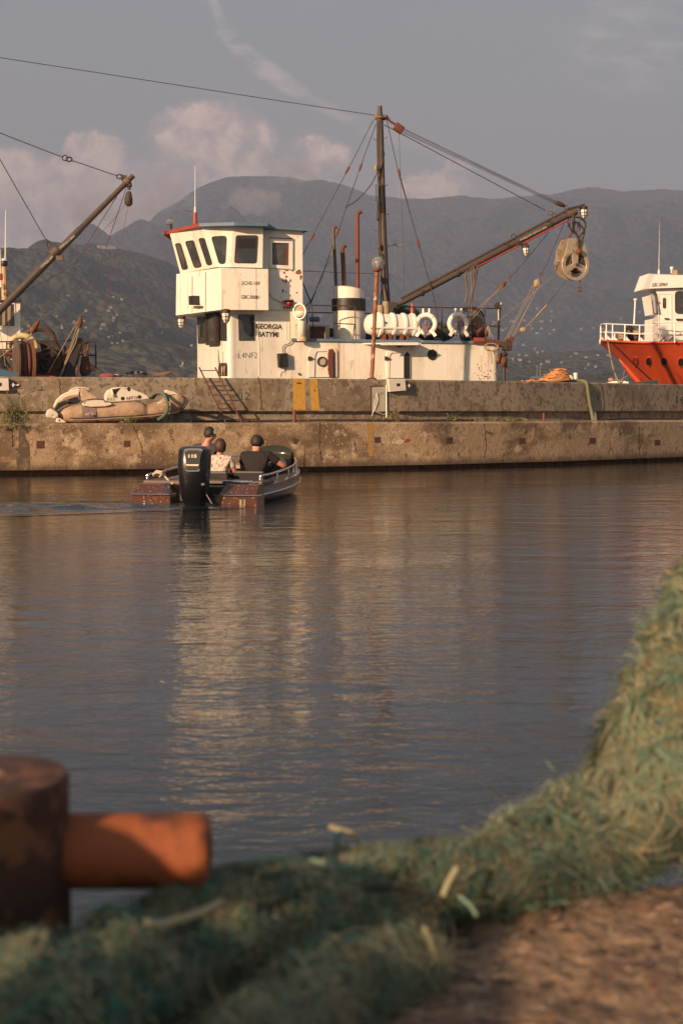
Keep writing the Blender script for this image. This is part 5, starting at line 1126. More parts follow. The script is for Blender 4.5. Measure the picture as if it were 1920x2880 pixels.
# cabin
cabp = LSP.off(-1.8)
cc = [cabp.hit(*ZC(x,y)) for x, y in ((-220,1515),(172,1518),(180,1940),(-220,1940))]
T('cabin', 'white', MB().prism(cc, VV*2.6)); T('cabin_roof', 'iron', MB().slab(zp(ZC,[(-240,1505),(184,1508),(184,1518),(-240,1515)]), cabp, .12, 2.7))
o = T('window', 'white2', MB().ring(zp(ZC,[(-90,1532),(132,1535),(140,1742),(-90,1738)]), zp(ZC,[(-80,1542),(124,1544),(130,1733),(-80,1730)]), cabp, .03, 0))
T('pane', 'glass', MB().slab(zp(ZC,[(-80,1542),(124,1544),(130,1733),(-80,1730)]), cabp, .008, 0), parent=o)
for x in (20,66): T('curtain', 'rope', MB().slab(zp(ZC,[(x,1546),(x+28,1546),(x+26,1730),(x+2,1730)]), cabp, .011, -.009), parent=o)
T('window_post', 'white', MB().slab(zp(ZC,[(140,1700),(176,1700),(176,1518),(140,1518)]), cabp, .01, 0))
# mast with lantern, whip antenna
mp_ = LSP.off(-2.6)
T('mast', mat('cream_mast', (.45,.33,.2), .6, layers=[(RUST, 7, .5,.62)]), MB().tube([mp_.hit(*ZC(44,1520)), mp_.hit(*ZC(36,1222))], [.10,.07], 8).tube([mp_.hit(*ZC(62,1520)), mp_.hit(*ZC(46,1225))], .02, 5).tube([mp_.hit(*ZC(22,1520)), mp_.hit(*ZC(30,1225))], .02, 5))
for y in (1255,1330,1385,1440): T('mast_step', 'rust', MB().tube([mp_.hit(*ZC(14,y)), mp_.hit(*ZC(64,y+3))], .014, 5))
o = T('lantern', 'black', MB().lathe(mp_.hit(*ZC(38,1218)), [(.09,0),(.11,.05),(.11,.14),(.08,.2)], 12), 'a'); T('lantern_cap', 'white2', MB().lathe(mp_.hit(*ZC(38,1180)), [(.10,0),(.10,.05),(.04,.10)], 12), parent=o)
T('antenna', 'white2', MB().tube([mp_.hit(*ZC(48,1180)), mp_.hit(*ZC(52,735))], [.02,.008], 5))
T('post', 'white', MB().tube([mp_.hit(*ZC(2,1290)), mp_.hit(*ZC(8,1400)), mp_.hit(*ZC(-6,1070))], .06, 8)); T('red_light', mat('red_lamp', (.3,.02,.02), .3), MB().box(mp_.hit(*ZC(4,1310)), .14,.14,.2), bevel=.02)
# boom
bp_ = LSP.off(-1.4); B0, B1 = bp_.hit(*ZC(-120,1720)), bp_.hit(*ZC(1146,440)); bd2 = (B1-B0).normalized()
bmat = mat('grey_brown_boom', (.06,.046,.038), .6, layers=[((.08,.055,.04), 4, .45,.7), ((.09,.068,.054), 9, .55,.7)])
bo = T('boom', bmat, MB().tube([B0, B0.lerp(B1,.45), B0.lerp(B1,.63), B0.lerp(B1,.64), B0.lerp(B1,.96), B1], [.11,.11,.105,.09,.075,.075], 14), 'a')
text_on('ГР.ПОД. 0.9Т', ZC(352,1222), ZC(452,1126), ZC(366,1236), bp_.off(.11), 'lettering', 'wink', bo, bold=.02, front=.02)
text_on('ИСП.16.11.2016', ZC(514,1055), ZC(634,948), ZC(527,1068), bp_.off(.11), 'lettering', 'wink', bo, bold=.02, front=.02)
q = bp_.hit(*ZC(470,1100)); T('boom_band', 'brownpipe', MB().tube([q-bd2*.12, q+bd2*.12], .13, 14).box(q+Vector((.16,-.05,-.16)), .2,.1,.12), parent=bo)
q = bp_.hit(*ZC(1090,492)); T('boom_band', 'brownpipe', MB().tube([q-bd2*.08, q+bd2*.08], .115, 12).box(q+Vector((-.08,0,.14)), .18,.08,.1), parent=bo)
def tw(pts, r=.012, m='wire', pl=bp_, Z=ZC, name='stay'): return T(name, m, MB().tube([pl.hit(*Z(*p)) for p in pts], r, 5))
tw([(-500,-80),(0,72),(470,255),(545,280)], .014); tw([(620,312),(700,335),(920,412),(1010,440)], .014)
T('chain', 'iron', MB().torus(bp_.hit(*ZC(560,288)), .075, .02, (0,1,0), 12, 6, 1.0).torus(bp_.hit(*ZC(596,300)), .06, .025, (0,1,0), 10, 6, 1.4).torus(bp_.hit(*ZC(1030,448)), .06, .02, (0,1,0), 12, 6, 1.6).box(bp_.hit(*ZC(1068,465)), .16,.08,.1))
tw([(-250,-140),(0,295),(370,945),(415,1015)], .014); T('chain', 'iron', MB().torus(bp_.hit(*ZC(424,1035)), .08, .018, (0,1,0), 12, 5, .7).box(bp_.hit(*ZC(440,1070)), .12,.08,.12))
tw([(1015,595),(1000,625),(345,1680)], .011); tw([(1090,525),(1055,640),(735,1580),(705,1665)], .012); tw([(1095,660),(1000,790),(680,1140)], .007, 'redrust'); tw([(1098,705),(1030,1130),(905,1480),(805,1785)], .006, 'redrust')
tw([(680,1160),(540,1265),(120,1490)], .008)
hb = bp_.hit(*ZC(1110,520)); T('boom_block', 'iron', MB().tube([bp_.hit(*ZC(*p)) for p in ((1112,500),(1112,530),(1110,545),(1112,560))], [.07,.09,.04,.06], 8).tube([bp_.hit(*ZC(*p)) for p in ((1112,575),(1108,600),(1106,640),(1106,680),(1104,702))], [.05,.09,.12,.12,.06], 10), 'a')
# lower guy blocks and pale falls
GP = LSP.off(-.3)
for (x, y, dx, dy) in ((300,1745,38,-60),(688,1705,10,-55)):
    T('guy_block', 'rust', MB().tube([GP.hit(*ZC(x-dx*.8,y-dy*.8)), GP.hit(*ZC(x-dx*.3,y-dy*.3)), GP.hit(*ZC(x+dx*.4,y+dy*.4)), GP.hit(*ZC(x+dx,y+dy))], [.04,.085,.08,.025], 10), 'a')
for pts in ([(335,1710),(240,1830),(0,2000)],[(330,1725),(255,1830),(160,1960)],[(310,1760),(200,1880),(150,1940)],[(670,1690),(560,1880),(412,2140)],[(675,1700),(610,1900),(520,2160)],[(685,1740),(620,1900),(530,2155)],[(695,1700),(650,1880),(515,2165)]):
    T('guy_rope', 'rope', MB().tube([GP.hit(*ZC(*p)) for p in pts], .012, 5))
tw([(0,1760),(28,1930),(50,2080)], .009, 'rope', GP)
# deck rail
mb = MB()
for L in ([(-60,232),(1170,210),(1510,238)],[(-60,352),(330,352)],[(1250,430),(1510,448)],[(0,452),(240,462)]): mb.tube([LD.hit(*ZK(*p)) for p in L], .022, 6)
for L in ([(110,235),(112,352)],[(1508,238),(1516,640)],[(540,230),(540,420)],[(830,225),(832,560)],[(1375,225),(1370,330)]): mb.tube([LD.hit(*ZK(*p)) for p in L], .022, 6)
T('railing', 'iron', mb); T('platform', 'rope', MB().slab(zp(ZK,[(1440,640),(1520,636),(1524,690),(1436,690)]), LD, .1, .3))
# winch drum with rusty wire
dc = LSP.off(-.35); ax_ = Vector((.93,.36,0)); p0_, p1_ = dc.hit(*ZK(262,560)), dc.hit(*ZK(500,575))
mb = MB(); mb.lathe(p0_, [(.0,-.02),(.69,-.02),(.69,.03),(0,.03)], 28, ax_)
o = T('winch_drum', mat('drum_face', (.085,.06,.045), .7, layers=[(RUST, 5, .5,.7)]), mb, 'a')
T('drum_flange', 'rust', MB().lathe(p1_, [(.0,-.05),(.68,-.05),(.70,.02),(.0,.06)], 28, ax_), 'a', parent=o)
rnd = random.Random(3)
for k in range(9):
    c_ = p0_.lerp(p1_, .10+.085*k); T('wire_layer', 'rust' if k%2 else 'redrust', MB().torus(c_, .50+rnd.uniform(-.02,.03), .05, ax_, 26, 6), True, parent=o)
T('drum_core', 'rust', MB().tube([p0_, p1_], .46, 24), parent=o)
# lifebuoy (a thing of its own), arches, wheels, gantry
lo = thing('lifebuoy', 'worn cream lifebuoy standing behind the winch drum on the trawler', 'lifebuoy', LD.hit(*ZK(360,400)))
lc = LD.off(-.1).hit(*ZK(360,350)); MB().torus(lc, .39, .09, (.1,-1,0), 32, 10, 1.0).build('ring', mat('cream_buoy', (.50,.43,.24), .6, layers=[((.33,.27,.16), 5, .5,.7)]), lo, smooth=True)
for k in (45,150,225,-30): d = Vector((math.cos(R(k)),0,math.sin(R(k)))); MB().torus(lc+d*.39, .094, .014, Vector((-d.z,0,d.x)), 12, 4).build('strap_band', mat_band, lo, smooth=True)
T('arch_frame', 'iron', MB().torus(LD.off(-.3).hit(*ZK(625,245)), .42, .10, (0,1,0), 20, 8, 1.0, 0, math.pi).tube([LD.off(-.3).hit(*ZK(548,245)), LD.off(-.3).hit(*ZK(548,600))], .10, 8).tube([LD.off(-.3).hit(*ZK(690,245)), LD.off(-.3).hit(*ZK(760,600))], .11, 8))
def wheel(x, y, r, sp, pl=LD, m='iron'):
    c_ = pl.hit(*ZK(x,y)); o = T('gear_wheel', m, MB().torus(c_, r, .035, (.2,-1,0), 26, 7)); mb = MB()
    for k in range(sp): a = k*6.283/sp+.4; mb.tube([c_, c_+Vector((math.cos(a),.2*math.cos(a),math.sin(a)))*r], .05, 5)
    mb.tube([c_-Vector((0,.08,0)), c_+Vector((0,.08,0))], r*.35, 12); T('spokes', 'rust', mb, parent=o)
wheel(628,475,.42,4); wheel(800,540,.36,5); wheel(740,560,.25,3)
for (pts, r_, m_) in (([(560,610),(700,560),(900,640)], .12,'iron'),([(600,650),(640,720),(750,740)],.12,'rust'),([(720,740),(820,680),(910,620)],.15,'rust'),([(850,230),(900,300),(960,440)],.08,'iron'),([(960,550),(1060,440),(1130,330)],.09,'rust'),([(880,430),(930,520),(920,640)],.13,'rust'),([(1000,300),(1030,330),(1040,420)],.035,'iron'),([(740,240),(800,350),(860,250)],.03,'iron'),([(380,300),(460,400),(520,440)],.06,'iron'),([(570,700),(900,760),(1000,700)],.2,'iron'),([(0,500),(40,560),(40,650)],.12,'black'),([(60,500),(120,620),(190,680)],.08,'iron'),([(20,400),(160,420),(230,440)],.05,'rust')):
    T('deck_machinery', m_, MB().tube(bez([LD.hit(*ZK(*p)) for p in pts],4), r_, 7))
rnd = random.Random(9)
for k in range(26):
    x, y = rnd.uniform(560,960), rnd.uniform(450,740); T('machine_part', rnd.choice(['rust','iron','black','iron']), MB().box(LD.off(rnd.uniform(-.3,.2)).hit(*ZK(x,y)), rnd.uniform(.08,.25), .2, rnd.uniform(.06,.25)), bevel=.01)
T('cloth_tie', 'rope', MB().ball(LD.off(.1).hit(*ZK(828,415)), .1, 6, (.8,.5,1.3)), True)
T('gantry', mat('gantry_iron', (.030,.026,.026), .6, layers=[(RUST, 3, .55,.72)]), MB().slab(zp(ZK,[(1175,162),(1230,170),(1310,200),(1290,270),(1200,780),(1010,790),(1060,560),(1130,340)]), LSP.off(-.5), .0, .5), bevel=.02)
T('gantry_head', 'iron', MB().slab(zp(ZK,[(1170,158),(1300,172),(1400,208),(1380,250),(1340,262),(1300,300),(1250,240)]), LSP.off(-.48), .08, .4), bevel=.02)
T('shackle_chain', 'rust', MB().torus(LSP.off(-.5).hit(*ZK(1335,310)), .16, .05, (0,1,0), 12, 6, .7).tube([LSP.off(-.5).hit(*ZK(1350,350)), LSP.off(-.5).hit(*ZK(1355,460))], .05, 6))
o = T('hanging_sheave', 'iron', MB().slab(zp(ZK,[(1300,460),(1400,455),(1440,640),(1450,700),(1400,760),(1300,780),(1270,700),(1280,600)]), LSP.off(-.75), 0, .25), bevel=.03)
T('sheave_cheek', 'rust', MB().slab([ZK(x,y) for x,y in [(1300,450),(1370,450),(1395,600)]+circ(1335,640,62,78,0,180,12)+[(1285,600)]], LSP.off(-.68), .0, .06), bevel=.01, parent=o)
T('sheave_rim', 'rust', MB().ring([ZK(*p) for p in ell(1345,640,85,95,24)], [ZK(*p) for p in ell(1340,640,66,76,24)], LSP.off(-.72), .0, .08), parent=o)
T('hanging_sheave', 'rust', MB().slab(zp(ZK,[(1215,590),(1245,600),(1240,700),(1220,790),(1180,790),(1190,690)]), LSP.off(-.45), .0, .1), bevel=.02)
tw([(780,2060),(860,2110),(905,2140)], .012, 'redrust', LD)
# ================================================================ orange-red ship at the right edge
RD = 60.0
def rh(s, t_):        # hull surface: s 0 stem..1 right end; t 0 deck..1 low
    sx = 440 + (1010-440)*t_**.93; ex = 3600
    px = sx + (ex-sx)*s; py = 1262 + 28*min(1,s*6) + t_*640
    full = 1-math.exp(-s*(11-5*t_)); Y = RD + 1.6 - 3.4*full*(1-.32*t_)
    return ZE(px, py), Y
ns, ntt = 44, 14; vs = []
for i in range(ns+1):
    for j in range(ntt+1):
        (a, b), Y = rh((i/ns)**1.7, j/ntt); vs.append(P(a, b, Y))
YC = RD + 1.6
n2 = len(vs); vs2 = [Vector((v.x + (YC-v.y)*0, 2*YC - v.y, v.z)) for v in vs]
fs = [(i*(ntt+1)+j, (i+1)*(ntt+1)+j, (i+1)*(ntt+1)+j+1, i*(ntt+1)+j+1) for i in range(ns) for j in range(ntt)]
fs += [tuple(n2+k for k in f[::-1]) for f in fs]
deck = [i*(ntt+1) for i in range(ns+1)] ; fs += [(i*(ntt+1), n2+i*(ntt+1), n2+(i+1)*(ntt+1), (i+1)*(ntt+1)) for i in range(ns)]
rs0 = thing('orange_ship', 'orange-red hulled ship with white wheelhouse and bow railing at the right edge', 'ship', Vector((PX(1850,RD), RD, 0)))
def Q(name, m, mb, smooth=False, parent=rs0, label=None, bevel=0): return mb.build(name, m, parent, smooth=smooth, label=label, bevel=bevel)
orange = mat('orange_red_hull', (.52,.075,.022), .5, layers=[((.42,.055,.02), .8, .45,.75)])
hull = Q('hull', orange, MB().add(vs+vs2, fs), 'a')
bvh = BVHTree.FromPolygons([tuple(v) for v in vs], [f for f in fs if max(f) < n2])
def hp_(px, py):
    d = ray(px, py).normalized(); loc, nor, i, dist = bvh.ray_cast(CAM, d); return (loc, nor) if loc else (P(px,py,RD-1.5), Vector((0,-1,0)))
# underside of the bow: darker boot-topping below, stem bar
Q('stem_bar', orange, MB().tube([P(*rh(0,k/10)[0], rh(0,k/10)[1]-.05) for k in range(4, 11)], [.03,.07,.10,.12,.12,.12,.12], 8), True)
for x, y in ((900,1560),(1085,1560),(1295,1560),(1530,1568)):
    loc, nor = hp_(*ZE(x,y)); pl = Plane(loc, nor)
    w_ = 38 if x < 1200 else 42
    o = Q('porthole', orange, MB().ring([ZE(*p) for p in ell(x,y,w_,68,20)], [ZE(*p) for p in ell(x+4,y,w_-5,60,20)], pl, .03, .02), 'a')
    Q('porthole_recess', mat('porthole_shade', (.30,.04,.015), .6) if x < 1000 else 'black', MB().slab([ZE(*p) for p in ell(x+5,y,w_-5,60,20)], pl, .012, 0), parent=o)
Q('gunwale', orange, MB().tube([P(*rh((k/24)**1.7,0)[0], rh((k/24)**1.7,0)[1]) for k in range(25)], .05, 6), True)
# bow railing
dk = lambda s, f=1: (lambda v: Vector((v.x, YC-(YC-v.y)*f, v.z)))(P(*rh(s,0)[0], rh(s,0)[1]))
mb = MB(); hs = (.92,.46)
ss = [.006,.02,.05,.10,.17,.26,.37,.5]
for side in (1,-1):
    pts = [dk(s, .93*side) for s in ss]
    for h in hs: mb.tube([p+ZZ*h*.78 for p in pts], .024, 6)
tpx = [520,612,790,995,1170]
Q('bow_railing', 'white2', mb)
for side in (1,-1):
    for s in (.022,.05,.105,.17,.26,.37):
        p = dk(s, .93*side); Q('rail_post', 'white2', MB().tube([p, p+ZZ*.72], .03, 6).add([p-Vector((.06,0,0)), p+Vector((.28,0,0)), p+ZZ*.28+Vector((.0,0,0)), p+Vector((.28,.04,0)), p+ZZ*.28+Vector((0,.04,0)), p+Vector((-.06,.04,0))], [(0,1,2),(3,5,4),(1,3,4,2),(0,2,4,5),(0,5,3,1)]))
Q('flag_pole', 'white2', MB().tube([P(*ZE(888,1050),RD), P(*ZE(907,700),RD)], [.035,.03], 6).ball(P(*ZE(908,700),RD), .07, 6, (1.2,1,.8)))
for (x,y,w_,h_) in ((735,1205,60,50),(930,1150,60,40)):
    c_ = P(*ZE(x,y),RD); rnd = random.Random(x); pts = [c_+Vector((math.cos(k*.8)*w_/300*rnd.uniform(.8,1.1)*.9, math.sin(k*.8)*.3, (k/40-.5)*h_/170)) for k in range(40)]
    o = Q('mooring_line_coil', 'rope', MB().tube(bez(pts,3), .035, 5), True)
for x in (915,960): Q('bitt', 'black', MB().tube([P(*ZE(x,1270),RD), P(*ZE(x,1165),RD)], .14, 10))
Q('windlass', 'black', MB().ball(P(*ZE(825,1170),RD+.3), .3, 8, (.8,1,1.2)), True)
# superstructure
SP = vplane(PX(1870,RD-.9), RD-.9, 4); SB_ = Vector((-math.sin(R(4)), math.cos(R(4)), 0))
fr_ = lambda x, y, Y: P(*ZE(x,y), Y)
zbase = SP.hit(*ZE(1225,1300)).z
c1 = [SP.hit(*ZE(1225,900)), SP.hit(*ZE(3400,900)), SP.hit(*ZE(3400,900))+SB_*4, fr_(1145,900,RD+2.0)+SB_*1.2, fr_(1145,900,RD+2.0)]
ztop = c1[0].z
Q('deck_house', 'white2', MB().prism([Vector((p.x,p.y,zbase-.3)) for p in c1], (0,0,ztop-zbase+.3)))
lo_ = [SP.hit(*ZE(1222,902)), SP.hit(*ZE(3400,902)), SP.hit(*ZE(3400,902))+SB_*4, fr_(1148,902,RD+2.0)+SB_*1.2, fr_(1148,902,RD+2.0)]
FPn = plane3(lo_[0], lo_[4], SP.hit(*ZE(1190,548))); h4 = FPn.hit(*ZE(1105,548)); h4.z = SP.hit(*ZE(1190,548)).z
hi_ = [SP.hit(*ZE(1190,548)), SP.hit(*ZE(3400,548)), SP.hit(*ZE(3400,548))+SB_*4, h4+SB_*1.2, h4]
Q('wheelhouse', 'white2', MB().loft([lo_, hi_]))
vlo = [SP.off(.25).hit(*ZE(1100,546)), SP.off(.25).hit(*ZE(3400,470)), SP.off(.25).hit(*ZE(3400,470))+SB_*4.4, fr_(1010,558,RD+2.4)+SB_*1.4, fr_(1010,558,RD+2.4)]
vhi = [SP.off(.25).hit(*ZE(1165,355)), SP.off(.25).hit(*ZE(3400,420)), SP.off(.25).hit(*ZE(3400,420))+SB_*4.4, fr_(1090,340,RD+2.4)+SB_*1.4, fr_(1090,340,RD+2.4)]
Q('roof_visor', 'white2', MB().loft([vlo, vhi]))
text_on('GBC-00969', ZE(1142,470), ZE(1352,464), ZE(1132,520), SP.off(.25), 'lettering', 'ink', rs0, bold=.0, front=.02, shear=.0)
def qwin(pts, pl, r=8, fr=3): 
    g = rpoly(pts, r); o = Q('window', 'rubber', MB().ring(grow(g,fr), g, pl, .03, 0)); Q('pane', 'glass', MB().slab(grow(g,.3), pl, .01, 0), parent=o)
qwin(zp(ZE,[(1126,606),(1185,606),(1214,888),(1152,888)]), FPn, 3, 1.5)
qwin(zp(ZE,[(1460,590),(1640,590),(1640,885),(1462,885)]), SP, 10, 2)
qwin([ZE(*p) for p in rrect(1290,680,1326,812,17)], SP, 2, 1.4)
Q('door_frame', 'white2', MB().ring(zp(ZE,[(1222,612),(1408,612),(1410,1262),(1228,1262)]), zp(ZE,[(1232,624),(1398,624),(1400,1250),(1238,1250)]), SP, .03, 0))
Q('door_handle', 'iron', MB().tube([SP.off(.08).hit(*ZE(1308,962)), SP.off(.08).hit(*ZE(1372,962))], .03, 6)); Q('grab_rail', 'iron', MB().tube([SP.off(.08).hit(*ZE(1470,972)), SP.off(.08).hit(*ZE(1640,975))], .04, 6))
for y in (738,1195): Q('hinge', 'rope', MB().slab(zp(ZE,[(1218,y-10),(1244,y-10),(1244,y+10),(1218,y+10)]), SP, .06, 0))
Q('side_rail', 'white2', MB().tube([SP.off(1.0).hit(*ZE(1145,1022)), SP.off(1.0).hit(*ZE(1440,1015)), SP.off(1.0).hit(*ZE(2000,1005))], .035, 6).tube([SP.off(1.0).hit(*ZE(1448,1015)), SP.off(1.0).hit(*ZE(1448,1290))], .035, 6).tube([SP.off(1.0).hit(*ZE(1448,1155)), SP.off(1.0).hit(*ZE(2000,1150))], .02, 6))
for x in (1325,1440): Q('davit_strut', 'green_ink', MB().tube([SP.off(.6).hit(*ZE(x-80,1285)), SP.off(.6).hit(*ZE(x-10,1215)), SP.off(.6).hit(*ZE(x-8,1290))], .04, 5))
Q('roof_fitting', 'white2', MB().lathe(P(*ZE(1407,335),RD+1), [(.06,0),(.04,.02),(.035,.16),(.075,.19),(.08,.24),(.06,.27)], 12).lathe(P(*ZE(1230,345),RD+1), [(.04,0),(.045,.12),(.012,.2),(.002,2.2)], 8)); Q('roof_box', 'rope', MB().box(P(*ZE(1445,345),RD+.5), .2,.2,.3))
# mooring ropes from the bow
for a, b, r_ in ((ZE(528,1258), ZE(685,1850), .075), (ZE(765,1640), ZE(700,1830), .05)):
    p0_, p1_ = P(*a, RD+.2), P(*b, RD-12); o = thing('mooring_rope', 'thick pale mooring rope running down from the orange bow' if r_ > .06 else 'thinner mooring rope from below the orange bow', 'rope', p1_)
    MB().tube(catenary(p0_, p1_, .25), r_*.5, 6).build('rope_body', 'rope', o, smooth=True)
# distant craft of which only the tops clear the parapet
def craft(px, py_top, Y, w_, name, lab, m1_, m2_, masts):
    top = P(px, py_top, Y); c_ = Vector((top.x, Y, 0)); o = thing(name, lab, 'boat', c_); rings = []
    for x, k, zt_ in ((-4.6,.05,1.7),(-3.2,.75,1.45),(0,1,1.3),(3,.95,1.35),(4.4,.8,1.4)): rings.append([c_+Vector((x, 1.5*k*sy, z)) for sy, z in ((-1,zt_),(-.8,-.4),(.8,-.4),(1,zt_))])
    MB().loft(rings).build('hull', m1_, o); MB().box(c_+Vector((0,0,2.0)), 4.5,2.0,1.4).build('cabin', m2_, o, bevel=.1)
    h_ = top.z-2.6; MB().box(c_+Vector((0,0,2.6+h_/2)), w_*.75,1.5,h_).build('tower', m2_, o, bevel=.08); MB().box(Vector((top.x,Y,top.z-.2)), w_,1.8,.25).build('upper_deck', m2_, o, bevel=.05)
    for x in masts: MB().tube([Vector((top.x+x,Y,top.z-.1)), Vector((top.x+x,Y,top.z+1.25))], .025, 5).build('mast', 'rope', o)
    return o, top
o, tp = craft(ZE(670,0)[0], ZE(0,1822)[1], 150, 1.9, 'motor_yacht', 'small white boat top showing over the parapet below the orange bow', 'white2', 'white2', [])
MB().ball(tp+Vector((-.75,0,.15)), .28, 8, (1.1,.7,.75)).build('pink_cover', mat('pink_cover', (.42,.17,.13), .8), o, smooth=True)
MB().tube([tp+Vector((-.9,0,.2)), tp+Vector((.2,0,.12)), tp+Vector((.9,0,.5))], .035, 5).build('hand_rail', 'rope', o)
craft(ZL(1230,0)[0], ZL(0,1985)[1], 160, 1.8, 'moored_yacht', 'dark blue cabin top with two thin masts left of the orange rope pile', mat('dark_blue_hull', (.03,.035,.05), .4), mat('slate_cabin', (.09,.10,.13), .5), [-.15,.2])
c_ = P(*ZE(1110,1880), 47); o = thing('dark_green_container', 'dark green metal container behind the parapet under the orange hull', 'container', c_)
MB().slab(zp(ZE,[(985,1832),(1225,1800),(1240,1900),(985,1900)]), Plane(c_,(0,-1,0)), .0, 1.2).build('tank_side', mat('green_metal', (.035,.06,.055), .6, layers=[(RUST, 4, .55,.7)]), o)
for k in range(6): x = 1010+k*36; MB().slab(zp(ZE,[(x,1835-k*5),(x+8,1834-k*5),(x+8,1890),(x,1890)]), Plane(c_,(0,-1,0)), .04, 0).build('stiffener', 'iron', o)
for (x, y0, y1, m_, lab) in ((86,1790,1730,'white2','short white post behind the parapet between the rope pile and the ship'),(8,1815,1765,'lampglass','pale stub post just right of the orange rope pile')):
    c_ = P(*ZE(x,y0+20), 60); o = thing('marker_post', lab, 'post', c_); MB().tube([c_, P(*ZE(x,y1),60)], .08 if m_=='white2' else .16, 8).build('post_body', m_, o)
    MB().lathe(P(*ZE(x,y1),60), [(.1,0),(.1,.05),(.02,.08)], 8).build('cap', m_, o)
def march(px, py):
    d = ray(px, py); d = d/d.y
    ys = np.arange(700, 8000, 4.0); xs = d.x*ys; zs = EYE + d.z*ys
    for H, lo, hi in ((NEAR, 745, 3050), (FAR, 2860, 8000)):
        m = (ys > lo) & (ys < hi); hz_ = hill_z(xs[m], ys[m], H); k = np.nonzero(hz_ > zs[m])[0]
        if len(k): i = k[0]; return Vector((xs[m][i], ys[m][i], float(hz_[i])))
    return None
# ================================================================ trees beyond the harbour
MT['bark'] = mat('bark', (.08,.06,.04), .9); MT['crown'] = mat('tree_leaves', (.035,.045,.02), .9, layers=[((.065,.075,.03), .6, .42,.6)]); MT['crown2'] = mat('tree_leaves_olive', (.07,.07,.025), .9, layers=[((.10,.10,.04), .6, .45,.6)])
def tree(px, py_base, Y, h, w, lab, seed, m='crown'):
    rnd = random.Random(seed); b_ = march(px, py_base); k_ = b_.y/Y; h *= k_; w *= k_; b_.z -= h*.05; o = thing('broadleaf_tree', lab, 'tree', b_, 'trees beyond the harbour')
    mb = MB().tube([b_, b_+Vector((.1,0,h*.35)), b_+Vector((0,0,h*.7))], [h*.035,h*.025,h*.01], 6)
    for k in range(6): a = rnd.uniform(0,6.28); s_ = b_+Vector((0,0,h*rnd.uniform(.25,.5))); mb.tube([s_, s_+Vector((math.cos(a)*w*.35, math.sin(a)*w*.35, h*rnd.uniform(.15,.35)))], [h*.015,h*.005], 4)
    mb.build('trunk', 'bark', o); mb = MB(); cl = [(rnd.gauss(0,w*.24), rnd.gauss(0,w*.2), h*rnd.uniform(.35,.95), rnd.uniform(.10,.24)*w) for _ in range(18)]
    for k in range(1500):
        cx, cy, cz, cr = rnd.choice(cl); d = Vector((rnd.gauss(0,1), rnd.gauss(0,1), rnd.gauss(0,1))).normalized()*cr*rnd.uniform(.6,1.05); p = b_+Vector((cx,cy,cz))+d
        u = Vector((rnd.uniform(-1,1), rnd.uniform(-1,1), rnd.uniform(-1,1))).normalized(); v = u.orthogonal().normalized(); s_ = h*.03*rnd.uniform(.6,1.4)
        mb.add([p-u*s_, p-v*s_*.6, p+u*s_, p+v*s_*.6], [(0,1,2,3)])
    mb.build('crown', m, o)
for (x, y0, h_, w_, lab, m_) in ((200,1850,150,150,'dark tree beyond the parapet just right of the two marker posts','crown'),(300,1850,120,110,'pale olive bush in the middle of the far tree row','crown2'),(400,1855,130,140,'dark low tree between the olive bush and the tallest tree','crown'),(500,1860,215,170,'tallest dark tree left of the mooring rope','crown'),(600,1855,110,120,'small tree behind the mooring rope under the orange bow','crown'),(-900,1830,90,140,'low olive tree beyond the stern of the white ship','crown2'),(-1010,1840,110,120,'dark tree close behind the stern edge of the white ship','crown'),(-780,1840,60,130,'low dark tree right of the stern trees','crown'),(900,1840,100,140,'dark tree hidden partly by the orange bow','crown')):
    Y = 420; k = Y/F/4.9; tree(ZE(x,0)[0], ZE(x,y0+15)[1], Y, h_*k, w_*k*1.2, lab, int(x)+5, m_)

# ================================================================ houses on the hills
MT['hwall'] = mat('plaster_wall', (.38,.33,.29), .8); MT['hwall2'] = mat('grey_plaster_wall', (.27,.25,.23), .8); MT['hroof'] = mat('pale_metal_roof', (.28,.25,.24), .6); MT['hroof2'] = mat('red_tile_roof', (.26,.11,.08), .8); MT['hwin'] = mat('dark_opening', (.04,.04,.045), .4)
HS = [(ZC,p) for p in ((975,1480),(1050,1507),(590,1467),(740,1600),(955,1588),(935,1605),(1005,1632),(490,1660),(535,1735),(540,1770),(640,1700),(725,1700),(740,1755),(980,1675),(975,1705),(893,1728),(868,1760),(430,1808),(195,1770),(250,1770),(782,1838),(1030,1800),(960,1825),(935,1828),(965,1880),(1012,1880),(1058,1860),(870,1892),(828,1895))]
HS += [(ZA,p) for p in ((130,1130),(172,1184),(435,1293))] + [(ZH,p) for p in ((1510,200),(1440,350),(1270,105),(1430,358))]
HS += [(ZL,p) for p in ((1210,640),(1505,680),(1515,780),(330,885),(670,890),(735,872),(965,860),(1300,875),(1480,868),(590,1030),(510,1050),(940,1065),(1065,960),(1115,1040),(1310,1015),(1545,1040),(1210,1108),(1460,1145),(780,1330),(945,1350),(1165,1425),(1320,1480),(1215,1500),(850,1560),(985,1555),(725,1632),(865,1665),(1050,1690),(1295,1740),(1415,1685),(1475,1860))]
HS += [(ZE,p) for p in ((710,962),(960,865),(495,1000),(555,1025),(330,1085),(165,1105),(20,1490),(235,1487),(90,1440),(395,1460),(530,1465),(262,1590),(222,1640),(362,1630),(1050,860))] + [(ZB,p) for p in ((560,333),(240,455))] + [(ZM,(545,20)),(ZM,(770,20)),(ZM,(405,100)),(ZM,(110,125)),(ZM,(200,85)),(ZM,(245,212))]
def clock(px, py):
    row = 'high up' if py < 860 else 'halfway up' if py < 930 else 'low down' if py < 990 else 'at the hill foot'
    col = 'left of the wheelhouse' if px < 540 else 'behind the ship' if px < 1440 else 'right of the stern' if px < 1680 else 'near the orange bow'
    return row, col
HL = []
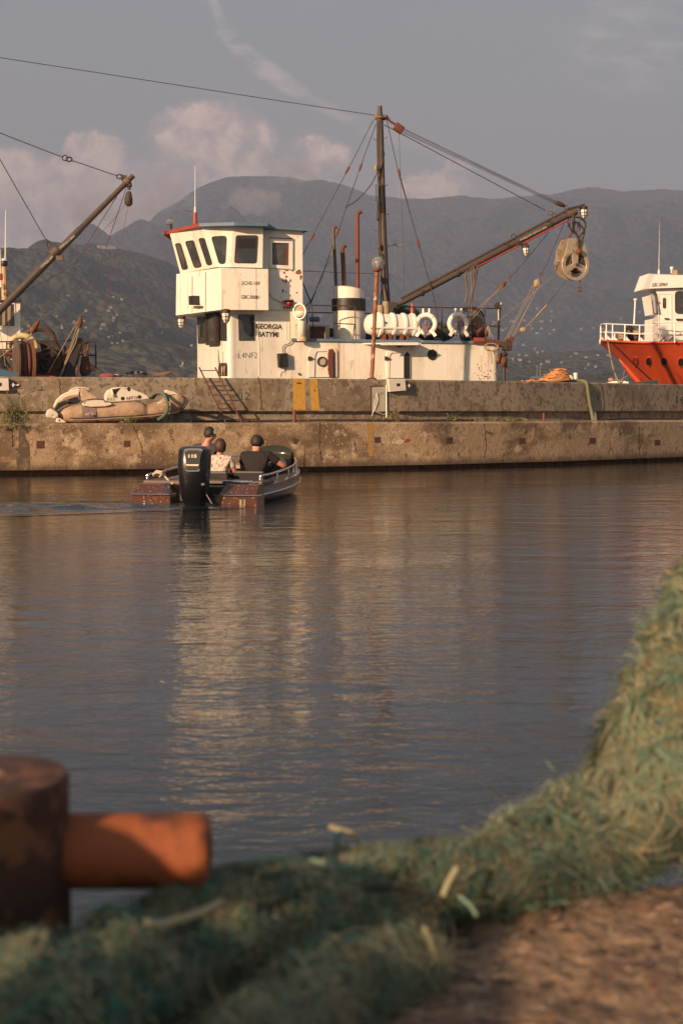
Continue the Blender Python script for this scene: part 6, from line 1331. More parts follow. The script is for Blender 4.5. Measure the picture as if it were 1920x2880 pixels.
for i, (Z, (x, y)) in enumerate(HS):
    rnd = random.Random(i*7+1); px, py = Z(x, y); g = march(px, py+3)
    if g is None: continue
    s = g.y/F; w_ = s*rnd.uniform(5,12)*rnd.uniform(.7,1.1); d_ = w_*rnd.uniform(.6,.9); h_ = s*rnd.uniform(2.6,4.6); rot = rnd.uniform(-.6,.6)
    X_ = Vector((math.cos(rot), math.sin(rot), 0)); Y_ = Vector((-math.sin(rot), math.cos(rot), 0)); c_ = g + Vector((0,0,h_*.1))
    st = rnd.choice([1,2,2]); red = rnd.random() < .2; gable = rnd.random() < .6; wm = rnd.random() < .6
    row, col = clock(px, py); lab = f"{'red' if red else 'pale'}-roofed {'cream' if wm else 'grey'} {'gabled' if gable else 'flat-topped'} house {row} {col}"
    o = thing('hillside_house', lab, 'house', c_)
    g_ = f"{'red' if red else 'pale'}-roofed {'cream' if wm else 'grey'} {'gabled' if gable else 'flat-topped'} houses {row} {col}"; HL.append((o, px, py, lab, g_))
    MB().box(c_+ZZ*(h_*.2), w_, d_, h_*1.5, (X_,Y_,ZZ)).build('wall', 'hwall' if wm else 'hwall2', o)
    t0_ = c_+ZZ*h_*.95
    if gable:
        e = [t0_+X_*a*w_*.56+Y_*b*d_*.6 for a, b in ((-1,-1),(1,-1),(1,1),(-1,1))]; r_ = [t0_+ZZ*h_*.42+X_*a*w_*.56 for a in (-1,1)]
        MB().add(e+r_, [(0,1,5,4),(2,3,4,5),(0,4,3),(1,2,5),(0,3,2,1)]).build('roof', 'hroof2' if red else 'hroof', o)
    else: MB().box(t0_+ZZ*h_*.06, w_*1.08, d_*1.08, h_*.12, (X_,Y_,ZZ)).build('roof', 'hroof2' if red else 'hroof', o)
    for q in range(3): MB().box(c_+X_*w_*(-.3+.3*q)-Y_*d_*.5+ZZ*h_*.45, w_*.14, .5, h_*.32, (X_,Y_,ZZ)).build('window', 'hwin', o)
ORD = ['first','second','third','fourth','fifth','sixth','seventh','eighth','ninth','tenth','eleventh','twelfth']
grp = {}
for o, px, py, lab, g_ in HL: grp.setdefault(lab, []).append((px, o, g_))
for lab, L in grp.items():
    L.sort(key=lambda q: q[0])
    for i, (px, o, g_) in enumerate(L):
        o['group'] = 'houses scattered over the hillside'
        if len(L) > 1: o['label'] = lab.replace(' house ', ' house, ' + ORD[i] + ' such from left, ')
# long hotel on the near ridge
g = march(*ZC(912,1072)); s = g.y/F; o = thing('hilltop_hotel', 'long pale hotel on the wooded ridge at left', 'hotel', g)
for k, (dx, w_, h_) in enumerate(((-16,14,9),(-3,16,7),(12,14,8),(24,10,5))): MB().box(g+Vector((dx*s,0,h_*s*.4)), w_*s*1.02, 12, h_*s*1.2).build('wing', 'hwall' if k%2 else 'hwall2', o); MB().box(g+Vector((dx*s,-.2,h_*s*1.03)), w_*s, 13, s).build('roof', 'hroof', o)
for k in range(9): MB().box(g+Vector((-20*s+k*5.5*s,-6.2,2*s)), 2*s, .6, 2.2*s).build('window', 'hwin', o)
# ================================================================ motorboat with three people
BO = Vector((-2.40, 24.3, 0)); bf = Vector((.22, .975, 0)).normalized(); br = Vector((bf.y, -bf.x, 0))
def BL(r_, f_, z): return BO + br*r_ + bf*f_ + ZZ*z
boat = thing('motorboat', 'brown glitter-hulled open motorboat with black outboard heading towards the quay', 'motorboat', BO)
def K(name, m, mb, smooth=False, parent=boat, label=None, bevel=0): return mb.build(name, m, parent, smooth=smooth, label=label, bevel=bevel)
def glitter():
    m = bpy.data.materials.new('brown_glitter_gelcoat'); m.use_nodes = True; t = NT(m.node_tree); b = t.n['Principled BSDF']
    v = t.n.new('ShaderNodeTexVoronoi'); t.l.new(t.coord(), v.inputs['Vector']); v.inputs['Scale'].default_value = 34
    f = t.rng(v.outputs['Distance'], .26, .18); pick = t.m('GREATER_THAN', t.sep(v.outputs['Color'])[0], .66)
    f = t.m('MULTIPLY', f, pick)
    t.l.new(t.mix(f, (.075,.028,.018), (.85,.50,.30)), b.inputs['Base Color']); b.inputs['Roughness'].default_value = .3; b.inputs['Coat Weight'].default_value = .5; return m
glit = glitter(); hullgrey = mat('grey_brown_hull_side', (.12,.095,.085), .3, coat=.4, layers=[((.17,.13,.11), .8, .4,.7)])
deckm = mat('warm_grey_cushion', (.15,.115,.10), .7, bump=[(8,.01)]); chrome = mat('chrome', (.65,.60,.55), .15, 1.0); inner = mat('dark_cockpit', (.06,.05,.045), .7)
st = [(-.0,1.08,.33,.16),(.9,1.12,.36,.18),(1.8,1.12,.40,.21),(2.6,1.06,.44,.25),(3.3,.90,.49,.29),(3.9,.64,.53,.34),(4.3,.36,.56,.39),(4.55,.05,.58,.43)]
# hull shell: outer sides, rub rail, deck cap, cockpit
rings = []
for f_, b_, zg, zr in st:
    e = lambda k, z: BL(k*b_, f_, z)
    rings.append([e(-.90,zg),e(-1,zg-.04),e(-1.0,zr),e(-.86,-.02),e(-.5,-.16),e(0,-.24),e(.5,-.16),e(.86,-.02),e(1.0,zr),e(1,zg-.04),e(.90,zg),
                  BL(.74*b_, f_, zg-.01), BL(.70*b_, f_, .10), BL(-.70*b_, f_, .10), BL(-.74*b_, f_, zg-.01)])
K('hull', hullgrey, MB().loft(rings), 'a')
for s in (1,-1):
    K('rub_rail', chrome, MB().tube([BL(s*(b_+.012), f_, zr+.0) for f_, b_, zg, zr in st], .017, 6), True)
# foredeck
K('foredeck', mat('tan_deck', (.34,.25,.18), .6), MB().loft([[BL(-.9*b_, f_, zg+.005), BL(-.5*b_, f_, zg+.03), BL(0, f_, zg+.045), BL(.5*b_, f_, zg+.03), BL(.9*b_, f_, zg+.005), BL(.9*b_,f_,zg-.03), BL(-.9*b_,f_,zg-.03)] for f_, b_, zg, zr in st[4:]]), 'a')
# stern sponsons either side of the engine well
def sponson(r0, r1, name):
    o = K(name, glit, MB().loft([[BL(r0, -.42, -.12), BL(r1, -.42, -.12), BL(r1, .0, -.12), BL(r0, .0, -.12)], [BL(r0, -.46, .155), BL(r1, -.46, .155), BL(r1, .0, .155), BL(r0, .0, .155)]]))
    i0, i1 = (r0+.07, r1-.02) if r0 > 0 else (r0+.02, r1-.20)
    if r0 > 0: i0, i1 = r0+.14, r1-.03
    K('stern_slope', glit, MB().loft([[BL(r0+(.08 if r0>0 else .01), -.45, .18), BL(r1-(.01 if r0>0 else .05), -.45, .18), BL(r1-.01, .02, .18), BL(r0+.01, .02, .18)],
        [BL(i0, -.24, .335), BL(i1, -.24, .335), BL(i1, .1, .35), BL(i0, .1, .35)]]), parent=o)
    K('chrome_strip', chrome, MB().tube([BL(r0-.01, -.2, .168), BL(r0, -.47, .168), BL(r1, -.47, .168), BL(r1+.01, -.2, .168)], .015, 6), parent=o)
    return o
s1 = sponson(-1.08, -.40, 'port_stern'); s2 = sponson(.38, 1.12, 'starboard_stern')
sp = Plane(BL(0,-.48,0), -bf)
K('tow_eye', chrome, MB().torus(BL(-.86,-.45,.03), .022, .007, bf, 12, 5), parent=s1)
K('vent_plate', 'rope', MB().box(BL(.87,-.445,.06), .10,.015,.13, (br,bf,ZZ)), parent=s2); K('vent_slot', 'black', MB().box(BL(.875,-.458,.06), .03,.01,.09, (br,bf,ZZ)), parent=s2)
K('cleat', chrome, MB().tube([BL(.46,-.12,.38), BL(.95,-.12,.385)], .022, 8).tube([BL(.9,-.12,.35),BL(.9,-.12,.41)], .02, 6).tube([BL(.5,-.12,.35),BL(.5,-.12,.39)], .018, 6))
K('aft_cushion', deckm, MB().box(BL(.72,.42,.345), .72,.78,.07, (br,bf,ZZ)), bevel=.02); K('aft_cushion', deckm, MB().box(BL(-.72,.42,.345), .68,.78,.07, (br,bf,ZZ)), bevel=.02)
K('engine_well', inner, MB().box(BL(0,.28,.14), .74,.45,.28, (br,bf,ZZ)), bevel=.01); K('sun_pad', deckm, MB().box(BL(.05,.80,.33), 1.0,.5,.05, (br,bf,ZZ)), bevel=.02)
# rails
gz = lambda f_: np.interp(f_, [s[0] for s in st], [s[2] for s in st]); gb = lambda f_: np.interp(f_, [s[0] for s in st], [s[1] for s in st])
fs_ = [.15,.6,1.2,1.8,2.4,3.0,3.5,3.9,4.2,4.38]
hgt = lambda f_: .125+.008*f_
rp_ = [BL((gb(f)-.07), f, gz(f)+hgt(f)) for f in fs_]; lp_ = [BL(-(gb(f)-.07), f, gz(f)+hgt(f)) for f in fs_]
K('grab_rail', chrome, MB().tube(bez([rp_[0]-ZZ*.15]+rp_+lp_[::-1]+[lp_[0]-ZZ*.15], 4), .02, 8), True)
for f in (.2,1.1,1.9,2.7,3.3,3.8,4.15):
    for s in (1,-1): p = BL(s*(gb(f)-.07), f, gz(f)); K('rail_post', chrome, MB().tube([p, p+ZZ*hgt(f)], .016, 6))
K('rail_ball', chrome, MB().ball(rp_[0], .03, 8)); K('rail_ball', chrome, MB().ball(lp_[0], .03, 8))
# seats, console, windscreen, antenna
def seat(r_, f_, m='black'):
    o = K('seat', m, MB().box(BL(r_,f_+.12,.26), .55,.5,.12, (br,bf,ZZ)), bevel=.04)
    K('seat_back', m, MB().loft([[BL(r_-.30,f_-.16,.25),BL(r_+.30,f_-.16,.25),BL(r_+.30,f_-.06,.25),BL(r_-.30,f_-.06,.25)],[BL(r_-.29,f_-.20,.50),BL(r_+.29,f_-.20,.50),BL(r_+.29,f_-.12,.50),BL(r_-.29,f_-.12,.50)]]), parent=o, bevel=.035); return o
seat(.43, 1.60); seat(-.17, 1.33); seat(-.55, 1.9)
K('console', inner, MB().box(BL(.48,2.75,.42), .75,.45,.5, (br,bf,ZZ)), bevel=.04)
K('steering_wheel', 'black', MB().torus(BL(.45,2.42,.60), .16, .014, (bf+ZZ*.6), 18, 6).tube([BL(.45,2.42,.60), BL(.45,2.55,.55)], .02, 6))
n = 12; ws = []
for th_ in (0, .008):
    for k in range(n+1):
        a = R(-62+124*k/n); rr_ = .46-th_; r_ = .50+math.sin(a)*rr_; f_ = 2.72+math.cos(a)*rr_*.6
        top = .60+.37*max(0, math.cos(a*1.25))**.5; ws += [BL(r_, f_, .55), BL(r_, f_-.04, top*.78+.17)]
N = 2*(n+1); fcs = []
for k in range(n): i = 2*k; fcs += [(i,i+2,i+3,i+1),(N+i,N+i+1,N+i+3,N+i+2),(i+1,i+3,N+i+3,N+i+1),(i,N+i,N+i+2,i+2)]
K('windscreen', mat('smoked_perspex', (.05,.055,.035), .08, trans=.45), MB().add(ws, fcs), True)
K('antenna', 'black', MB().tube([BL(.98,3.3,.5), BL(1.0,3.3,.92)], [.012,.004], 5))
K('mooring_line', mat('cream_line', (.55,.46,.36), .9), MB().tube(bez([BL(-.84+.10*math.sin(k*2.1), .25+.1*math.cos(k*1.7), .42+.12*abs(math.sin(k*1.3))) for k in range(16)]+[BL(-.6,.1,.36),BL(-.5,.0,.33)],3), .016, 5), True)
K('spare_cover', 'black', MB().box(BL(.25,1.95,.15), .6,.3,.2, (br,bf,ZZ)), bevel=.05)
# outboard engine
oE = Vector((-2.44, 23.62, 0)); ef = Vector((.06, .998, 0)).normalized(); er = Vector((ef.y, -ef.x, 0))
def cowl(lv, n=24, ex=3.2):
    out = []
    for z, hw, hd, df in lv:
        rg = []
        for k in range(n):
            a = 6.2832*k/n; c_, s_ = math.cos(a), math.sin(a); rg.append(oE + er*(hw*abs(c_)**(2/ex)*(1 if c_ > 0 else -1)) + ef*(df+hd*abs(s_)**(2/ex)*(1 if s_ > 0 else -1)) + ZZ*z)
        out.append(rg)
    return out
eng_m = mat('glossy_black_cowl', (.006,.006,.007), .28, spec=.4, coat=.15); eng = K('outboard_engine', eng_m, MB().loft(cowl([(-.30,.10,.14,.05),(-.05,.13,.16,.05),(.12,.21,.22,.02),(.30,.235,.27,0),(.50,.25,.31,0),(.70,.262,.33,.02),(.85,.262,.335,.055),(.94,.255,.32,.07),(.985,.21,.25,.10),(1.0,.09,.11,.12)])), 'a')
EP_ = Plane(oE - ef*.318, -ef)
MT['cowlgrey'] = mat('satin_black_panel', (.02,.02,.022), .45)
K('rear_panel', 'cowlgrey', MB().slab([ZG(*p) for p in rpoly([(478,252),(634,252),(615,330),(606,425),(500,430),(488,330)], 14)], EP_, .0, .03), parent=eng, bevel=.006)
K('chrome_trim', chrome, MB().slab([ZG(*p) for p in rpoly([(476,250),(520,244),(600,244),(634,252),(630,272),(598,262),(516,262),(482,274)], 4)], EP_, .012, .01), parent=eng)
K('chrome_trim', 'wink', MB().slab(zp(ZG,[(492,379),(600,380),(597,394),(496,392)]), EP_, .012, .0), parent=eng)
K('chrome_trim', chrome, MB().slab(zp(ZG,[(484,420),(512,430),(590,430),(612,416),(606,436),(590,442),(512,442),(490,436)]), EP_.off(-.0), .012, .0), parent=eng)
text_on('115', ZG(512,296), ZG(584,296), ZG(512,324), EP_.off(.004), 'lettering', 'wink', eng, bold=.05, front=.006)
K('badge', chrome, MB().lathe(EP_.off(-.005).hit(*ZG(637,552)), [(.03,0),(.028,.02),(.01,.03)], 12, -bf), parent=eng)
K('mount_bracket', 'black', MB().box(BL(-.1,-.25,.25), .3,.3,.4, (br,bf,ZZ)), parent=eng, bevel=.02)
K('tell_tale_tube', 'wink', MB().tube([EP_.hit(*ZG(665,635)), EP_.hit(*ZG(712,712))], .004, 4), parent=eng)
# ---------------------------------------------------------------- people
def skinmesh(js, bones, root, sub=2, sc_=1.0):
    me = bpy.data.meshes.new('s'); bm = bmesh.new(); lay = bm.verts.layers.skin.verify(); d = {}
    for k, (p, r_) in js.items():
        v = bm.verts.new(p); v[lay].radius = r_ if isinstance(r_, tuple) else (r_, r_); v[lay].use_root = (k == root); d[k] = v
    for a, b in bones: bm.edges.new((d[a], d[b]))
    bm.to_mesh(me); bm.free(); o = bpy.data.objects.new('s', me); C.objects.link(o)
    s = o.modifiers.new('s', 'SKIN'); s.use_smooth_shade = True; u = o.modifiers.new('u', 'SUBSURF'); u.levels = sub
    bpy.context.view_layer.update(); dg = bpy.context.evaluated_depsgraph_get(); m2 = bpy.data.meshes.new_from_object(o.evaluated_get(dg))
    mb = MB(); mb.add([v.co.copy() for v in m2.vertices], [tuple(p.vertices) for p in m2.polygons]); bpy.data.objects.remove(o); bpy.data.meshes.remove(me); bpy.data.meshes.remove(m2); return mb
skin_ = mat('skin', (.42,.20,.13), .5, layers=[((.34,.15,.10), 20, .45,.7)]); hair = mat('dark_brown_hair', (.022,.012,.009), .55, bump=[(120,.006)])
def chain(js, bones, name, pts, rs, start):
    prev = start
    for k, (p, r_) in enumerate(zip(pts, rs)): js[f'{name}{k}'] = (p, r_); bones.append((prev, f'{name}{k}')); prev = f'{name}{k}'
DR = .25
def PS(r_, f_, z): return BL(r_+DR, f_, z)
def person(lab, group, r0, f0, zs, headp, face, shoulders, arms, shirt, legs_m, sex='m', hairm=hair, collar=None, cap=None, seatz=.33, s=1.0):
    """r0,f0: pelvis in the boat; zs: heights (pelvis, chest, neck, head centre); face: unit direction the face looks; arms: 2 lists of joints"""
    o = thing('person', lab, 'person', PS(r0, f0, .12)); o['group'] = group
    pel, che, nk, hd = PS(r0,f0,zs[0]), PS(*shoulders[2][:2], zs[1]), PS(*shoulders[2][:2], zs[2]), PS(*headp)
    js, bn = {}, []
    js['pel'] = (pel, (.155*s,.12*s)); js['wai'] = (pel.lerp(che,.4), (.135*s,.105*s)); js['che'] = (che, (.15*s,.115*s)); js['nk0'] = (nk-ZZ*.03, .062*s); js['nk'] = (nk.lerp(hd,.35), .060*s)
    fd = Vector(face).normalized(); js['h0'] = (hd - ZZ*.045 + fd*.015, .080*s); js['h1'] = (hd + ZZ*.02, .098*s); js['h2'] = (hd + ZZ*.08 - fd*.01, .080*s)
    bn += [('pel','wai'),('wai','che'),('che','nk0'),('nk0','nk'),('nk','h0'),('h0','h1'),('h1','h2')]
    js['nose'] = (hd + fd*.105 - ZZ*.012, .014); bn.append(('h0','nose'))
    ear = fd.cross(ZZ).normalized()
    for i, e in enumerate((1,-1)): js[f'ear{i}'] = (hd + ear*e*.100 - ZZ*.005, (.010,.022)); bn.append(('h1', f'ear{i}'))
    sh = [PS(*shoulders[0]), PS(*shoulders[1])]
    for i in (0,1):
        js[f's{i}'] = (sh[i], .066*s); bn.append(('che', f's{i}')); A = [PS(*q) for q in arms[i]]
        chain(js, bn, f'a{i}', A, [.050*s,.044*s,.036*s,.026*s][-len(A):] if len(A) == 4 else [.045*s,.042*s,.027*s], f's{i}')
        last = f'a{i}{len(A)-1}'; w = A[-1]; dr = (A[-1]-A[-2]).normalized(); sd_ = dr.cross(ZZ).normalized(); dn = sd_.cross(dr)
        js[f'p{i}'] = (w+dr*.055, (.034,.016)); bn.append((last, f'p{i}'))
        for q, (off, L) in enumerate(((-.03,.062),(-.011,.072),(.009,.068),(.028,.052))):
            b0_ = w+dr*.085+sd_*off; js[f'f{i}{q}a'] = (b0_, .009); js[f'f{i}{q}b'] = (b0_+dr*L*.5-dn*.010, .0085); js[f'f{i}{q}c'] = (b0_+dr*L*.75-dn*.035, .007); bn += [(f'p{i}', f'f{i}{q}a'),(f'f{i}{q}a',f'f{i}{q}b'),(f'f{i}{q}b',f'f{i}{q}c')]
        js[f't{i}a'] = (w+dr*.03-sd_*.035, .011); js[f't{i}b'] = (w+dr*.065-sd_*.055-dn*.02, .009); bn += [(f'p{i}', f't{i}a'),(f't{i}a', f't{i}b')]
    for i, e in enumerate((1,-1)):
        hip = pel + br*.09*e - ZZ*.03; kn = hip + bf*.42 + ZZ*.05; ft = kn + bf*.10 - ZZ*.36
        js[f'l{i}0'] = (hip, .085*s); js[f'l{i}1'] = (kn, .058*s); js[f'l{i}2'] = (ft, .04*s); js[f'l{i}3'] = (ft+bf*.14, .03); bn += [('pel',f'l{i}0'),(f'l{i}0',f'l{i}1'),(f'l{i}1',f'l{i}2'),(f'l{i}2',f'l{i}3')]
    skinmesh(js, bn, 'pel').build('body', skin_, o, smooth=True)
    # shirt: torso, shoulders and upper arms
    j2 = {'pel': (pel, (.175*s,.14*s)), 'wai': (pel.lerp(che,.4), (.158*s,.128*s)), 'che': (che+ZZ*.03, (.19*s,.15*s)), 'nk0': (nk+ZZ*.005, .085*s)}; b2 = [('pel','wai'),('wai','che'),('che','nk0')]
    for i in (0,1):
        A = [PS(*q) for q in arms[i]]; j2[f's{i}'] = (sh[i]+ZZ*.005, .082*s); b2.append(('che',f's{i}')); m_ = sh[i].lerp(A[0], .35); e_ = sh[i].lerp(A[0], .66)
        j2[f'u{i}'] = (m_, .073*s); j2[f'v{i}'] = (e_, .070*s); b2 += [(f's{i}',f'u{i}'),(f'u{i}',f'v{i}')]
    skinmesh(j2, b2, 'pel').build('shirt', shirt, o, smooth=True)
    j3 = {'pel': (pel-ZZ*.02, (.17*s,.13*s))}; b3 = []
    for i, e in enumerate((1,-1)):
        hip = pel + br*.09*e - ZZ*.03; kn = hip + bf*.42 + ZZ*.05; sn = kn + bf*.09 - ZZ*.32
        j3[f'h{i}'] = (hip, .10*s); j3[f'k{i}'] = (kn, .075*s); j3[f'n{i}'] = (sn, .055*s); b3 += [('pel',f'h{i}'),(f'h{i}',f'k{i}'),(f'k{i}',f'n{i}')]
    skinmesh(j3, b3, 'pel').build('trousers', legs_m, o, smooth=True)
    # hair: shell over the skull, open at the face
    mb = MB(); hr = .110*s if sex == 'm' else .128; n1, n2 = 18, 12; v = []; ok = {}
    for i in range(n2+1):
        for k in range(n1):
            th = math.pi*i/n2; a = 6.2832*k/n1; d = Vector((math.sin(th)*math.cos(a), math.sin(th)*math.sin(a), math.cos(th)))
            q = d.dot(fd); rr = hr*(1.0 + .05*mnoise.noise(d*3.0) + .09*mnoise.noise(d*7.0+Vector((r0*9,0,0)))) * (1-.12*max(0,q)) ; z_ = d.z*rr*(1.1 if sex=='m' else 1.15)
            v.append(hd + ZZ*(.03 if sex=='m' else .0) + Vector((d.x*rr*.93, d.y*rr*.93, z_)) - fd*.012)
    f = []
    for i in range(n2):
        for k in range(n1):
            th = math.pi*(i+.5)/n2; a = 6.2832*(k+.5)/n1; d = Vector((math.sin(th)*math.cos(a), math.sin(th)*math.sin(a), math.cos(th)))
            lim = -.25 if sex == 'm' else -.75
            if (d.z < lim - (.34 if d.dot(fd) < -.2 and sex == 'm' else 0)) or (d.dot(fd) > .45 and d.z < .45): continue
            f.append((i*n1+k, i*n1+(k+1)%n1, (i+1)*n1+(k+1)%n1, (i+1)*n1+k))
    h_ = mb.add(v, f).build('hair', hairm, o, smooth=True); sol = h_.modifiers.new('thick', 'SOLIDIFY'); sol.thickness = .012; sol.offset = -1
    return o, hd, fd, js
navy = mat('black_shirt', (.014,.010,.011), .85, bump=[(14,.03)]); greyshirt = mat('slate_grey_shirt', (.045,.04,.05), .85, bump=[(14,.03)])
printm = mat('patterned_blouse', (.52,.44,.37), .8, layers=[((.08,.06,.07), 34, .57,.60, (1,1,.6), 2, .9)], bump=[(12,.01)]); jeans = mat('blue_jeans', (.07,.11,.18), .85); darktr = mat('dark_trousers', (.03,.028,.03), .85)
# the man in the cap at the helm, right elbow over the gunwale
o, hd, fd, js = person('man in a black cap and black shirt at the helm, right arm over the gunwale', 'people in the motorboat', .20, 1.80, (.28,.66,.84), (.20,1.90,.985), (bf+br*.12), [(.44,1.86,.76),(-.04,1.86,.76),(.20,1.84)],
    [[(.70,1.95,.565),(.64,2.16,.62),(.52,2.36,.68)], [(-.12,2.02,.50),(.0,2.22,.46),(.2,2.38,.54)]], navy, darktr, s=1.12)
# cap with an adjuster opening at the back, face turned away
mb = MB(); n1, n2 = 20, 8; v = []; f = []
for i in range(n2+1):
    for k in range(n1):
        th = math.pi*.52*i/n2; a = 6.2832*k/n1; d = Vector((math.sin(th)*math.cos(a), math.sin(th)*math.sin(a), math.cos(th))); v.append(hd + ZZ*.022 + Vector((d.x*.123, d.y*.123, d.z*.137)))
for i in range(n2):
    for k in range(n1):
        a = 6.2832*(k+.5)/n1; d = Vector((math.cos(a), math.sin(a), 0))
        if i >= 6 and d.dot(fd) < -.88: continue
        f.append((i*n1+k, i*n1+(k+1)%n1, (i+1)*n1+(k+1)%n1, (i+1)*n1+k))
cap_m = mat('black_cap', (.018,.014,.015), .8); cp = mb.add(v, f).build('cap', cap_m, o, smooth=True); sol = cp.modifiers.new('t','SOLIDIFY'); sol.thickness = .006
sdv = fd.cross(ZZ).normalized(); MB().loft([[hd+fd*.10+ZZ*.035+sdv*x for x in (-.08,-.04,.04,.08)]+[hd+fd*.10+ZZ*.025+sdv*x for x in (.08,.04,-.04,-.08)],[hd+fd*.19+ZZ*.02+sdv*x for x in (-.055,-.03,.03,.055)]+[hd+fd*.19+ZZ*.012+sdv*x for x in (.055,.03,-.03,-.055)]]).build('cap_peak', cap_m, o)
MB().torus(PS(.55,2.31,.665), .036, .010, (PS(.52,2.36,.68)-PS(.64,2.16,.62)).normalized(), 14, 6).build('wrist_watch', chrome, o)
# woman with short brown hair holding a pale green phone
o, hd, fd, js = person('woman with brown hair in a black and white patterned blouse holding a phone', 'people in the motorboat', -.42, 1.55, (.28,.60,.78), (-.40,1.62,.935), (br*.5+bf*.85), [(-.22,1.58,.70),(-.60,1.62,.70),(-.42,1.58)],
    [[(-.14,1.66,.44),(-.03,1.82,.36),(.06,1.92,.34)], [(-.66,1.80,.48),(-.50,2.0,.42),(-.34,2.04,.42)]], printm, jeans, 'f', mat('reddish_brown_hair', (.05,.016,.012), .5, bump=[(120,.006)]), s=.93)
o2 = thing('mobile_phone', 'pale green mobile phone held by the seated woman', 'phone', PS(.17,1.98,.38)); MB().box(PS(.17,1.98,.40), .075,.01,.15, ((br*.8+ZZ*.2).normalized(), bf, (ZZ*.9-br*.3).normalized())).build('case', mat('mint_case', (.30,.50,.36), .4), o2, bevel=.004)
# man in grey on the left, head turned right towards the woman
o, hd, fd, js = person('short-haired man in a slate grey shirt sitting behind the outboard, looking right', 'people in the motorboat', -.84, 2.05, (.36,.80,.97), (-.765,2.12,1.125), (br*.75+bf*.6-ZZ*.12), [(-.62,2.10,.89),(-1.05,2.10,.89),(-.83,2.08)],
    [[(-.52,2.12,.60),(-.42,2.26,.46),(-.30,2.36,.44)], [(-1.06,2.2,.60),(-.92,2.4,.46),(-.72,2.46,.44)]], greyshirt, darktr, s=1.08)
ee = fd.cross(ZZ).normalized(); MB().box(hd+fd*.085+ZZ*.018, .15,.02,.03, (ee, fd, ZZ)).build('sunglasses', 'black', o, bevel=.005)
# ================================================================ near quay: ground, bollard, netting
edge = [(-6,1.9),(-2,2.55),(-.6,2.70),(.0,2.78),(.42,2.88),(.78,3.02),(1.6,3.28),(3.5,3.9),(7,5.2)]
ex_ = [e[0] for e in edge]; ey_ = [e[1] for e in edge]
def ground():
    xs = np.concatenate([np.linspace(-6,-1,24), np.linspace(-.95,2.2,210), np.linspace(2.3,7,24)]); ts = np.concatenate([np.linspace(0,.55,14)[:-1], np.linspace(.55,1,120)]); v = []; nx = len(xs)
    for t_ in ts:
        for x in xs:
            y = -5 + (np.interp(x, ex_, ey_)+.012*mnoise.noise(Vector((x*9,2,0)))+5)*t_
            z = .6 + .010*mnoise.noise(Vector((x*3,y*3,1))) + .012*mnoise.noise(Vector((x*16,y*16,4))) + .007*mnoise.noise(Vector((x*45,y*45,7)))
            z -= .05*max(0,(t_-.993)/.007)**2
            v.append((x, y, z))
    n0 = len(v)
    for x in xs: v.append((x, float(np.interp(x, ex_, ey_))+.01, -1.5))
    rows = len(ts); f = [(i*nx+k, i*nx+k+1, (i+1)*nx+k+1, (i+1)*nx+k) for i in range(rows) for k in range(nx-1)]
    me = bpy.data.meshes.new('quay_ground'); me.from_pydata(v, [], f); me.shade_smooth(); o = bpy.data.objects.new('quay_ground', me); C.objects.link(o); o['kind'] = 'structure'
    me.materials.append(mat('brown_gravelly_ground', (.27,.17,.10), .9, layers=[((.17,.105,.065), 7, .47,.58), ((.38,.26,.165), 20, .53,.62, (1,2,1)), ((.045,.028,.022), 26, .54,.60, (1,2,1), 4, .9), ((.26,.12,.055), 16, .61,.66), ((.46,.34,.23), 42, .62,.66)], bump=[(45,.012),(14,.02)]))
ground()
# bollard: thick rusty post with a horizontal horn
bc = Vector((-.606, 2.33, .58)); bol = thing('mooring_bollard', 'big rusty mooring bollard with a horizontal horn at the lower left corner', 'bollard', bc)
rustb = mat('shaded_bollard_rust', (.075,.030,.018), .8, layers=[((.035,.018,.012), 4, .42,.65, (1,1,.5)), ((.17,.07,.03), 9, .54,.64)], bump=[(18,.006)])  # rust base darkened so the colour carries the shade on the post
rusth = mat('bright_horn_rust', (.25,.068,.02), .75, layers=[((.08,.028,.014), 7, .50,.62), ((.30,.10,.03), 10, .55,.72)], bump=[(20,.005)])
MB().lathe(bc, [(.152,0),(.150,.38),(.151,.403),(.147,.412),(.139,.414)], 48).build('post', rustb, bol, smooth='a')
MB().lathe(bc+ZZ*.410, [(.138,0),(.02,.005)], 48).build('top_face', mat('lit_bollard_top', (.33,.20,.14), .9, layers=[((.20,.10,.06), 9, .45,.65), ((.10,.04,.025), 20, .6,.68)], bump=[(20,.004)]), bol, smooth='a')  # lighter colour than the post: light on the top face painted in
hd_ = Vector((1,.02,0)).normalized(); h0 = bc+Vector((.04,.03,.274))
MB().lathe(h0, [(.063,0),(.064,.32),(.062,.332),(.056,.341),(.02,.344)], 40, hd_).build('horn', rusth, bol, smooth='a')
MB().lathe(h0+hd_*.345, [(.03,-.01),(.03,.0005)], 16, hd_).build('horn_core', rustb, bol)
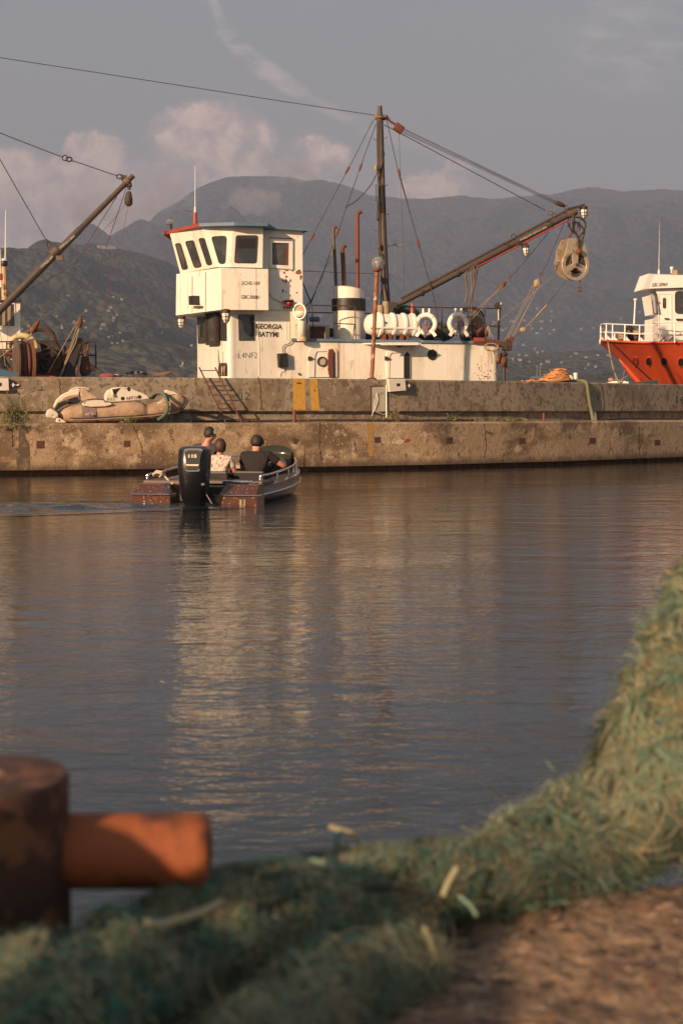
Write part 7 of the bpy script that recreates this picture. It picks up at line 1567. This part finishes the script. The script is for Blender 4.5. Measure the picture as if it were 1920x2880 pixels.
# frayed netting wrapped round a heavy line
NP = [(-1.0,1.95,.72,.15),(-.62,1.93,.72,.15),(-.46,1.99,.70,.16),(-.31,2.26,.70,.125),(-.13,2.46,.70,.12),(.08,2.64,.69,.10),(.28,2.78,.67,.095),(.42,2.93,.665,.115),(.56,3.05,.67,.145),(.71,3.15,.76,.185),(.85,3.26,.95,.20),(.98,3.42,1.13,.20),(1.3,3.65,1.4,.18)]
npth = bez([Vector(p[:3]) for p in NP], 18); nr = [v.x for v in bez([Vector((p[3],0,0)) for p in NP], 18)]
net = thing('frayed_fishing_net', 'thick matted green and straw fishing net running along the near quay edge', 'fishing net', NP[2][:3])
green = mat('green_net_fibre', (.14,.225,.155), .9); teal = mat('teal_net_fibre', (.05,.17,.13), .9); straw = mat('straw_fibre', (.33,.30,.18), .9); tan_ = mat('tan_fibre', (.24,.18,.11), .9); core = mat('net_core', (.05,.075,.045), .95, layers=[((.13,.12,.06), 14, .45,.65), ((.02,.03,.022), 8, .5,.7)], bump=[(30,.03)])  # core and fibre colours darkened to deepen the shade in the net
NPTH, NR = npth, nr
def lump(p, x, y, th):
    q = p + (x*math.cos(th)+y*math.sin(th))*.12
    a = 1-2.2*abs(mnoise.noise(q*6.5)); b = mnoise.noise(q*17+Vector((3,1,7)))
    return .84 + .26*a + .14*b
n = 48; rings = []
for i, p in enumerate(npth):
    t_ = (npth[min(i+1,len(npth)-1)]-npth[max(i-1,0)]).normalized(); x = t_.cross(ZZ).normalized(); y = x.cross(t_)
    rings.append([p + (x*math.cos(6.2832*k/n)+y*math.sin(6.2832*k/n)*.9)*nr[i]*.90*lump(p, x, y, 6.2832*k/n) for k in range(n)])
MB().loft(rings).build('bundle_body', core, net, smooth=True)
# unseen bundle added left of the camera, shaped to cast the foreground shade
SHADE_BUNDLE = [(-1.98,-.6,1.42,.2),(-1.86,-.2,1.41,.2),(-1.74,.12,1.40,.19),(-1.67,.34,1.48,.07),(-1.57,.6,1.54,.03),(-1.49,.85,1.37,.05),(-1.41,1.08,1.32,.09),(-1.33,1.30,1.19,.16),(-1.28,1.45,1.12,.20),(-1.16,1.8,1.02,.18),(-1.2,2.15,.86,.17),(-1.1,2.0,.74,.15)]
MB().tube(bez([Vector(b[:3]) for b in SHADE_BUNDLE],6), [v.x for v in bez([Vector((b[3],0,0)) for b in SHADE_BUNDLE],6)], 16).build('bundle_body', core, net, smooth=True)
MB().tube(bez([(.05,2.38,.63),(-.08,2.12,.65),(-.2,1.8,.66),(-.3,1.5,.64)],8), .07, 12).build('bundle_body', core, net, smooth=True)
# matted cords wound along the bundle
rnd = random.Random(31)
for q in range(26):
    i0 = rnd.uniform(4, len(npth)-50); L_ = rnd.uniform(18, 48); th = rnd.uniform(0, 6.28); tw_ = rnd.gauss(0, .09); pts = []; rr = []
    for s_ in range(14):
        u = i0 + L_*s_/13; k = int(u); p = npth[k].lerp(npth[k+1], u-k); t_ = (npth[k+1]-npth[k]).normalized(); x = t_.cross(ZZ).normalized(); y = x.cross(t_); th += tw_+rnd.gauss(0,.10)
        pts.append(p + (x*math.cos(th)+y*math.sin(th)*.9)*nr[k]*(.90+.10*mnoise.noise(p*9))); rr.append(rnd.uniform(.8,1.25))
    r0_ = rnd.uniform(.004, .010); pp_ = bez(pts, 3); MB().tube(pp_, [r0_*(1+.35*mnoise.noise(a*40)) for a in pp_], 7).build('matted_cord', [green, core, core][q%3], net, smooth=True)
def fibres(name, m, count, seed, Lr, wr, spread=1.0, droop=.35, clump=.55, wild=.14, sel=None, path=None):
    rnd = random.Random(seed); v = []; f = []; npth, nr = path or (NPTH, NR)
    nclump = count//14
    for c_ in range(nclump):
        i = rnd.uniform(1, len(npth)-2) if sel is None else rnd.uniform(*sel); k = int(i); p = npth[k].lerp(npth[k+1], i-k); t_ = (npth[k+1]-npth[k]).normalized(); x = t_.cross(ZZ).normalized(); y = x.cross(t_)
        th = rnd.uniform(0, 6.2832); R_ = nr[k]*.92*lump(p, x, y, th)*spread; base_dir = (t_*rnd.gauss(0,1) + (-x*math.sin(th)+y*math.cos(th))*rnd.gauss(0,.8)).normalized()
        for q in range(14):
            th2 = th+rnd.gauss(0,.16); o_ = p + t_*rnd.gauss(0,.02) + (x*math.cos(th2)+y*math.sin(th2)*.9)*R_*rnd.uniform(.95,1.05)
            nrm = (x*math.cos(th2)+y*math.sin(th2)); d = (base_dir + nrm*rnd.gauss(.12,wild) + Vector((rnd.gauss(0,.25),rnd.gauss(0,.25),rnd.gauss(0,.25)))).normalized(); L = rnd.uniform(*Lr); w = rnd.uniform(*wr)
            side = d.cross(nrm); side = side.normalized() if side.length > .01 else x
            pts = []; cur = o_.copy(); dd = d.copy(); S = 6; cv = rnd.gauss(0,.75)
            for s_ in range(S+1):
                pts.append(cur.copy()); cur = cur + dd*L/S; dd = (dd + side*cv - nrm*.16 + Vector((0,0,-droop*.22))).normalized()
                if cur.z < .612 and cur.y < np.interp(cur.x, ex_, ey_)+.01: cur.z = .612
            b_ = len(v)
            for s_, a in enumerate(pts):
                ww = side*w*(1-.7*s_/S); v.append(tuple(a-ww)); v.append(tuple(a+ww))
            f += [(b_+2*s_, b_+2*s_+1, b_+2*s_+3, b_+2*s_+2) for s_ in range(S)]
    me = bpy.data.meshes.new(name); me.from_pydata([(a[0]-net.location.x, a[1]-net.location.y, a[2]-net.location.z) for a in v], [], f)
    o = bpy.data.objects.new(name, me); C.objects.link(o); me.materials.append(m); o.parent = net; o['kind'] = 'stuff'; return o
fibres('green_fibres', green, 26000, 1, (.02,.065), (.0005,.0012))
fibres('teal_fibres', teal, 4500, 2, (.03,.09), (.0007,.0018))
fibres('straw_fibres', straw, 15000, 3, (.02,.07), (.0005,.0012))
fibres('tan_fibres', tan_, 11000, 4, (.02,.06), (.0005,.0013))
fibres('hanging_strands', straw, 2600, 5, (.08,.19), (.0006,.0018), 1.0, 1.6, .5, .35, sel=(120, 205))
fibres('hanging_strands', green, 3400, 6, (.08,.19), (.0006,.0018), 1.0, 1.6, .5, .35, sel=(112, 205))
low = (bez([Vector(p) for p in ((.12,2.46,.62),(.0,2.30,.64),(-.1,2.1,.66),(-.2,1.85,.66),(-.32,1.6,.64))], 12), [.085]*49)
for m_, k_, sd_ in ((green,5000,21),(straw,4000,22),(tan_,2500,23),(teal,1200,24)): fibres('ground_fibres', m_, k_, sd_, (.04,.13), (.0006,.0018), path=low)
# single stray twists standing off the bundle
def stray(pts, r, m): MB().tube(bez([P(x, y, Y) for x, y, Y in pts], 6), r, 6).build('stray_twist', m, net, smooth=True)
stray([(925,2325,2.72),(965,2335,2.72),(1000,2350,2.72),(1018,2380,2.71),(1008,2402,2.7),(985,2410,2.7)], .005, straw)
stray([(950,2335,2.71),(948,2370,2.7),(960,2400,2.69),(985,2418,2.68)], .007, green)
stray([(410,2590,2.1),(450,2600,2.1),(520,2580,2.12),(570,2565,2.13),(625,2535,2.15)], .006, straw)
stray([(1285,2440,2.6),(1262,2480,2.58),(1245,2520,2.56)], .006, straw); stray([(1290,2520,2.55),(1320,2545,2.53),(1340,2575,2.5)], .004, green)
stray([(1190,2610,2.45),(1215,2660,2.42),(1225,2710,2.4)], .007, straw)
stray([(1535,2140,3.1),(1552,2160,3.1),(1560,2166,3.1)], .002, green)
